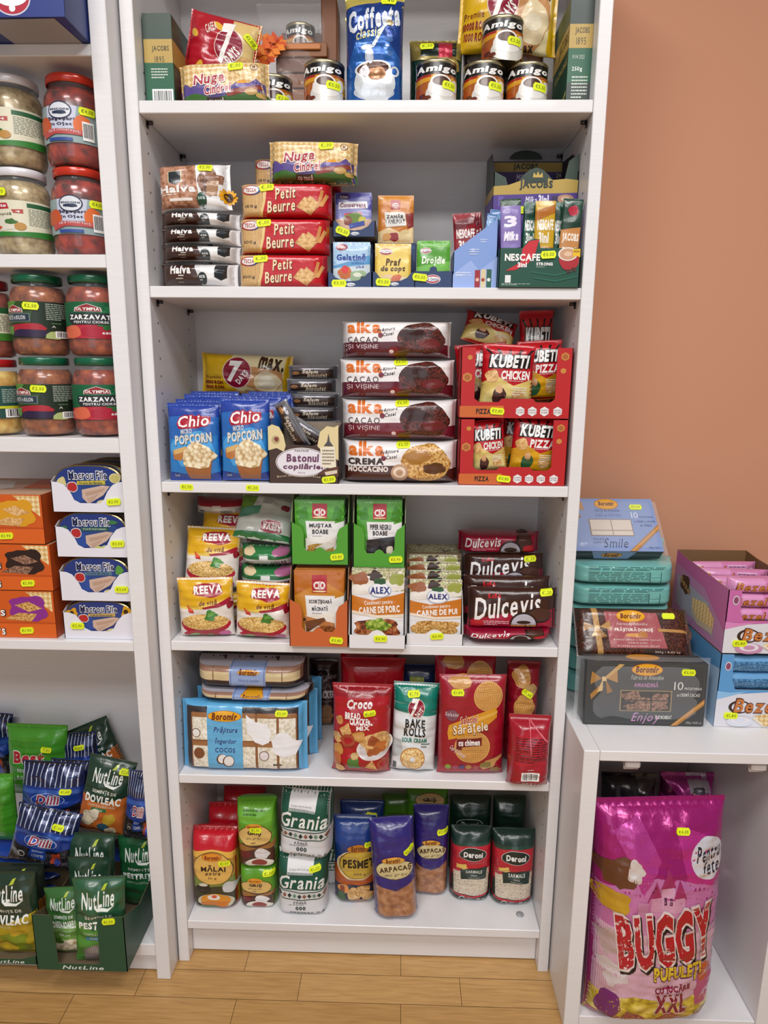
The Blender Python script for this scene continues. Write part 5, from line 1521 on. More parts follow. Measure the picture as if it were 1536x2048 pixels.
# ================================================================== fifth shelf: cakes and savoury snacks
CLR = '2A2428'
COC = [('r', 0, 0, 100, 100, '5AA6D6'), ('r', 5, 5, 94, 97, '322A2C'), ('r', 9, 13, 93, 95, '8A5A38')] + \
      [('r', x, y, x + wd, y + 36, 'coconut') for x, wd in ((10, 15), (50, 10), (62, 15), (79, 13)) for y in (16, 58)] + [('r', x, y, x + wd, y + 7, '9A6A44') for x, wd in ((10, 15), (50, 10), (62, 15), (79, 13)) for y in (12, 54)] + \
      [('r', 22, 0, 50, 100, '62AEDC'), ('e', 36, 17, 13.5, 4.4 * 1.0, 'B8641C'), ('e', 36, 17, 13, 4.1, 'E8A81C'), T(26, 12.5, 46, 22, 'Boromír', '6A2410', b=2, s=0.15), T(27, 32, 46, 43, 'Prăjitura', '1E2A6A', s=0.3), T(28, 48, 45, 59, 'Îngerilor', '1E2A6A', s=0.3), T(28, 63, 44, 70, 'COCOS', '1E2A6A'),
       ('e', 33, 80, 4, 4.4, '5A3420', 30), ('e', 33.6, 79.5, 3.4, 3.8, 'E8E4E0', 30), ('e', 38.5, 83, 4.6, 5, '5A3420', 20), ('e', 38.8, 82.6, 3.9, 4.3, 'E4E0DE', 20), T(23, 95, 49, 98.5, 'Cakes with coconut cream', '2A4A8A', b=0),
       ('p', [(53, 14), (60, 24), (70, 28), (73, 40), (71, 54), (66, 58), (60, 54), (54, 40)], 'F0F0F4'), ('p', [(73, 52), (78, 40), (86, 40), (90, 50), (97, 54), (92, 72), (82, 76), (75, 70)], 'EDEDF2'),
       ('e', 13, 42, 3.6, 3.8, '6A4430'), ('e', 13, 42, 3, 3.2, 'E8E4DE'), ('e', 15, 72, 4.4, 4.6, '7A4A30'), ('e', 67, 74, 4, 4.2, '6A4A44'), ('e', 67, 74, 3.4, 3.6, 'E4DCE0'), ('ln', 74, 86, 90, 92, 1, '5A5450')]
co = bag('cake_pack', 'light blue cake pack with white wings standing at the front left of the fifth shelf', 'cake', (358, 612, 1404), 0.010, SE, 0.05, '4E9ACC', COC, sv=0, su=0.05, pv=8, pu=8, wr=0.0012, pinch=0.01, seed=260, rx=3, tag=(81, 12, '€5,00', 1), fin='film')
c2 = clone(co, 'light blue cake pack standing right behind the winged front one', dx=0.014, dy=0.058, drop=('price_tag',), rx=3)
c3 = clone(co, 'light blue cake pack third in the row behind the winged front one', dx=0.016, dy=0.112, drop=('price_tag',), rx=3)
ALB = [('r', 0, 0, 100, 100, '2E282C'), ('p', [(3, 0), (97, 0), (97, 62), (3, 62)], '8A6A58'), ('r', 5, 24, 95, 60, 'D2BE94'), ('r', 5, 8, 95, 26, 'A07A68'), ('r', 19, 10, 20, 60, '8A6A50'), ('r', 80, 10, 81, 60, '8A6A50'), ('p', [(3, 0), (97, 0), (97, 8), (3, 10)], 'B4B0BC'), ('r', 34, 0, 66, 100, '8EA2CC'), ('r', 35, 0, 35.6, 100, '5A6A9C'), ('r', 64.4, 0, 65, 100, '5A6A9C'),
       ('e', 51, 26, 10, 2.2, 'B8641C'), ('e', 51, 26, 9.6, 2.0, 'E0A01C'), T(43, 15, 59, 36, 'Boromír', '6A2410', b=2, s=0.15), T(42, 50, 60, 64, 'Fabrica de Amandine', '5A6AA0', b=0, s=0.3), T(40, 74, 62, 94, 'ALBĂ ca ZĂPADA', '4A5484', b=0)]
z = max(TOPS[co.name], 0) + 0.007
for k, (x0, x1, yt, lab) in enumerate(((384, 622, 1366, 'clear cake pack with a pale blue sleeve, lower of two lying ones'), (380, 612, 1312, 'clear cake pack with a pale blue sleeve on top of the other one'))):
    o = bag('cake_pack', lab, 'cake', (x0, x1, yt), 0.020 + 0.010 * k, z, 0.12, '3A343A', ALB, group='pale blue sleeved cake packs', sv=0, su=0.04, pv=5, pu=8, wr=0.002, pinch=0.02, seed=262 + k, rz=-1, sealcol='clear')
    z = TOPS[o.name] + 0.0015

CRK = [('r', 0, 0, 100, 100, 'A81220'), ('p', [(0, 0), (100, 0), (100, 10), (0, 12)], '8E0E1C'), T(25, 13, 68, 23, 'Croco', 'F0ECEC', b=2, s=0.2, rot=-4), T(22, 27, 48, 34, 'BREAD', 'F4F0EE', b=2), T(30, 33, 70, 40, 'CRACKERS', 'F4F0EE', b=2, rot=2), T(42, 41, 64, 46, 'MIX', 'F4F0EE', b=2),
       ('e', 74, 66, 32, 22, 'E8E4E4', -15), ('e', 75, 66, 28, 18, 'CFC8C8', -15), ('b', 76, 60, 24, 12, 'biscuit', 3, 0.4), ('b', 70, 58, 10, 5, '9A4A28', 5, 0.5), ('b', 84, 64, 10, 6, 'B86A30', 7, 0.5), ('b', 72, 70, 12, 5, 'A85A2C', 8, 0.5),
       ('p', [(12, 46), (28, 38), (34, 50), (20, 56)], 'biscuit'), ('b', 12, 36, 6, 5, 'C88A4C', 3), ('b', 46, 53, 12, 6, 'C8924C', 4), ('b', 8, 56, 9, 6, 'biscuit', 6), ('b', 28, 58, 13, 8, 'A84A34', 9, 0.3), ('b', 28, 58, 8, 4, 'A81220', 9, 0.3), ('b', 10, 70, 9, 7, 'C8924C', 12), ('b', 8, 82, 8, 8, 'B8683C', 15),
       ('p', [(56, 90), (70, 80), (80, 92)], 'biscuit'), ('b', 90, 86, 10, 8, 'A84A34', 16, 0.3), ('b', 90, 86, 5, 4, 'A81220', 16), ('b', 38, 84, 12, 8, '4A7A34', 18, 0.5), ('b', 40, 76, 7, 4, 'C8A870', 20), ('b', 14, 92, 8, 5, 'biscuit', 22), T(44, 95.5, 60, 98.5, '160g', 'E8C8C8', b=0), ('b', 70, 30, 10, 8, 'A81220', 2)]
SB_ = dict(sv=(0.02, 0.06), pv=(9, 2.4), pu=2.6, wr=0.004, pinch=0.05)
k1 = bag('cracker_bag', 'dark red bag of mixed bread crackers at the front of the fifth shelf', 'snack bag', (660, 781, 1370), 0.006, SE, 0.055, 'A81220', CRK, group='red cracker bags', seed=270, tag=(64, 27, '€1,60', -8), ry=1, **SB_)
q = clone(k1, 'dark red bag of crackers standing upright behind the front one, its back turned', dx=0.022, dy=0.085, dz=0.0, rz=180, drop=('price_tag',))
q.scale = (1.12, 1, 1.1)
q.rotation_euler = (0, 0, R(180))
q = clone(k1, 'dark red bag of crackers third in the row, in the shade at the back', dx=0.01, dy=0.148, rz=184, drop=('price_tag',))
q.scale = (1.1, 1, 1.12)
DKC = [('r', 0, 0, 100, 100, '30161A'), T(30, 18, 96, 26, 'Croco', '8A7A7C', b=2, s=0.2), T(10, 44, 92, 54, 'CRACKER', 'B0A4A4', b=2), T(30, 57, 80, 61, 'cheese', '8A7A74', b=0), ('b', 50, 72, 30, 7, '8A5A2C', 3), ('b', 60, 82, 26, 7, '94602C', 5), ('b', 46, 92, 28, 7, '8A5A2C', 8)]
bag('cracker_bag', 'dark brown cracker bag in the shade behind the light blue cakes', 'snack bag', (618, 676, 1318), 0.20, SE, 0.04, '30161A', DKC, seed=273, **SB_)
BKR = [('r', 0, 0, 100, 100, 'DDE0E2'), ('p', [(0, 0), (100, 0), (100, 34), (50, 31), (0, 30)], '0E7A6A'), ('p', [(0, 62), (20, 60), (26, 78), (0, 84)], 'B8BEC0')] + seven(51, 25, 19, 0.62) + \
      [T(28, 37, 72, 46, 'BAKE', '161616', b=2), T(26, 47, 74, 56, 'ROLLS', '161616', b=2), T(22, 58, 78, 63, 'SOUR CREAM', '0E7A6A', b=2), ('e', 48, 82, 28, 27, 'B8782C'), ('e', 48, 82, 26, 25, 'rusk'), ('e', 48, 82, 6, 6, 'DDE0E2'), ('ln', 66, 64, 86, 70, 2, '5A6A6A'), ('r', 4, 88, 12, 96, '5A6468')]
bag('rusk_bag', 'white and teal bag of round rusks beside the red cracker bag', 'snack bag', (779, 872, 1373), 0.014, SE, 0.05, 'D4D8DA', BKR, seed=276, tag=(44, 10, '€1,70', -8), ry=2, rx=4, **SB_)
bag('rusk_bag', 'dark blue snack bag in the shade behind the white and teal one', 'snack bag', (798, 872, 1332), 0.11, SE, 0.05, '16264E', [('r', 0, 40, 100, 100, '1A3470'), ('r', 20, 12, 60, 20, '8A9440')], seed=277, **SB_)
SAL = [('r', 0, 0, 100, 100, '9A1228'), ('r', 0, 92, 100, 100, 'A82034'), ('e', 72, 18, 22, 22, 'D8A45C'), ('e', 72, 18, 20.5, 20.5, 'wafer2'), ('b', 30, 5, 16, 6, 'wafer2', 3), ('e', 50, 68, 27, 27, 'D8A45C'), ('e', 50, 68, 25, 25, 'wafer2'), ('p', [(12, 54), (14, 46), (40, 38), (84, 28), (86, 38), (60, 52), (30, 58), (14, 61)], 'D8982C'), ('p', [(14, 52), (40, 42), (86, 31), (86, 34), (40, 46)], 'E4B04C'),
       ('e', 18, 36, 9, 9, '7A4A5A'), T(8, 33, 28, 37, 'Salatini', 'D8C4CC', s=0.2), T(30, 36, 57, 44, 'Salatini', 'E8D8D0', s=0.25, b=2, rot=-9), T(30.5, 36.4, 56.5, 43.6, 'Salatini', 'B01C34', s=0.25, rot=-9), T(19, 43, 73, 56, 'Sărățele', '7A3A14', b=2, s=0.15, rot=-9), T(19.5, 42.8, 72.5, 55.4, 'Sărățele', 'F0E4D0', s=0.15, rot=-9, b=1),
       ('p', [(26, 60), (64, 58), (64, 66), (34, 68), (34, 71), (26, 70)], '6A0C1C'), T(29, 60, 61, 66, 'cu chimen', 'F2ECE8', b=2, rot=-3), T(14, 70, 42, 76, 'Copt și Crocant', 'E8D4D0', rot=36), ('p', [(62, 88), (72, 82), (84, 80), (96, 77), (97, 80), (88, 84), (84, 90), (68, 93)], 'C89A5C'), ('b', 72, 87, 9, 3.4, '8A7A3C', 4), ('b', 86, 93, 9, 3, '8A6A30', 6)] + \
      [('e', x, 90, 4.5, 4.5, c) for x, c in ((15, '8AA03C'), (26, 'A83A5C'), (36, '4A3A7A'), (46, 'B8863C'), (57, 'A84A4A'))]
sal = bag('wafer_bag', 'dark red bag of round salted wafers standing upright at the right of the fifth shelf', 'snack bag', (877, 1013, 1350), 0.012, SE, 0.045, '9A1228', SAL, seed=280, tag=(26, 14, '€1,80', -2), sv=(0.02, 0.03), pv=4, pu=4, wr=0.0015, pinch=0.02, rz=2)
clone(sal, 'dark red bag of round salted wafers behind the upright one, its top showing', dx=-0.010, dy=0.06, dz=0.0, drop=('price_tag',)).scale = (0.95, 1, 1.08)
BKS = [('r', 0, 0, 100, 100, 'A01228'), ('p', [(12, 26), (50, 10), (92, 26), (88, 60), (14, 62)], 'B0182E'), ('ln', 14, 24, 88, 58, 11, '4A0A18'), ('bar', 30, 71, 74, 84), ('ln', 44, 66, 62, 69, 1, 'D8B0B8'), T(34, 88, 76, 93, '100 g / r', 'E8D0D4', b=2), ('p', [(46, 4), (48, 4), (51, 44), (49, 44)], 'D8707C'), ('p', [(48, 5), (49.5, 4), (92, 28), (91, 30)], 'D8707C')]
bag('wafer_bag', 'dark red bag turned back to front with a barcode, jutting over the shelf edge', 'snack bag', (1021, 1106, 1432), -0.034, SE, 0.07, 'A01228', BKS, seed=283, sv=(0.03, 0.10), pv=(5, 2.2), pu=3.4, wr=0.004, pinch=0.03, rz=-3)
bag('wafer_bag', 'dark red bag of wafers leaning in the right corner behind the barcode one', 'snack bag', (1010, 1074, 1322), 0.055, SE, 0.07, '8A1024', [('r', 0, 0, 100, 100, '8A1024'), ('b', 40, 12, 26, 9, 'wafer2', 3), ('b', 50, 40, 34, 12, 'wafer2', 5), ('b', 66, 24, 22, 7, 'B8945C', 8)], seed=285, tag=(58, 26, '€1,80', 30), ry=2, size=(0.07, 0.225), **SB_)

# ================================================================== bottom shelf: flour, semolina, rice
FB = dict(sv=(0.0, 0.03), pv=(30, 4), pu=7, wr=0.002, pinch=0.0)
MAL = [('r', 0, 0, 100, 100, '9A1018'), ('p', [(0, 0), (100, 0), (100, 24), (0, 26)], 'C01226'), ('r', 4, 24, 96, 98, 'B88A3C'), ('p', [(4, 58), (96, 54), (96, 98), (4, 98)], '3E3A24'), ('p', [(4, 54), (50, 64), (96, 52), (96, 66), (4, 70)], '7A8A3C'), ('p', [(0, 22), (50, 18), (100, 22), (100, 30), (50, 24), (0, 30)], 'E2B24C'), ('e', 50, 43, 44, 15.5 * 2.6, '4A2C14'), ('e', 50, 43, 42.5, 15 * 2.6, 'E0B25C'), ('e', 49, 27, 22, 10, 'A8561C'), ('e', 49, 27, 20.5, 9, 'E08E2C'),
       T(34, 25, 66, 30, 'Boromír', '7A2410', b=2), T(25, 38, 78, 46, 'MĂLAI', '2A1A10', b=2), T(34, 47, 66, 52, 'extra', '2A1A10', s=0.3), T(40, 54, 58, 58, '1kg', '3A2414', b=0), ('b', 28, 70, 15, 7, '2A241C', 3), ('e', 28, 65, 10, 4, 'D8CFC0'), ('b', 84, 68, 16, 7, 'C8C8C8', 5), ('e', 54, 88, 40, 19, 'C8C0A8'), ('e', 54, 86, 33, 16, 'D88A18'), ('e', 50, 82, 14, 7, 'E8E0D4'), ('e', 51, 81, 6, 4, 'D8542C'), ('b', 52, 91, 30, 4, 'C8701C', 7, 0.4), ('b', 40, 96, 30, 3, '4E6A2C', 9, 0.5)]
mal = bag('cornmeal_bag', 'red and yellow bag of cornmeal at the front left of the bottom shelf', 'flour bag', (381, 472, 1654), 0.038, SF, 0.075, 'C8A040', MAL, bands=[(0, 'B8101E'), (26, 'C8A040'), (97, 'B8101E')], group='cornmeal bags', seed=300, tag=(76, 35, '€1,50', -6), **FB)
clone(mal, 'red bag of cornmeal behind the front one', dx=0.012, dy=0.08, drop=('price_tag',))
clone(mal, 'red bag of cornmeal third in the row, darkest at the back', dx=0.030, dy=0.145, drop=('price_tag',))
zz = TOPS[mal.name]
GRI = [('r', 0, 0, 100, 100, '5A9A24'), ('p', [(0, 60), (50, 54), (100, 58), (100, 100), (0, 100)], '4A2A22'), ('p', [(0, 56), (50, 68), (100, 54), (100, 66), (0, 72)], '9A6A34'), ('b', 48, 46, 42, 17, '6A4A20', 3, 0.06), ('b', 48, 46, 40, 16, 'D8B46C', 3, 0.06), ('e', 46, 31, 20, 8, 'D8902C'), T(31, 29, 60, 33, 'Boromír', '7A2A10', b=1), T(30, 38, 64, 47, 'GRIȘ', '2A1A10', b=2), T(26, 49, 64, 53, 'din grâu', '3A2414', s=0.3, b=0), ('ln', 38, 57, 54, 60, 1, '4A3018'), ('b', 62, 76, 20, 8, 'D8D4D4', 5), ('e', 60, 72, 13, 5, 'E8E4E0'), ('e', 56, 91, 36, 12, 'DDD8CC'), ('e', 56, 90, 20, 8, '8A3A34'), ('b', 22, 76, 13, 6, '6A1C24', 7)]
g = bag('semolina_bag', 'green bag of semolina in front, lower of two stacked next to the cornmeal', 'flour bag', (476, 550, 1718), 0.042, SF, 0.07, '569622', GRI, group='green semolina bags', seed=303, tag=(82, 14, '€1,30', -2), sv=(0, 0.02), pv=(30, 6), pu=7, wr=0.002, pinch=0.0)
bag('semolina_bag', 'green bag of semolina stacked on top of another green one', 'flour bag', (470, 552, 1598), 0.041, TOPS[g.name] + 0.001, 0.072, '569622', [('r', 0, 0, 100, 100, '5A9A24'), ('p', [(4, 2), (96, 2), (90, 24), (50, 30), (10, 24)], '6AAA34'), ('ln', 20, 8, 74, 18, 2, '3A6A1C')] + GRI[1:], group='green semolina bags', seed=304, tag=(50, 37, '€1,30', 3), ry=-1, rz=2, sv=(0, 0.02), pv=(30, 5), pu=7, wr=0.003, pinch=0.0)
GRA = [('r', 0, 0, 100, 100, 'D8D8DC'), ('r', 0, 0, 100, 54, '12503E'), ('p', [(22, 0), (76, 0), (74, 24), (22, 22)], 'E2E2E4')] + [('r', 22 + 2.9 * j, 22, 23.4 + 2.9 * j, 27, 'E2E2E4') for j in range(18)] + \
      [T(26, 17, 66, 21, 'Crește de nu se mai', '5A6A64', b=0), T(5, 28, 96, 52, 'Grania', 'EDEEEC', b=1, s=0.25), ('p', [(0, 54), (50, 58), (100, 54), (100, 68), (50, 72), (0, 68)], 'CFCFCB'), ('p', [(0, 54), (50, 58), (100, 54), (100, 55.5), (50, 59.5), (0, 55.5)], '24443A'), ('p', [(0, 66.5), (50, 70.5), (100, 66.5), (100, 68), (50, 72), (0, 68)], '24443A')] + \
      [('p', [(x - 4.4, 61.3 + 4 * (1 - abs(x - 50) / 50)), (x, 57.5 + 4 * (1 - abs(x - 50) / 50)), (x + 4.4, 61.3 + 4 * (1 - abs(x - 50) / 50)), (x, 65 + 4 * (1 - abs(x - 50) / 50))], ('24302E', '8A5A4A', '24302E', '6A8A7A')[i % 4]) for i, x in enumerate(range(6, 100, 10))] + \
      [T(34, 73, 60, 79, 'FĂINĂ', '24302E'), ('ln', 24, 80, 70, 82, 1, '5A6460'), T(38, 83, 58, 89, '000', '24302E', b=2), T(26, 92, 74, 97, 'COZONAC', '24302E'), T(80, 91, 96, 96, '1kg', '24302E', b=0)]
gr = bag('flour_bag', 'dark green and white bag of flour, lower of two stacked on the bottom shelf', 'flour bag', (553, 652, 1697), 0.024, SF, 0.085, 'D4D4D8', GRA, bands=[(0, '12503E'), (55, 'D4D4D8')], group='green and white flour bags', seed=306, tag=(78, 17, '€1,20', -14), fin='paper', **FB)
bag('flour_bag', 'dark green and white bag of flour on top of the other one, turned slightly', 'flour bag', (556, 660, 1572), 0.026, TOPS[gr.name] + 0.001, 0.085, 'D4D4D8', GRA, bands=[(0, '12503E'), (55, 'D4D4D8')], group='green and white flour bags', seed=307, rz=-6, ry=1.5, fin='paper', **FB)
q = clone(gr, 'dark green and white bag of flour behind the two stacked ones, under clear film', dx=0.032, dy=0.092, drop=('price_tag',), rz=-8)
PES = [('r', 0, 0, 100, 100, '16346E'), ('p', [(0, 0), (100, 0), (100, 26), (0, 34)], '1A3C82'), ('p', [(0, 70), (100, 68), (100, 96), (6, 98)], '2A2A44'), ('p', [(2, 52), (100, 52), (100, 74), (2, 74)], 'A8501E'), ('e', 58, 50, 50, 17 * 2.3, 'D8C090'), ('e', 60, 49, 46, 16 * 2.3, '5A2A14'), ('e', 61, 49, 45, 15.5 * 2.3, 'C0A03C'), ('e', 60, 30, 26, 9, 'B8701C'), T(44, 27, 78, 33, 'Boromír', '5A2A10', b=2), T(24, 43, 98, 53, 'PESMET', '22180E', b=2), T(50, 59, 78, 63, '500 g', '3A2A14', b=0),
       ('b', 24, 80, 13, 6, 'D8904C', 3), ('b', 22, 80, 6, 4, '8A3A14', 4), ('b', 50, 86, 18, 8, 'pesmet', 5), ('b', 70, 82, 18, 8, 'crumb', 7), ('b', 84, 90, 14, 7, 'pesmet', 9), ('b', 66, 96, 18, 4, 'A86A3C', 11), ('b', 20, 90, 12, 6, '3A5A34', 13, 0.5)]
bag('breadcrumb_bag', 'dark blue and yellow bag of breadcrumbs in the middle of the bottom shelf', 'flour bag', (663, 751, 1632), 0.060, SF, 0.065, 'C8AA78', PES, bands=[(0, '1A3C82'), (30, 'C8AA78')], seed=310, tag=(88, 26, '€2,50', -3), sv=(0.01, 0.05), pv=(16, 3), pu=3.4, wr=0.003, pinch=0.02)
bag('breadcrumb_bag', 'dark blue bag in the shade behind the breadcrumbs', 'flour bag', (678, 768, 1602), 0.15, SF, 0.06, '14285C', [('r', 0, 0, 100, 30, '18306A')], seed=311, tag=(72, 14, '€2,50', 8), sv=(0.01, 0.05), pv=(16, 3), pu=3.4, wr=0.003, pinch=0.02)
ARP = [('r', 0, 0, 100, 100, '2A2070'), ('r', 8, 52, 96, 98, 'bulgur'), ('r', 8, 50, 96, 53, '2A2070'), ('e', 52, 48, 44, 20, '2A2070'), ('p', [(8, 50), (96, 50), (96, 58), (52, 67), (8, 60)], '2A2070'), ('e', 52, 44, 42, 24, '5A4A2A'), ('e', 52, 44, 41, 23, 'D2C290'), ('e', 50, 34, 26, 8, 'A8601C'), ('e', 50, 34, 24.5, 7.2, 'D8A03C'), T(34, 31.5, 66, 36, 'Boromír', '6A2A10', b=2, rot=-3), T(18, 40, 90, 47, 'ARPACAȘ', '4A3420', b=2, rot=-4), T(28, 48, 80, 51.5, 'din grâu', '4A3420', s=0.3, b=0, rot=-4), T(44, 53, 62, 56, '1kg', '4A3420', b=0)]
AB = dict(sv=(0.01, 0.02), pv=(24, 3.2), pu=4.5, wr=0.003, pinch=0.02)
ar = bag('wheat_bag', 'blue bag of brown cracked wheat standing forward of the others, tilted to the right', 'flour bag', (740, 836, 1636), 0.020, SF, 0.07, '241C64', ARP, bands=[(0, '2A2070'), (55, 'A87858'), (97, '2A2070')], group='cracked wheat bags', seed=313, tag=(86, 26, '€2,50', -32), ry=-3.5, rz=3, **AB)
bag('wheat_bag', 'blue bag of brown cracked wheat farther back, beside the green rice bags', 'flour bag', (826, 898, 1612), 0.088, SF, 0.065, '241C64', ARP, bands=[(0, '2A2070'), (55, 'A87858'), (97, '2A2070')], group='cracked wheat bags', seed=314, tag=(82, 22, '€2,50', -5), **AB)
bag('semolina_bag', 'green bag of semolina peeking out above the farther wheat bag', 'flour bag', (812, 896, 1576), 0.178, SF, 0.06, '569622', [('r', 0, 0, 100, 100, '4E8A20'), ('e', 56, 10, 36, 14, '6A4A20'), ('e', 56, 10, 34, 13, 'D0B070'), T(40, 7, 70, 12, 'GRIȘ', '2A1A10', b=2)], group='green semolina bags', seed=315, sv=(0, 0.02), pv=(30, 5), pu=7, wr=0.002, pinch=0.0)
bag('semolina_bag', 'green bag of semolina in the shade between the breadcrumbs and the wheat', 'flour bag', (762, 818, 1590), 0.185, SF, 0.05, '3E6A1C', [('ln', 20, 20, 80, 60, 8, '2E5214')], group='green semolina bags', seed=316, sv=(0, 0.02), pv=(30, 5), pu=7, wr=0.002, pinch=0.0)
DER = [('r', 0, 0, 100, 100, '16302A'), ('r', 0, 16, 100, 62, 'B42030'), ('p', [(6, 54), (94, 50), (92, 88), (50, 90), (8, 86)], 'rice'), ('p', [(0, 14), (100, 14), (100, 17), (0, 19)], '1E4034'), ('p', [(0, 86), (50, 91), (100, 86), (100, 89), (50, 94), (0, 89)], 'B42030'), ('e', 52, 29, 34, 17, 'D8D8D4'), ('e', 52, 29, 33, 16, '16241E'), T(30, 25.5, 76, 33, 'Deroni', 'EDEDEA', b=2), ('p', [(22, 50), (88, 47), (86, 65), (24, 65)], '16302A'), T(36, 51, 76, 56, 'SARMALE', 'DCE0DA', b=1), T(48, 58, 64, 61, 'OREZ', 'DCE0DA', b=0), T(42, 62, 70, 64, 'Calitatea I', 'C8CCC4', b=0), ('b', 26, 46, 14, 3.4, 'D8B45C', 4, 0.5),
       ('e', 28, 95, 7.5, 7.5, 'DCE0DC'), ('e', 28, 95, 6, 6, '16302A'), T(64, 93, 84, 97, '1kg', 'E8ECE8', b=1, s=0.2), ('ln', 42, 93, 54, 96, 2, 'A8B4AC')]
de = bag('rice_bag', 'dark green and red rice bag, left one of the front pair', 'flour bag', (902, 985, 1654), 0.077, SF, 0.065, '16302A', DER, bands=[(0, '16302A'), (16, 'B42030'), (84, '16302A')], group='rice bags', seed=320, **AB)
d2 = bag('rice_bag', 'dark green and red bag of rice nearest the right side panel of the bottom shelf', 'flour bag', (986, 1072, 1660), 0.066, SF, 0.065, '16302A', DER, bands=[(0, '16302A'), (16, 'B42030'), (84, '16302A')], group='rice bags', seed=321, **AB)
DTP = [('r', 0, 0, 100, 100, '13281F'), ('e', 44, 88, 32, 9, 'B8C0B8'), ('e', 44, 88, 31, 8.2, '13281F'), T(24, 83, 64, 92, 'Deroni', 'C8D0C8', b=1)]
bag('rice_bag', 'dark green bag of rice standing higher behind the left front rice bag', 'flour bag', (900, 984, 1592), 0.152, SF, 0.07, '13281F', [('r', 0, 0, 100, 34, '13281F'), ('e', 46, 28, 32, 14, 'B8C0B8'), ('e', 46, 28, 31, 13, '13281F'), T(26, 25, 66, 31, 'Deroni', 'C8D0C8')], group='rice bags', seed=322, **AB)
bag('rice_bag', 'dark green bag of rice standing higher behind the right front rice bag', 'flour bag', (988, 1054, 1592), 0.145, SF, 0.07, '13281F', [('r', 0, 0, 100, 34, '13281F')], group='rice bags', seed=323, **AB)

# ================================================================== left bookcase: jars
def jar(label, px, py, Y, z, R_, H, lid, content, items, z0, z1, span=math.pi, rz=22, tag=None, group=None, base='E0DCD0'):
    """glass jar of preserves: glass, contents, paper label, twist lid"""
    r = R_
    zl = H - 0.014
    prof = [(0, 0.003), (r * 0.78, 0.002), (r * 0.92, 0.005), (r, 0.016), (r, zl - 0.030), (r * 0.97, zl - 0.019), (r * 0.86, zl - 0.008), (r * 0.80, zl - 0.004), (r * 0.80, zl + 0.004)]
    o = MB().lathe(prof, glass(), 48).obj('jar')
    ip = [(0, 0.0045)] + [(q * 0.965, h + 0.001) for q, h in prof[1:7]] + [(0, zl - 0.008)]
    MB().lathe(ip, mat(content, 'lid'), 48).obj('contents', o)
    mb = MB()
    S = Round(r + 0.0004, z0, z1, span)
    n = 36
    vs = []
    for i in range(n + 1):
        a = (i / n - 0.5) * span
        vs += [(S.r * math.sin(a), -S.r * math.cos(a), z0), (S.r * math.sin(a), -S.r * math.cos(a), z1)]
    mb.add(vs, [(2 * i, 2 * i + 2, 2 * i + 3, 2 * i + 1) for i in range(n)], mat(base, 'card'), True)
    art(mb, S, items, 'card')
    mb.obj('label', o)
    rl = r * 0.86
    MB().lathe([(rl * 0.97, zl + 0.0005), (rl, zl + 0.001), (rl, H - 0.002), (rl * 0.97, H), (rl * 0.9, H), (rl * 0.88, H - 0.001), (0, H - 0.001)], mat(lid, 'lid'), 48).obj('lid', o)
    if tag:
        price_tag(o, Round(r + 0.0004, z0, z1, span), *tag)
    meta(o, label, 'jar', group)
    p = atY(px, py, Y)
    o.location = (p.x, Y, z + 0.0006)
    o.rotation_euler = (0, 0, R(rz))
    return o


JR = 0.0487
CON_L = [('r', 0, 0, 100, 100, 'DAD6BE'), ('r', 62, 6, 100, 18, '1E5A34'), ('ln', 63, 22, 96, 70, 11, '7A8474'), ('p', [(0, 84), (50, 88), (100, 78), (100, 100), (0, 100)], '2E7A2C'), ('p', [(16, 8), (42, 8), (44, 24), (14, 26)], 'B02838'), T(18, 12, 41, 22, 'regusto', 'F0EAEA', b=2), T(22, 34, 46, 44, 'Conopidă', '4A4A40'), ('p', [(46, 26), (58, 24), (58, 36), (48, 36)], 'B0443A'), T(50, 28, 55, 34, '4', 'E8E0DC'),
         ('b', 32, 66, 18, 18, 'D8D4C4', 3, 0.4), ('b', 22, 56, 8, 8, '4A7A34', 5, 0.6), ('b', 44, 58, 7, 7, '3E6A2E', 6, 0.6), ('b', 28, 76, 6, 6, 'C8502C', 8), ('e', 54, 72, 6, 4, 'B8863C')]
GOG_L = [('r', 0, 0, 100, 100, '8FA3A6'), ('p', [(24, 0), (58, 0), (54, 62), (24, 66)], 'C4C8DC'), ('e', 40, 14, 13, 9, '1E2A48'), ('e', 40, 14, 11.5, 7.6, 'D8DCE4'), T(30, 9, 50, 14, 'ENCONI', '24304E', b=2), ('b', 40, 20, 8, 5, '24304E', 4), T(25, 32, 55, 43, 'Gogoșari', '2A2440', b=2), T(28, 47, 52, 57, 'în Oțet', '2A2440', b=2), ('b', 16, 52, 13, 22, 'C4542C', 3, 0.3), ('b', 62, 48, 10, 22, 'D8682C', 5, 0.3),
         ('p', [(16, 74), (30, 64), (66, 66), (66, 80), (34, 78), (18, 90)], 'B84848'), T(26, 66, 60, 77, 'fără conservanți', 'EDE0E0', b=0, arc=4), ('r', 26, 88, 52, 97, '2E4A94'), ('bar', 62, 40, 74, 92), ('ln', 78, 6, 98, 92, 16, 'C0CACC')]
conop = jar('jar of pale cauliflower pickles in the lower row, beside the red pepper jars', 48, 440, 0.016, L2, JR, 0.1425, 'E4E2E8', 'cauli', CON_L, 0.030, 0.088, rz=14, tag=(34, -22, '€3,50', 0), group='cauliflower jars')
o = dup(conop, 'jar of pale cauliflower pickles stacked in the upper row', drop=('price_tag',))
o.location.z += 0.1435
o.rotation_euler.z = R(2)
gog = jar('jar of red pickled peppers with an orange red lid, lower of its stack', 165, 440, 0.014, L2, JR, 0.1425, 'C8321C', 'rosered', GOG_L, 0.034, 0.090, rz=22, tag=(68, 12, '€4,00', 0), group='red pepper jars')
o = dup(gog, 'jar of red pickled peppers with an orange red lid, on top of the other')
o.location.z += 0.1435
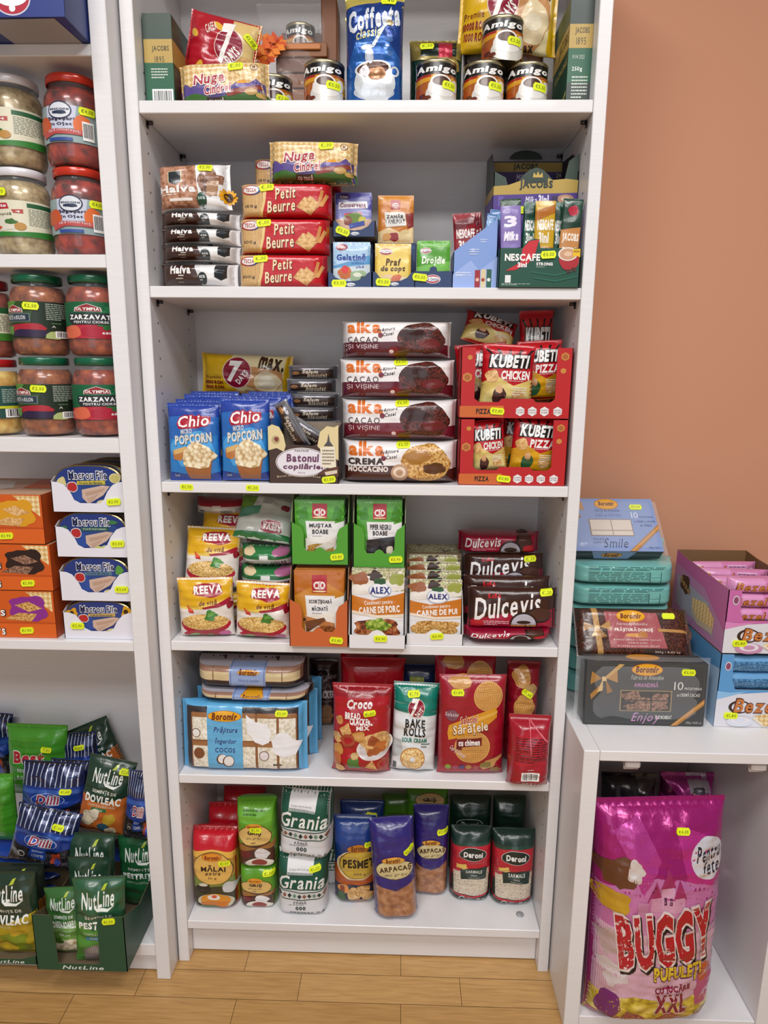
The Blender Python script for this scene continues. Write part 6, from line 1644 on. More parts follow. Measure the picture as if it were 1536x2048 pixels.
o.rotation_euler.z = R(15)

OLY = lambda x, y, s: [('p', [(x - 17 * s, y + 9), (x - 16 * s, y - 2), (x, y - 13), (x + 16 * s, y - 2), (x + 17 * s, y + 9)], 'D8CCC8'), ('p', [(x - 15.5 * s, y + 8), (x - 14.5 * s, y - 1), (x, y - 11.5), (x + 14.5 * s, y - 1), (x + 15.5 * s, y + 8)], '8E1420'), T(x - 14 * s, y - 2, x + 14 * s, y + 6, 'OLYMPIA', 'EDE4E0', b=2)]
ZAR_L = [('r', 0, 0, 100, 100, '16603C'), ('p', [(0, 70), (40, 60), (100, 66), (100, 100), (0, 100)], 'B82A3C'), ('b', 22, 82, 13, 18, 'D8684A', 3), ('b', 58, 80, 26, 16, 'A81A34', 5), ('b', 78, 30, 20, 24, '24784C', 7, 0.8), ('b', 70, 64, 14, 9, '2E6A34', 9, 0.9)] + OLY(44, 18, 0.9) + \
        [('p', [(21, 32), (70, 30), (70, 50), (66, 62), (24, 62), (21, 50)], '242A30'), T(23, 36, 68, 48, 'ZARZAVAT', 'F0F0F0', b=2), T(28, 52, 66, 59, 'PENTRU CIORBE', 'E8E8E8', b=1), T(58, 82, 72, 90, '680g', 'F0E4E4', b=2)]
VIN_L = [('r', 0, 0, 100, 100, '16281A'), ('p', [(0, 0), (46, 0), (40, 60), (0, 60)], '2E4A1E'), ('p', [(0, 0), (22, 0), (14, 20), (0, 22)], '4E8A34')] + OLY(16, 22, 0.9) + \
        [('r', 0, 33, 40, 55, '7A8894'), ('r', 0, 34.5, 39, 53.5, '1E2E3C'), T(1, 38, 34, 50, 'VINETE în BULION', 'DCE0E4'), ('ln', 60, 5, 94, 52, 9, 'A8B0A4'), ('b', 32, 72, 26, 12, 'A82030', 3, 0.3), ('p', [(10, 84), (24, 76), (56, 78), (66, 86), (52, 98), (14, 96)], '2A1A3E'), ('b', 68, 92, 13, 9, 'A8B874', 5, 0.5), ('b', 6, 78, 8, 12, '5A8A3C', 7, 0.5), ('bar', 70, 80, 98, 99), T(66, 64, 72, 71, 'A', 'D8DCD4', b=0), ('ln', 66, 58, 96, 61, 1, '8AA878')]
GL = '0E6244'
zar = jar('green-lidded jar of orange red soup vegetables beside the side panel, lower one', 213.5, 805, 0.014, L3, JR, 0.141, GL, 'zarz', ZAR_L, 0.032, 0.094, rz=26, group='soup vegetable jars')
zar.location.x = -0.4885
vin_x = zar.location.x - 0.1012
o = dup(zar, 'green-lidded jar of orange red soup vegetables beside the side panel, upper one')
o.location.z += 0.142
o.rotation_euler.z = R(20)
vin = jar('jar of brown vegetable spread with a green lid, lower of its stack', 107, 805, 0.012, L3, JR, 0.141, GL, 'zacusca', VIN_L, 0.032, 0.094, rz=24, span=2.6, tag=(42, 13, '€2,50', 3), group='vegetable spread jars')
vin.location.x = vin_x
o = dup(vin, 'jar of brown vegetable spread with a green lid, upper of its stack')
o.location.z += 0.142
ap_x = vin_x - 0.1012
APP = [('r', 0, 0, 100, 100, '1E4A44'), ('p', [(0, 0), (60, 0), (60, 60), (0, 60)], 'D8D4A4'), ('b', 34, 34, 22, 28, 'C8BC4C', 3), ('e', 36, 40, 10, 9, 'E4DCA0'), ('r', 0, 62, 100, 70, 'C8C828'), ('bar', 66, 70, 98, 98), ('ln', 64, 10, 98, 54, 8, 'A8B8B0')]
ap = jar('jar of yellow fruit compote with a red lid at the left edge of the photo', 1, 815, 0.014, L3, JR, 0.137, 'B01C20', 'apple', APP, 0.032, 0.090, rz=20, group='left edge jars')
ap.location.x = ap_x
GHE = [('r', 0, 0, 100, 100, 'D8D4B8'), ('r', 50, 0, 100, 18, '1E5A34'), ('ln', 52, 24, 96, 74, 10, '6A7464'), ('p', [(0, 82), (100, 76), (100, 100), (0, 100)], '3E7A2C'), ('b', 12, 86, 10, 8, 'C8C490', 4)]
o = jar('red-lidded jar of dark pickles, upper one at the left photo edge', -14, 650, 0.014, L3 + 0.138, JR, 0.137, 'B01C20', 'zarz', GHE, 0.032, 0.090, rz=22, tag=(60, 4, '€3,50', 4), group='left edge jars')
o.location.x = ap_x - 0.002

# blue baking carton on the top shelf, jutting out over its edge
bp = atZ(90, 34, L1 + 0.0006)
xr_ = atY(152, 34, bp.y).x
b_ = body_box('baking_carton', 0.30, 0.15, 0.16, '1E2E74',
              {'F': [('r', 0, 0, 100, 100, '22347C'), ('e', 74, 84, 9.5, 8, 'C8C8D8'), ('e', 74, 84, 8.8, 7.3, 'B02038'), ('e', 74, 82, 8.5, 5, 'ECECF0'), T(67, 78, 81, 86, 'Dr.Oetker', '24386C'), ('e', 74, 93, 1.6, 1.6, 'ECECF0'), ('p', [(86, 70), (90, 66), (90, 78), (87, 82)], 'E0E0EC')],
               'B': [('p', [(6, 2), (44, 0), (50, 100), (14, 100)], '9A9496'), ('p', [(56, 4), (94, 2), (98, 98), (62, 96)], 'A09A9A')], 'R': [('r', 0, 0, 100, 100, '2A3A7C')]}, tag=(57, 88, '€1,70', 0))
meta(b_, 'dark blue baking carton jutting over the top shelf at the upper left corner', 'carton')
b_.location = (min(xr_, -0.4395) - 0.15, bp.y + 0.075, L1 + 0.0006)

# wafer boxes and fish tins on the fourth shelf
ORG = 'D2581A'


def wafer_box(px, yt, z, label, cream, splash, tagp, txt):
    Y = -0.03
    cx, w, h, zb = fit(px[0], px[1], yt, Y, z)
    w2 = 0.19
    x1 = cx + w / 2
    o = tray('wafer_box', w2, 0.19, h, [(0, 0), (100, 0), (100, 100), (0, 100)], [(0, 0), (100, 0), (100, 100), (0, 100)], 0, ORG, 'B86A3A',
             F=[('r', 0, 0, 100, 66, 'CE5A18'), ('p', [(60, 0), (92, 0), (100, 40), (100, 0), (60, 0)], 'D8C490') if False else ('p', [(72, 2), (98, 2), (98, 44)], 'waffle'),
                ('b', 74, 36, 20, 26, splash, 4, 0.4), ('p', [(60, 30), (74, 22), (88, 36), (74, 44)], cream), ('p', [(48, 60), (64, 46), (82, 48), (76, 64)], cream), ('r', 0, 66, 100, 70, 'B84A12'), ('r', 0, 70, 100, 100, 'D8611C'),
                T(2, 10, 42, 32, 'alka', 'EDE4E0', b=2), T(4, 34, 50, 54, 'wafers', '2A1A18', b=2), T(4.6, 34.6, 49.4, 53.4, 'wafers', 'F0ECE8', b=1)] + ([T(14, 74, 48, 95, 'wafers', '2A1A18', b=2), T(14.6, 74.6, 47.4, 94.4, 'wafers', 'F0ECE8', b=1)] if txt else []), Rf=[('r', 0, 0, 100, 100, 'B84E18')], tag=(tagp, 84, '€1,90', -3))
    mb = MB()
    mb.box(-w2 / 2 + 0.002, w2 / 2 - 0.002, -0.094, 0.093, h - 0.004, h - 0.0008, mat('C8A084', 'card'))
    art(mb, Flat((-w2 / 2, -0.094, h - 0.0008), (w2, 0, 0), (0, 0.187, 0), (0, 0, 1)), [('p', [(2, 10), (30, 20), (50, 60), (20, 90)], 'D8D0CC'), ('p', [(50, 6), (90, 10), (98, 60), (60, 60)], 'CE5A18')], 'card')
    mb.obj('box_top', o)
    meta(o, label, 'wafer box', 'orange wafer boxes')
    o.location = (x1 - w2 / 2, Y + 0.095, zb + 0.0006)
    return o, zb + h


o, z = wafer_box((20, 110, ), 1183, L4, 'orange wafer box with a purple splash, bottom of its stack of three', 'crumb', '8A2A8A', 70, True)
o, z = wafer_box((10, 103), 1090, z + 0.002, 'orange wafer box with a dark chocolate splash, middle of its stack', 'cocoa', '2A1410', 75, True)
o, z = wafer_box((0, 86), 990, z + 0.002, 'orange wafer box with a yellow splash, top of its stack', 'biscuit', 'D89A1C', 62, False)


def fish_tin_mesh(w, h, d):
    """oval lidded tin standing on its long side"""
    n = 40
    vs, fs = [], []
    prof = [(0.0, 0.965), (0.0015, 1.0), (d * 0.22, 1.0), (d * 0.25, 0.965), (d, 0.93)]
    for y, k in prof:
        for i in range(n):
            a = 2 * math.pi * i / n
            c, s = math.cos(a), math.sin(a)
            vs.append((w / 2 * k * math.copysign(abs(c) ** 0.62, c), y - d / 2, h / 2 + h / 2 * k * math.copysign(abs(s) ** 0.8, s)))
    for j in range(len(prof) - 1):
        for i in range(n):
            fs.append((j * n + i, (j + 1) * n + i, (j + 1) * n + (i + 1) % n, j * n + (i + 1) % n))
    fs.append(tuple(range(n)))
    fs.append(tuple(range((len(prof) - 1) * n, len(prof) * n))[::-1])
    return vs, fs


def tin(name, label, w, h, d, sauce, sc, ex):
    vs, fs = fish_tin_mesh(w, h, d)
    mb = MB()
    mb.add(vs, fs, mat('B0A078', 'metal'), False)
    S = Flat((-w / 2, -d / 2, 0), (w, 0, 0), (0, 0, h), (0, -1, 0))
    sup = lambda k, n=36: [(50 + 50 * k * math.copysign(abs(math.cos(a)) ** 0.62, math.cos(a)), 50 - 50 * k * math.copysign(abs(math.sin(a)) ** 0.8, math.sin(a))) for a in [2 * math.pi * i / n for i in range(n)]]
    art(mb, S, [('p', sup(0.955), '24387E'), ('b', 30, 60, 18, 22, '2E4E9E', 3, 0.4), ('b', 60, 40, 26, 20, '2A4688', 5, 0.4), T(23, 13, 77, 31, 'Macrou File', 'F0F2F8', b=3), T(23, 13, 77, 31, 'Macrou File', '141C4A', b=1), ('p', [(34, 35), (74, 33), (74, 42), (34, 43)], sc), T(37, 35.5, 70, 41.5, sauce, '2A3A5A' if sc != '2A5A4A' else 'D0E0D4', b=1),
                ('b', 27, 48, 8, 12, 'E0D8D8', 4, 0.1), ('b', 27, 48, 7, 10, 'B82C2C', 4, 0.1), ('p', [(40, 54), (70, 44), (80, 46), (70, 66), (48, 86), (40, 72)], 'D0B4A4'), ('p', [(44, 60), (74, 50), (68, 58), (46, 68)], 'BE9C88'), ('p', [(46, 74), (64, 62), (56, 74), (49, 82)], 'C4A492'), ('e', 15, 62, 5, 4, 'C8CCD8'), ('e', 15, 62, 4, 3.2, '24387E'), T(14, 72, 28, 78, 'MODUL', 'D8DCE8', b=1), ('bar', 22, 84, 40, 96),
                ('e', 86, 56, 7, 8, 'A8A8A4'), ('e', 86, 56, 5.4, 6.4, '7A7C80'), ('e', 70, 84, 10, 5, 'DCD8C4'), ('e', 70, 82, 7, 3, 'D8CC7C'), T(54, 88, 66, 94, '190g', 'D8DCE4', b=1)] + ex, 'lid')
    o = mb.obj(name)
    meta(o, label, 'fish tin', 'oval fish tins')
    return o


FW = [(0, 4), (10, 6), (18, 14), (26, 40), (30, 62), (38, 72), (64, 72), (70, 62), (76, 34), (84, 12), (92, 4), (100, 2), (100, 100), (0, 100)]
z = L4
tins = (((114, 268, 1224), 'în ulei de floarea-soarelui', 'C8A860', [('b', 10, 34, 7, 12, 'D8A020', 3, 0.8), ('e', 10, 34, 3, 3.4, '3A2410'), ('b', 90, 28, 8, 12, 'D8A020', 5, 0.8), ('e', 90, 28, 3.4, 3.6, '3A2410'), ('b', 62, 88, 8, 8, 'D8A828', 7, 0.6)], 1200, 'bottom', (20, 52, '€2,90', 0), 'with sunflowers'),
        ((103, 262, 1142), 'în sos de piper', '5A7C94', [('b', 8, 48, 5, 8, '4E8A3C', 3, 0.5), ('b', 84, 30, 6, 10, '5A9A44', 5, 0.5), ('b', 66, 92, 7, 4, '4E8A3C', 7, 0.5)], 1113, 'second from the bottom', (86, 60, '€3,00', 0), 'with green pepper leaves'),
        ((94, 257, 1052), 'în sos de vin și rozmarin', '2A5A4A', [('b', 8, 36, 6, 4, '3E7A4A', 3, 0.6), ('b', 80, 22, 7, 4, '3E7A4A', 5, 0.6), ('b', 60, 84, 8, 7, 'C8C86C', 7, 0.5)], 1024, 'third from the bottom', (85, 56, '€3,00', -3), 'with rosemary'),
        ((82, 252, 962), 'în sos de lămâie', 'C8B83C', [('b', 12, 40, 6, 14, 'D8CC8C', 3, 0.3), ('e', 88, 28, 8, 7, 'DCD49C'), ('e', 88, 28, 6, 5.4, 'C8BC70')], 930, 'top', (84, 66, '€3,00', -5), 'with lemon slices'))
for (px, sauce, sc, ex, ytin, pos, tg, look) in tins:
    cx, w, h, zb = fit(px[0], px[1], px[2], -0.03, z)
    w = 0.138
    x1 = -0.4385
    o = tray('tin_carton', w, 0.17, h, FW, [(0, -10), (90, -10), (100, 4), (100, 100), (0, 100)], -10, 'E2E0EA', 'C4C2CC', tag=tg)
    meta(o, 'white carton of fish tins %s, %s in its stack' % (look, pos), 'carton', 'white fish tin cartons')
    o.location = (x1 - w / 2, -0.03 + 0.085, zb + 0.0006)
    th = atY(180, ytin, -0.02).z - zb - 0.003
    hmax = {'bottom': 1112 - 1, }
    t1_ = tin('fish_tin', 'oval blue fish tin %s at the front of its white carton' % look, w - 0.006, th, 0.024, sauce, sc, ex)
    t1_.location = (x1 - w / 2, -0.03 + 0.0155, zb + 0.0026)
    for k in range(1, 6):
        q = dup(t1_, 'oval fish tin %s behind the front one in its white carton' % look)
        q.location.y += 0.0255 * k
    z = zb + max(h, th + 0.003) + 0.0015


# ================================================================== left bookcase, bottom shelf: seeds
NB = dict(sv=(0.05, 0.08), pv=(2.6, 2.2), pu=2.4, wr=0.005, pinch=0.05)


def nut(c1, c2, l1, l2, ex=(), top='1A2A22'):
    return [('r', 0, 0, 100, 100, c1), ('p', [(0, 46), (40, 56), (100, 44), (100, 100), (0, 100)], c2), T(18, 12, 82, 30, 'NutLine', 'EDF0EA', b=1, s=0.2, rot=-4), ('p', [(56, 12), (62, 6), (68, 5), (64, 11)], 'B8C83C'), ('p', [(44, 29), (70, 31), (84, 28), (70, 34), (50, 33)], 'EDF0EA'),
            T(24, 38, 78, 44, l1, 'E4EAE0', b=1), T(12, 46, 88, 56, l2, 'EDF0EA', b=2), T(20, 58, 80, 61, 'COAPTE & CROCANTE', 'D0DCCC', b=0)] + list(ex)


DII = [('r', 0, 0, 100, 100, '1E1C22'), ('r', 0, 0, 100, 36, '1E2850')] + [('r', 3 + 8.2 * k, 1, 4.6 + 8.2 * k, 34, 'C4CCE4') for k in range(12)] + \
      [('p', [(0, 34), (100, 34), (100, 58), (84, 64), (50, 70), (16, 64), (0, 58)], '1E3E94'), ('p', [(0, 38), (100, 38), (100, 44), (0, 44)], '3A62B8'), ('e', 50, 53, 27, 10, 'C8D0E8'), ('e', 50, 53, 26, 9.4, '2448A0'), T(32, 46, 69, 60, 'Diili', 'E8E8F0', b=3, s=0.15), T(32, 46, 69, 60, 'Diili', 'A81E34', b=1, s=0.15),
       ('r', 0, 72, 100, 100, 'seeds'), ('p', [(36, 66), (60, 66), (62, 84), (34, 84)], '2448A0'), ('ln', 39, 69, 58, 73, 2, 'D0D8EC'), T(39, 76, 58, 81, 'COAPTE', 'E0E4F0'), ('e', 22, 80, 6, 6, 'D8D0C4'), ('e', 22, 80, 4, 4, '2A2A2E'), ('b', 78, 80, 8, 12, 'B8482C', 4, 0.5), ('b', 80, 84, 5, 7, '3A4AA0', 6, 0.5)]
BES = [('r', 0, 0, 100, 100, '3E8A22'), ('p', [(0, 0), (100, 0), (100, 18), (0, 20)], '4A9A2C'), T(15, 34, 66, 50, 'Best', 'EDE4DC', b=3, s=0.1), T(15, 34, 66, 50, 'Best', 'B01C2C', b=2, s=0.1), T(20, 58, 62, 65, 'SEMINȚE', 'E4ECDC'), T(20, 68, 76, 74, 'FLOAREA-SOARELUI', 'E4ECDC'), ('ln', 22, 93, 60, 97, 1, 'D0E0C0')]
DOV = nut('1E3A2A', 'C0662A', 'SEMINȚE DE', 'DOVLEAC', [('r', 30, 62, 62, 67, '2E6A3C'), T(38, 63, 54, 66, 'Sărate', 'E4F0E0', s=0.3), ('b', 30, 74, 16, 8, 'pumpkin', 3, 0.3), ('b', 22, 82, 16, 7, 'D8C8A8', 5, 0.3), ('b', 40, 70, 9, 7, 'E4D8C0', 7, 0.3), ('b', 70, 76, 13, 8, 'B8942C', 8, 0.3), ('b', 62, 88, 14, 6, '2A4A5A', 9, 0.4), ('b', 76, 92, 12, 5, 'D8C4A4', 12, 0.3), ('p', [(0, 90), (40, 92), (40, 100), (0, 100)], 'A84A1C')])
GRS = nut('2A5A3C', '4A8A34', 'SEMINȚE', 'PESTRIȚE', [('r', 24, 63, 82, 69, '2E7AA0'), T(32, 64, 74, 68, 'Ușor sărate', 'EDF4F4', s=0.3), ('p', [(18, 80), (50, 74), (86, 82), (80, 100), (18, 100)], 'stripeseeds'), ('b', 70, 80, 18, 8, '6A9A2C', 5, 0.6)])
OAR = nut('3A6A34', '6A9A44', 'SEMINȚE DE', 'FLOAREA-SOARELUI', [T(34, 64, 66, 69, 'Sărate', 'E8F0E0', s=0.3), ('b', 50, 86, 36, 12, 'pumpkin', 4, 0.3), ('b', 30, 76, 14, 5, '4E7A2C', 6, 0.6)])
YEL = nut('22382A', 'A8921C', 'SEMINȚE DE', 'DOVLEAC', [('b', 60, 80, 28, 14, '7A8A1C', 4, 0.6), ('b', 40, 88, 20, 9, 'C8AC2C', 6, 0.4), ('b', 70, 64, 20, 8, 'B89A1C', 8, 0.4)])
ORB_ = nut('242C26', 'B8702A', 'SEMINȚE DE', 'DOVLEAC', [('b', 60, 80, 28, 12, 'B8922C', 4, 0.4)])
ZS = L5 + 0.001

# two green cartons jutting over the shelf edge
yb_ = atZ(165, 1941, ZS).y
bx0, bx1 = atY(75, 1935, yb_).x, min(atY(255, 1940, yb_).x, -0.4395)
CT = '1A4A34'
w_ = bx1 - bx0
h_ = atY(165, 1760, yb_ + 0.13).z - ZS
zf = (h_ - (atY(160, 1832, yb_).z - ZS)) / h_ * 100
nb = tray('seed_carton', w_, 0.19, h_, [(0, zf), (20, zf), (22, zf + 14), (24, 84), (66, 84), (70, 82), (71, zf + 4), (100, zf), (100, 100), (0, 100)], [(0, 0), (60, 8), (100, zf), (100, 100), (0, 100)], 0, CT, '6A5A44',
          F=[T(28, 88, 74, 97, 'NutLine', 'D8DCD4', b=1, s=0.2)], tag=(84, zf + 10, '€1,50', -8))
meta(nb, 'dark green cut-out carton of seed bags jutting over the bottom shelf edge', 'carton', 'green seed cartons')
nb.location = ((bx0 + bx1) / 2, yb_ + 0.095, ZS)
lx1 = atY(72, 1938, yb_).x
nb2 = tray('seed_carton', 0.16, 0.19, h_ * 0.8, [(0, 60), (20, 60), (24, 84), (80, 84), (100, 72), (100, 100), (0, 100)], [(0, 0), (60, 20), (100, 74), (100, 100), (0, 100)], 0, CT, '6A5A44', F=[T(40, 87, 84, 97, 'NutLine', 'D8DCD4', b=1, s=0.2)])
meta(nb2, 'dark green carton of yellow seed bags cut by the left edge of the photo', 'carton', 'green seed cartons')
nb2.location = (lx1 - 0.083, yb_ + 0.105, ZS)

bag('seed_bag', 'green seed bag with a blue stripe at the front centre of the green carton', 'seeds', (140, 240, 1756), yb_ + 0.010, ZS + 0.002, 0.04, '2A5A3C', GRS, group='green seed bags', seed=400, sealcol='1C3226', ry=2, rz=8, **NB)
bag('seed_bag', 'light green seed bag at the left in the green carton', 'seeds', (95, 152, 1776), yb_ + 0.022, ZS + 0.002, 0.03, '3A6A34', OAR, group='green seed bags', seed=401, sealcol='1C3226', ry=-5, size=(0.085, 0.142), rx=6, **NB)
bag('seed_bag', 'dark green seed bag standing behind on the left of the green carton', 'seeds', (124, 218, 1684), yb_ + 0.095, ZS + 0.002, 0.035, '22402E', nut('22402E', '2E5438', 'SEMINȚE', 'PESTRIȚE'), group='green seed bags', seed=402, sealcol='1C3226', rx=8, **NB)
bag('seed_bag', 'dark green seed bag between the front and the back ones in the carton', 'seeds', (128, 214, 1728), yb_ + 0.062, ZS + 0.002, 0.028, '22402E', nut('22402E', '2E5438', 'SEMINȚE', 'PESTRIȚE'), group='green seed bags', seed=403, sealcol='1C3226', rx=6, **NB)
bag('seed_bag', 'green seed bag at the back right of the green carton, cut by the side panel', 'seeds', (222, 318, 1684), 0.045, ZS + 0.002, 0.04, '1E5A34', nut('1E5A34', '22683A', 'SEMINȚE', 'PESTRIȚE'), group='green seed bags', seed=404, sealcol='1C4228', size=(0.10, 0.175), **NB).location.x = -0.500
bag('seed_bag', 'yellow and dark green seed bag in front at the left edge', 'seeds', (-40, 68, 1744), yb_ + 0.02, ZS + 0.002, 0.04, '22382A', YEL, group='yellow seed bags', seed=405, sealcol='1E3026', **NB)
bag('seed_bag', 'yellow and dark green seed bag behind the front one at the left edge', 'seeds', (-20, 84, 1728), yb_ + 0.07, ZS + 0.002, 0.04, '242C26', ORB_, group='yellow seed bags', seed=406, sealcol='2A3A30', **NB)

# the loose pile behind, resting on lying bags
z = ZS
fil = None
for k in range(4):
    o = body_bag('seed_bag', 0.20, 0.030, 0.12, '1E1C22', [('r', 0, 0, 100, 100, 'seeds'), ('p', [(0, 0), (100, 0), (100, 40), (0, 46)], '1E3E94')], sv=0.02, su=0.06, pv=2.4, pu=3, wr=0.003, seed=410 + k) if fil is None else dup(fil)
    fil = fil or o
    meta(o, 'dark blue seed bag lying under the loose seed pile, %s' % ('lowest', 'second from below', 'third from below', 'topmost of the lying ones')[k], 'seeds', 'dark blue seed bags')
    o.location = (atY(60, 1700, 0.12).x + (0, 0.01, -0.006, 0.004)[k], 0.13, z + 0.0006)
    z += 0.0315
ztop = z
for k in range(2):
    o = dup(fil, ('dark blue seed bag lying under the orange seed bag, lower of two', 'dark blue seed bag lying under the orange seed bag, upper of two')[k])
    o.location = (-0.545, 0.175, ZS + 0.0006 + 0.0315 * k)
for k in range(2):
    o = dup(fil, ('dark blue seed bag lying behind the left carton, lower of two', 'dark blue seed bag lying behind the left carton, upper of two')[k])
    o.location = (-0.83, 0.13, ZS + 0.0006 + 0.0315 * k)
DB2 = dict(sv=(0.04, 0.05), pv=2.4, pu=2.4, wr=0.006, pinch=0.05, fin='foil')
bag('seed_bag', 'dark blue striped seed bag leaning at the front of the pile, tilted to the right', 'seeds', (0, 130, 1640), 0.0, None, 0.04, '1E3E94', DII, group='dark blue seed bags', seed=420, yb=1752, ry=11, rx=12, tag=(72, 24, '€1,60', 6), **DB2)
bag('seed_bag', 'dark blue striped seed bag in the middle of the pile, facing front', 'seeds', (24, 152, 1538), 0.06, None, 0.045, '1E3E94', DII, group='dark blue seed bags', seed=421, yb=1664, ry=2, rx=10, tag=(78, 40, '€1,60', 2), **DB2)
bag('seed_bag', 'dark blue striped seed bag half hidden between the middle one and the orange bag', 'seeds', (84, 192, 1532), 0.108, None, 0.045, '1E3E94', DII, group='dark blue seed bags', seed=422, yb=1646, ry=3, rx=8, **DB2)
bag('seed_bag', 'dark blue striped seed bag at the right of the pile, tilted against the side panel', 'seeds', (236, 318, 1522), 0.012, None, 0.034, '1E3E94', DII, group='dark blue seed bags', seed=423, yb=1690, ry=6, rx=6, size=(0.066, 0.152), **DB2).location.x = -0.487
bag('seed_bag', 'dark blue striped seed bag at the back of the pile next to the green one', 'seeds', (112, 196, 1478), 0.160, None, 0.04, '1E3E94', DII, group='dark blue seed bags', seed=424, yb=1600, ry=-6, rx=6, tag=(64, 20, '€1,60', -6), **DB2)
bag('seed_bag', 'dark blue striped seed bag at the far left of the pile, mostly outside the photo', 'seeds', (-90, 14, 1428), 0.20, None, 0.04, '1E3E94', DII, group='dark blue seed bags', seed=425, yb=1560, ry=4, **DB2)
bag('seed_bag', 'big bright green seed bag at the top left of the pile', 'seeds', (2, 124, 1456), 0.150, None, 0.045, '3E8A22', BES, group='bright green seed bags', seed=426, yb=1600, ry=1, rx=4, tag=(72, 30, '€1,80', 4), sv=(0.05, 0.08), pv=2.4, pu=2.4, wr=0.004, pinch=0.04)
bag('seed_bag', 'bright green seed bag at the left edge below the big green one', 'seeds', (-100, 22, 1548), 0.075, None, 0.045, '3E8A22', BES, group='bright green seed bags', seed=427, yb=1690, sv=(0.05, 0.08), pv=2.4, pu=2.4, wr=0.004, pinch=0.04)
bag('seed_bag', 'orange and green seed bag with big pale seeds at the right of the pile', 'seeds', (136, 232, 1534), 0.055, None, 0.045, 'B8602A', DOV, group='orange seed bags', seed=428, yb=1684, ry=12, rx=8, sealcol='1C2A22', tag=(84, 12, '€2,00', 8), **NB)
bag('seed_bag', 'dark orange and green seed bag at the top of the pile, tilted to the right', 'seeds', (168, 262, 1466), 0.185, None, 0.045, '1E3A2A', DOV, group='orange seed bags', seed=429, yb=1600, ry=-24, rx=8, sealcol='1A1E1C', **NB)

# ================================================================== low cabinet: cakes, wafer boxes
def film_wrap(o, w, h, d, seed, grow=0.006, zo=-0.0005):
    """loose clear film around a pack"""
    S = Bag(w + 2 * grow + 0.016, h + grow * 0.6, d + grow, pu=8, pv=9, su=0.07, sv=0, pinch=0.0, wr=0.0025, seed=seed)
    n, m2 = 18, 10
    us = [math.sin(math.pi / 2 * (2 * i / n - 1)) for i in range(n + 1)]
    vv = [math.sin(math.pi / 2 * (2 * i / m2 - 1)) for i in range(m2 + 1)]
    mb = MB()
    for sd in (-1, 1):
        mb.add([S.pt(u, v, sd) for v in vv for u in us], [(j * (n + 1) + i, j * (n + 1) + i + 1, (j + 1) * (n + 1) + i + 1, (j + 1) * (n + 1) + i)[::-sd] for j in range(m2) for i in range(n)], mat('clear'), True)
    q = mb.obj('film_wrap', o)
    q.location.z = zo
    return q


BOW = lambda x, y, s, a: [('p', [(x - 2 * s, y), (x - 11 * s, y - 7 * s * a), (x - 12 * s, y + 6 * s * a)], 'A8783C'), ('p', [(x + 2 * s, y), (x + 11 * s, y - 9 * s * a), (x + 12 * s, y + 4 * s * a)], 'B8884A'), ('p', [(x - 1 * s, y), (x - 6 * s, y + 14 * s * a), (x - 1 * s, y + 12 * s * a)], 'D8B47C'), ('p', [(x + 1 * s, y), (x + 8 * s, y + 13 * s * a), (x + 3 * s, y + 15 * s * a)], '9A6A30'), ('p', [(x - 2 * s, y - 2 * s * a), (x + 2 * s, y - 2 * s * a), (x + 2 * s, y + 2.5 * s * a), (x - 2 * s, y + 2.5 * s * a)], 'E0C08C')]
BORO = lambda x, y, s, h: [('e', x, y, s, s * 0.42, 'B8641C'), ('e', x, y, s * 0.95, s * 0.38, 'E4A41C'), T(x - s * 0.72, y - h, x + s * 0.72, y + h * 0.8, 'Boromír', '6A2410', b=2, s=0.15)]
AMA = [('r', 0, 0, 100, 100, '3E4042'), ('r', 2, 3, 98, 97, '565048'), ('r', 2.4, 4, 97.6, 96, '3E4042')] + BORO(50, 11, 13, 5.5) + \
      [T(37, 19, 64, 27, 'Fabrica de Amandine', 'D0CCC4', b=0, s=0.35), T(40, 30, 60, 39, 'AMANDINĂ', 'C48AB8', b=1), ('r', 29, 44, 72, 78, '9A8458'), ('r', 30, 45.5, 71, 76.5, '241A18'), ('b', 38, 54, 7, 8, 'cocoa', 3, 0.6), ('b', 50, 66, 12, 9, 'cocoa', 5, 0.6), ('b', 62, 56, 7, 9, 'cocoa', 7, 0.6), ('b', 40, 70, 7, 5, 'cocoa', 9, 0.6), ('b', 64, 70, 6, 5, 'cocoa', 11, 0.6), ('r', 30, 59, 71, 60.5, '14100F'), ('r', 54.6, 46, 55.4, 76, '14100F'),
       T(73, 29, 81, 43, '10', 'DCD8D0', b=0), T(82, 37, 96, 43, 'PRĂJITURELE', 'DCD8D0', b=1), T(76, 46, 95, 53, 'cu CREMĂ CACAO', 'DCD8D0', b=1), T(39, 80, 64, 99, 'Enjoy', 'C890C0', b=0, s=0.4), T(59, 84, 73, 90, 'THE MOMENT', 'DCD8D0', b=1), T(85, 93, 98, 98, '250g / 8,82 oz', 'C8C4BC', b=0), ('p', [(72, 100), (78, 100), (99, 66), (99, 56)], 'B07A3C'), ('p', [(73, 100), (75, 100), (99, 62), (99, 59)], 'D09A5C'),
       ('p', [(4, 52), (12, 36), (15, 40), (5, 60)], 'A8783C')] + BOW(15, 26, 0.95, 1.7) + [('p', [(15, 24), (27, 2), (31, 3), (18, 26)], 'C8A060')]
ZC = CZ_ + 0.0006
Ya = atZ(1290, 1452, CZ_).y
am = box('cake_box', 'dark grey cake box with a gold bow and a small window, standing at the front of the cabinet top', 'cake', (1171, 1413, 1331), Ya, CZ_, 0.045, '3A3C3E', {'F': AMA, 'T': [('e', 50, 40, 14, 7, 'C88A1C'), ('r', 20, 80, 80, 90, '56504A')], 'L': [('r', 0, 0, 100, 100, '343638')]}, tag=(84, 14, '€5,00', 1), rx=3)
am['label'] = 'dark grey cake box with a gold bow, standing on the cabinet front'
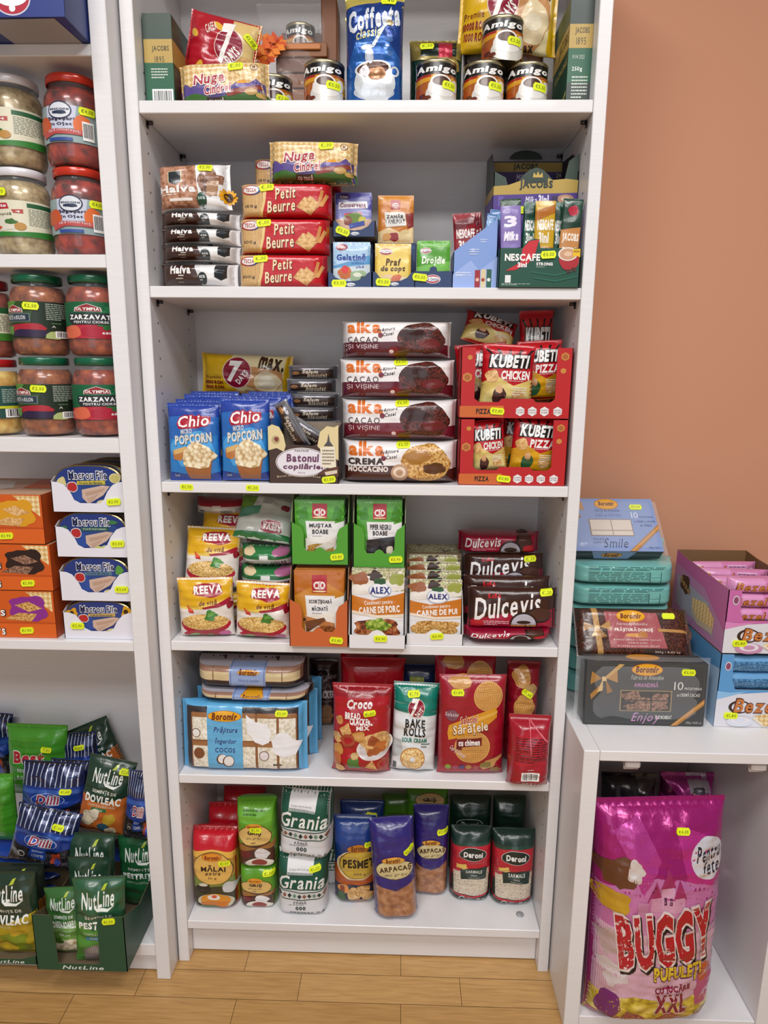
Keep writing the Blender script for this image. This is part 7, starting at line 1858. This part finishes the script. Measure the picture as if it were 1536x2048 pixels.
wA = max(v.co.x for v in am.data.vertices) * 2
hA = max(v.co.z for v in am.data.vertices)
film_wrap(am, wA, hA, 0.045, 501)
cxA = am.location.x

# the pile behind it
Yp = Ya + 0.125
z = CZ_
first = None
TEA = [('r', 0, 0, 100, 100, '72B6B0'), ('p', [(0, 0), (100, 0), (100, 8), (0, 6)], '86C0BC')] + [('ln', 17, 14, 86, 32, 3, '24504E'), ('ln', 17, 38, 72, 84, 6, '3A6A68'), ('r', 72, 36, 72.6, 86, '24504E'), ('r', 82, 36, 82.6, 86, '24504E'), ('r', 72, 60, 82, 61, '24504E')]
wT = atY(1362, 1165, Yp).x - atY(1139, 1165, Yp).x
xT = (atY(1362, 1165, Yp).x + atY(1139, 1165, Yp).x) / 2
hT = atY(1250, 1141, Yp).z - atY(1250, 1184, Yp).z - 0.001
zt2 = atY(1250, 1214, Yp).z
nlow = max(1, int((zt2 - CZ_) / (hT + 0.001)))
pitch = (zt2 - CZ_) / nlow
for k in range(nlow + 2):
    hh = hT if k >= nlow else pitch - 0.0015
    zz = CZ_ + k * pitch if k <= nlow else zt2 + hT + 0.0015
    o = body_bag('cake_pack', wT, hh, 0.13, '72B6B0', TEA, sv=0, su=0.04, pv=8, pu=9, wr=0.0012, pinch=0.01, seed=510 + k)
    place(o, xT, Yp + 0.065, zz + 0.0006, rz=(0, 1, -1)[k % 3])
    lab = {nlow + 1: 'teal cake pack on top of the other teal ones, directly under the pale blue box', nlow: 'teal cake pack just below the topmost teal one'}.get(k, 'teal cake pack hidden low in the pile, number %s from the cabinet top' % ('one', 'two', 'three', 'four', 'five')[min(k, 4)])
    meta(o, lab, 'cake', 'teal cake packs')
ztl = zt2 + 2 * hT + 0.004
SMI = [('r', 0, 0, 100, 100, '8296C4'), ('e', 46, 11, 14, 7.5, 'B8641C'), ('e', 46, 11, 13, 6.8, 'E4A41C'), T(37, 6, 55, 14, 'Boromír', '6A2410', b=2, s=0.15), T(31, 20, 60, 26, 'Fabrica de Amandine', '4A5A94', b=0, s=0.35), T(31, 28, 61, 35, 'ALBĂ ca ZĂPADA', '6A7AB0', b=2), ('r', 22, 40, 71, 72, '8A7468'), ('r', 23.5, 41.5, 70, 70.5, 'D4C8BC'), ('r', 47, 42, 48, 70, '9A8474'), ('r', 24, 61, 70, 62.5, 'A89484'),
       T(72, 26, 80, 38, '10', 'D8DCEC', b=0), T(81, 33, 97, 38, 'PRĂJITURELE', '3A4A84', b=1), T(74, 41, 98, 46, 'cu CREMĂ cu AROMĂ', '3A4A84', b=1), T(80, 49, 93, 54, 'de VANILIE', '3A4A84', b=1), T(34, 76, 62, 94, 'Smile', '2A3460', b=0, s=0.4), T(24, 76, 36, 80, 'MAKE', '3A4470', b=0), T(24, 82, 38, 86, 'SOMEONE', '3A4470', b=0), ('p', [(62, 100), (70, 100), (100, 60), (100, 50)], 'B07A3C'), ('p', [(64, 100), (66, 100), (100, 57), (100, 54)], 'D09A5C'), T(84, 92, 98, 96, '250g / 8,82 oz', '2A3460', b=0)] + BOW(6, 18, 1.1, 1.3)
wS = atY(1330, 1095, Yp + 0.01).x - atY(1148, 1095, Yp + 0.01).x
hS = max(0.02, atY(1240, 1096, Yp + 0.008).z - ztl)
dS = 0.135
dS, yS = 0.13, Yp + 0.006
tilt = 10.0
for tilt in [5 + 0.5 * q for q in range(150)]:
    yy, zz_ = yS + dS * math.cos(R(tilt)), ztl + hS * math.cos(R(tilt)) + dS * math.sin(R(tilt))
    if zz_ > atY(1240, 1000, yy).z:
        break
sm = body_box('cake_box', wS, hS, dS, '2A2C34', {'F': SMI, 'B': [('p', [(20, 0), (70, 0), (64, 100), (26, 100)], '8296C4'), ('e', 44, 50, 12, 5, 'B8641C'), ('e', 44, 50, 11, 4.4, 'E0A01C'), T(36, 24, 52, 70, 'Boromír', '6A2410', b=2)]}, tag=(79, 17, '€5,00', 0))
meta(sm, 'pale blue cake box with a window propped tilted on top of the teal pile', 'cake')
place(sm, (atY(1330, 1095, Yp + 0.01).x + atY(1148, 1095, Yp + 0.01).x) / 2, yS + hS / 2, ztl + 0.0006, rz=1, rx=90 - tilt)
film_wrap(sm, wS, dS, hS, 502)
q = body_bag('cake_pack', wT, 0.028, 0.06, '72B6B0', TEA, sv=0, su=0.04, pv=8, pu=9, wr=0.0012, pinch=0.01, seed=518)
meta(q, 'teal cake pack at the back of the pile, propping up the pale blue box', 'cake', 'teal cake packs')
place(q, xT, Yp + 0.105, ztl + 0.0006)
DOB = [('r', 0, 0, 100, 100, '3E2A22'), ('b', 30, 80, 26, 20, 'choc', 3, 0.4), ('b', 86, 50, 14, 46, 'choc', 5, 0.4), ('b', 14, 40, 12, 40, 'choc', 7, 0.4), ('p', [(25, 10), (71, 12), (77, 84), (28, 84)], 'A85458'), ('e', 48, 19, 13, 5.6, 'B8641C'), ('e', 48, 19, 12.4, 5.1, 'E4A41C'), T(39, 14, 57, 24, 'Boromír', '6A2410', b=2, s=0.15), T(35, 32, 62, 38, 'Fabrica de Amandine', 'E0D0C8', b=0, s=0.35), T(33, 42, 66, 52, 'PRĂJITURĂ DOBOȘ', 'EDE0D4', b=2), ('b', 50, 58, 8, 4, 'D89A54', 4), ('e', 57, 57, 4, 3, 'B8783C'),
       T(31, 65, 72, 70, '10 PRĂJITURELE cu CREMĂ CACAO', 'EDE0D4', b=0), T(44, 72, 60, 76, 'DOBOȘ CAKE', 'EDE0D4', b=0), T(34, 78, 70, 82, '10 CAKES with COCOA CREAM', 'E8D4CC', b=0), ('p', [(14, 2), (19, 2), (22, 98), (17, 98)], 'B8894C'), ('p', [(70, 44), (98, 46), (98, 52), (71, 50)], 'B8894C'), T(66, 89, 88, 94, '250g / 8,82 oz', 'DCD0C4', b=0)] + BOW(18, 42, 1.0, 1.5)
p0_, p1_ = atY(1275, 1312, Ya + 0.06), atY(1250, 1214, Yp - 0.012)
Ld = (p1_ - p0_).length
ang = math.degrees(math.atan2(p1_.y - p0_.y, p1_.z - p0_.z))
wD = atY(1385, 1265, Ya + 0.085).x - atY(1152, 1265, Ya + 0.085).x
do = body_bag('cake_pack', wD, Ld, 0.03, '8E4248', DOB, sv=0, su=(0.04, 0.07), pv=9, pu=9, wr=0.001, pinch=0.01, seed=520, tag=(81, 18, '', 0))
meta(do, 'dusky red cake pack with a gold bow leaning on the pile behind the grey box', 'cake')
place(do, (atY(1385, 1265, Ya + 0.085).x + atY(1152, 1265, Ya + 0.085).x) / 2, p0_.y + 0.012, p0_.z - 0.012, rx=ang)
box('cake_box', 'second dark grey cake box standing right behind the front one', 'cake', (1175, 1408, 1340), Ya + 0.052, CZ_, 0.042, '2E3032', {'F': [('r', 2, 3, 98, 97, '3E4042')]})

# wafer boxes at the right edge
Yb = atZ(1428, 1453, CZ_).y
xb = atY(1428, 1440, Yb).x
wB, dB = 0.15, 0.22
hB = atY(1437, 1309, Yb).z - CZ_
BFW = [(0, 0), (16, 0), (17, 34), (22, 48), (78, 48), (83, 34), (84, 0), (100, 0), (100, 100), (0, 100)]


def bezel(col, c2, swirl):
    return [('p', [(0, 56), (100, 48), (100, 100), (0, 100)], 'DCDAE2'), ('p', [(0, 50), (16, 52), (40, 50), (0, 62)], c2), ('e', 30, 72, 14, 9, '3A2418'), ('e', 31, 72, 11, 7, 'DCDAE2'), T(22, 60, 80, 80, 'Bezel', '5A2A18', b=2, s=0.2), T(22.8, 60.8, 79.2, 79.2, 'Bezel', 'C8783C', b=1, s=0.2), ('p', [(50, 84), (84, 76), (100, 78), (100, 94), (64, 98)], 'waffle'), ('p', [(50, 84), (64, 98), (64, 100), (48, 88)], 'E8DCC8'), ('e', 32, 92, 17, 7, swirl), ('e', 32, 90, 12, 5, 'E8E0E8'), ('e', 32, 90, 7, 3, swirl), ('e', 10, 16, 4, 6, 'D8D4DC'), ('e', 10, 16, 3, 4.6, '8A4A6A')]


bb = tray('wafer_box', wB, dB, hB, BFW, [(0, 0), (100, 0), (100, 100), (0, 100)], 0, '5A9AD0', '8A7A60', F=bezel('5A9AD0', '8CBCE4', 'D8DCE8'), Lf=[('p', [(0, 40), (100, 20), (100, 100), (0, 100)], 'A8C8E8')], tag=(20, 84, '€1,80', 0))
meta(bb, 'light blue window box of wafer bars at the right edge of the cabinet top', 'wafer box', 'window boxes of wafer bars')
bb.location = (xb + wB / 2, Yb + dB / 2, CZ_ + 0.0006)
zp = CZ_ + hB + 0.003
hP = atY(1353, 1097, Yb + 0.03 + dB).z - zp
zfp = (hP - (atY(1432, 1180, Yb).z - zp)) / hP * 100
k_ = lambda y: zfp + (100 - zfp) * y / 100
pk = tray('wafer_box', wB, dB + 0.02, hP, [(x, k_(y)) for x, y in BFW], [(0, 0), (20, 4), (100, zfp), (100, 100), (0, 100)], 0, 'C86AA8', '7A5A3A',
          F=[tuple([it[0]] + ([[(x, k_(y)) for x, y in it[1]]] + list(it[2:]) if it[0] == 'p' else [it[1], k_(it[2])] + list(it[3:]) if it[0] == 'e' else [it[1], k_(it[2]), it[3], k_(it[4])] + list(it[5:]))) for it in bezel('C86AA8', 'D888BC', 'C890B4')],
          Lf=[('p', [(0, 20), (60, 30), (100, 70), (100, 100), (0, 100)], 'BE86B4'), ('p', [(6, 36), (70, 46), (84, 90), (8, 84)], 'A8A8B8'), ('p', [(40, 56), (66, 50), (82, 62), (82, 78), (54, 82), (42, 72)], 'waffle'), ('p', [(42, 72), (54, 82), (82, 78), (82, 86), (54, 90), (42, 80)], 'C8B8A4'), ('b', 24, 44, 10, 14, '4A3424', 4, 0.3), T(14, 40, 36, 50, 'Bezel', 'B08A5A', b=2, rot=20)], tag=(20, k_(84), '€1,80', 0))
meta(pk, 'pink window box of wafer bars stacked on the light blue one', 'wafer box', 'window boxes of wafer bars')
pk.location = (xb + wB / 2, Yb + (dB + 0.02) / 2, zp + 0.0006)
PBR = [('r', 0, 0, 100, 100, 'CE7EB0'), ('p', [(0, 0), (46, 0), (40, 100), (0, 100)], 'D893C0'), T(8, 22, 50, 82, 'Bezel', '6A2A18', b=2, s=0.2), T(8.6, 24, 49.4, 80, 'Bezel', 'C8783C', b=1, s=0.2), ('p', [(54, 14), (82, 14), (80, 86), (52, 86)], 'D8A8CC'), ('ln', 55, 24, 80, 78, 3, '7A3A6A'), ('e', 90, 50, 5, 4.4, '8A3A5A'), ('e', 90, 50, 4, 3.4, 'DCC0D4')]
BBR = [('r', 0, 0, 100, 100, 'frost'), ('p', [(0, 0), (100, 0), (100, 24), (0, 30)], '6AA0D0')]
hbar = (hB * 0.62) / 3.0


def bars(first_label, labels, col, items, x, y, z0, n, dz, group, dy=0.0):
    f = body_bag('wafer_bar', wB - 0.008, dz - 0.0012, 0.03, col, items, sv=0, su=0.06, pv=2.6, pu=5, wr=0.0015, pinch=0.01, seed=530)
    meta(f, labels[0], 'wafer bar', group)
    place(f, x, y, z0)
    for k in range(1, n):
        q = dup(f, labels[k])
        q.location.z += dz * k
        q.location.y += dy * k
    return f


ordn = ('lowest', 'second from below', 'third from below', 'fourth from below', 'fifth from below', 'topmost')
xB = xb + wB / 2
bars('', ['light blue wafer bar in the front column of the blue box, %s' % s for s in ordn[:4]], '4A86BC', BBR, xB, Yb + 0.020, CZ_ + 0.0026, 4, hB / 4.2, 'light blue wafer bars')
fp = bars('', ['pink wafer bar in the front column of the pink box, %s' % s for s in ordn[:5]], 'CE7EB0', PBR, xB, Yb + 0.021, zp + 0.0026, 5, hP * (1 - zfp / 100) / 4.4, 'pink wafer bars')
hstep = hP * (1 - zfp / 100) / 4.4
for k in range(4):
    q = dup(fp, ('pink wafer bar second row, just behind the front column', 'pink wafer bar third row of the rising pink box', 'pink wafer bar fourth row of the rising pink box', 'pink wafer bar last row at the back of the pink box')[k])
    yq = 0.021 + 0.042 * (k + 1)
    fr_ = yq / (dB + 0.02)
    top_ = hP * (1 - (zfp * max(0.0, 1 - fr_ / 0.8)) / 100)
    q.location = (xB, Yb + yq, zp + top_ - 0.010 - hstep)
    q.rotation_euler = (0, 0, R((-3, 2, -4, 3)[k]))
    for j in range(int((q.location.z - zp - 0.002) / (hstep + 0.0005))):
        s = dup(fp, 'pink wafer bar hidden under the %s row of the pink box, layer %s' % (('second', 'third', 'fourth', 'last')[k], ('one', 'two', 'three', 'four', 'five', 'six', 'seven', 'eight')[j]))
        s.location = (xB, q.location.y, q.location.z - (hstep + 0.0005) * (j + 1))

# ================================================================== inside the cabinet: big snack bags
PNK = 'A81E78'
BUG = [('p', [(0, 0), (100, 0), (100, 46), (0, 46)], 'A01870'), ('p', [(0, 34), (40, 26), (100, 30), (100, 62), (0, 62)], 'C878B4'), ('p', [(0, 50), (100, 48), (100, 86), (0, 86)], 'pinkstripe'), ('p', [(0, 84), (30, 80), (60, 82), (100, 78), (100, 100), (0, 100)], 'puffs'), ('p', [(10, 10), (30, 4), (44, 20), (30, 34), (20, 20)], 'B83A90'), ('p', [(56, 6), (90, 14), (94, 32), (64, 28), (60, 18)], 'BE2E8A'),
       ('e', 82, 20, 15, 15, 'DCD8E0'), T(71, 15, 94, 21, 'Pentru', '2A2430', b=1, s=0.3), T(76, 21, 92, 26, 'fete', '2A2430', b=1, s=0.3),
       # a plain pink fairy-tale castle
       ('p', [(36, 42), (36, 34), (44, 34), (44, 42)], 'D8A0C4'), ('p', [(32, 38), (40, 27), (40, 27.5), (44, 34), (34, 34)], 'A8306C'), ('p', [(44, 44), (44, 30), (54, 30), (54, 44)], 'DCA8CC'), ('p', [(43, 30), (49, 22), (55, 30)], 'A8306C'), ('p', [(54, 44), (54, 34), (62, 34), (62, 44)], 'D8A0C4'), ('p', [(53, 34), (58, 27), (63, 34)], 'A8306C'), ('p', [(30, 48), (30, 40), (70, 40), (70, 48)], 'D090BC'), ('r', 46, 34, 48, 37, '5A2450'), ('r', 50, 34, 52, 37, '5A2450'), ('r', 38, 42, 39.4, 45, '5A2450'), ('r', 44, 42, 45.4, 45, '5A2450'), ('r', 50, 42, 51.4, 45, '5A2450'), ('r', 58, 42, 59.4, 45, '5A2450'),
       ('p', [(26, 50), (26, 36), (34, 36), (34, 50)], 'C888B4'), ('p', [(66, 50), (66, 37), (74, 37), (74, 50)], 'C888B4'),
       ('b', 12, 26, 12, 6, '6A4028', 3, 0.6), ('b', 24, 24, 6, 4, 'D8D0D0', 5, 0.6), ('b', 10, 38, 11, 5, 'C8A02C', 7, 0.3), ('b', 12, 56, 10, 6, 'C8B4B8', 9, 0.6), ('b', 14, 71, 10, 6, 'DCD4DC', 11, 0.6), ('b', 12, 88, 9, 7, '7A2A7A', 13, 0.3), ('p', [(24, 88), (40, 92), (38, 100), (22, 100)], 'A84464'), ('p', [(44, 94), (58, 88), (70, 90), (66, 100), (42, 100)], 'A83A54'), ('b', 86, 78, 10, 9, 'C05A8C', 15, 0.4), ('b', 84, 70, 6, 5, 'C8602C', 17, 0.3),
       ('p', [(0, 96), (20, 94), (40, 98), (100, 94), (100, 100), (0, 100)], 'B04A78')] + \
      [T(14.5, 42.3, 88.5, 65.3, 'BUGGY', '1A1214', b=3, rot=-9, s=0.1), T(13, 41, 87, 64, 'BUGGY', 'E8DCE0', b=3, rot=-9, s=0.1), T(13, 41, 87, 64, 'BUGGY', 'B81C2C', b=2, rot=-9, s=0.1), T(42, 64.5, 80, 72.5, 'PUFULEȚI', '5A1A4A', b=3, rot=-4), T(42, 64.3, 80, 72.3, 'PUFULEȚI', 'E8CC34', b=2, rot=-4), T(44, 73.5, 72, 78, 'CU JUCĂRII', '8A1434', b=2, rot=-5), T(46, 78.5, 70, 88, 'XXL', 'E0C8D0', b=3, rot=-4), T(46, 78.5, 70, 88, 'XXL', '8A1434', b=2, rot=-4), ('ln', 80, 90, 96, 95, 4, '7A3A5A')]
bag('snack_bag', 'huge pink bag of corn puffs with big red letters inside the low cabinet', 'snack bag', (1200, 1474, 1604), -0.166, 0.027, 0.15, PNK, BUG, seed=600, sv=(0.01, 0.05), pv=(8, 2.0), pu=3.0, wr=0.0042, pinch=0.04, fin='foil', nu=30, nv=44, tag=(62, 9.5, '€4,30', 4), ry=-0.8, rz=3)
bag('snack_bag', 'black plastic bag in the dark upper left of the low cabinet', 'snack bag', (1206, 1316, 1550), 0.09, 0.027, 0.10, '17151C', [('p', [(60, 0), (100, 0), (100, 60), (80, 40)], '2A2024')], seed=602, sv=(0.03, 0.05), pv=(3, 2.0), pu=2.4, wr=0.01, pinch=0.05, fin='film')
bag('snack_bag', 'second huge pink bag with a pale grey patch standing behind the front one', 'snack bag', (1324, 1440, 1550), 0.085, 0.027, 0.11, '9A2478', [('p', [(0, 0), (100, 0), (100, 30), (0, 40)], 'A83088'), ('p', [(46, 0), (84, 0), (90, 10), (70, 22), (48, 10)], 'B4ACB8'), ('b', 66, 8, 12, 2, '4A4450', 4, 0.5), ('p', [(0, 2), (40, 16), (60, 24), (40, 22), (0, 12)], '5A1444'), ('p', [(0, 30), (100, 26), (100, 60), (0, 60)], 'pinkstripe')], seed=603, sv=(0.03, 0.05), pv=(3, 2.0), pu=2.4, wr=0.01, pinch=0.05, fin='foil')

# small nudges so that neighbours do not run into each other
NUDGE = {'coffee_pack.001': (-0.0021, 0.0021, 0, 1), 'croissant_bag': (-0.002, 0, 0, 0.94), 'coffee_tin.001': (0, 0.0014, 0.0014, 1), 'coffee_tin.002': (0, 0, 0.001, 1), 'coffee_tin.003': (0, 0, 0.001, 1), 'coffee_tin.004': (0, 0, 0.001, 1), 'coffee_tin.005': (0, 0, 0.002, 1), 'coffee_pouch': (0.001, 0, 0, 1), 'croissant_bag.001': (-0.003, 0, 0, 0.94), 'biscuit_pack.002': (0, -0.002, 0, 1), 'biscuit_pack.004': (-0.008, 0, 0, 0.94), 'display_box.002': (0.001, 0, 0, 1), 'baking_powder_sachet': (0, -0.001, 0, 1), 'baking_powder_sachet.003': (0, 0.0007, 0.0007, 1), 'baking_powder_sachet.004': (0, -0.0007, 0.0007, 1), 'baking_powder_sachet.006': (0, 0.001, 0, 1), 'vanilla_sugar_sachet': (0, -0.001, 0, 1), 'vanilla_sugar_sachet.002': (0, 0.0007, 0.0007, 1), 'vanilla_sugar_sachet.003': (0, 0.001, 0, 1), 'display_box.003': (-0.0007, 0.0007, 0, 1), 'coffee_sachet': (0.0035, -0.0035, 0, 0.97), 'coffee_sachet.001': (0, -0.001, 0, 1), 'coffee_sachet.002': (0, 0.001, 0, 1), 'coffee_sachet.003': (-0.002, 0, 0, 0.94), 'coffee_sachet.004': (-0.008, -0.001, 0, 0.94), 'coffee_stick': (0.005, 0, 0, 1), 'coffee_stick.004': (-0.0086, -0.0056, 0, 0.941), 'popcorn_pack': (0, -0.002, 0, 1), 'popcorn_pack.001': (-0.0056, -0.0056, 0, 0.94), 'popcorn_pack.004': (0, 0.002, 0, 1), 'popcorn_pack.005': (-0.0042, 0, 0, 1), 'popcorn_pack.006': (0, 0.002, 0, 1), 'popcorn_pack.007': (0, 0.005, 0, 1), 'biscuit_bar.006': (0, 0, 0.001, 1), 'biscuit_bar.008': (0.0035, -0.0035, 0, 0.97), 'cake_pack.003': (0, 0, 0.001, 1), 'snack_bag.004': (-0.005, 0, 0, 0.97), 'snack_bag.006': (0, 0.0021, 0.0021, 1), 'seasoning_sachet.002': (0.001, 0, 0, 1), 'seasoning_sachet.003': (0.001, 0, 0, 1), 'seasoning_sachet.004': (0.001, 0, 0, 1), 'seasoning_sachet.007': (0.002, 0, 0, 1), 'seasoning_sachet.008': (0.002, 0, 0, 0.97), 'carton.004': (-0.002, 0, 0, 1), 'chocolate_biscuit_pack.004': (0, 0.0021, 0.0021, 1), 'cake_pack.006': (0, 0.003, 0, 1), 'rusk_bag': (0.001, 0, 0, 1), 'rusk_bag.001': (0.0056, 0.0056, 0, 1), 'cornmeal_bag': (0, -0.002, 0, 1), 'semolina_bag': (0.001, 0, 0, 1), 'semolina_bag.001': (0.0007, 0.0007, 0, 0.97), 'breadcrumb_bag': (0.0014, -0.0014, 0, 0.97), 'wheat_bag': (0.0056, -0.0056, 0, 0.94), 'semolina_bag.003': (0.0021, 0.0021, 0, 1), 'fish_tin': (0, 0.0007, 0.0007, 1), 'fish_tin.002': (0, 0.0014, 0.0014, 1), 'fish_tin.003': (0, -0.0014, 0.0014, 1), 'fish_tin.005': (0, 0.0021, 0.0021, 1), 'fish_tin.006': (0, 0.0007, 0.0007, 1), 'fish_tin.007': (0, -0.0014, 0.0014, 1), 'fish_tin.009': (0, -0.0014, 0.0014, 1), 'fish_tin.011': (0, 0.0021, 0.0021, 1), 'fish_tin.012': (0, 0.0007, 0.0007, 1), 'fish_tin.014': (0, 0.0014, 0.0014, 1), 'fish_tin.016': (0, 0.0014, 0.0014, 1), 'fish_tin.017': (0, 0.005, 0, 1), 'fish_tin.018': (0, 0.0007, 0.0007, 1), 'fish_tin.019': (0, -0.0014, 0.0014, 1), 'fish_tin.021': (0, 0.0014, 0.0014, 1), 'fish_tin.023': (0, 0.002, 0, 1), 'seed_bag': (0, -0.002, 0, 1), 'seed_bag.001': (0.0035, 0.0035, 0, 0.94), 'cake_box.002': (0, 0.005, 0, 1), 'snack_bag.010': (-0.0014, 0.0014, 0, 0.94)}
for _n, (_x, _y, _z, _s) in NUDGE.items():
    _o = bpy.data.objects[_n]
    _o.location += Vector((_x, _y, _z))
    _o.scale.x *= _s
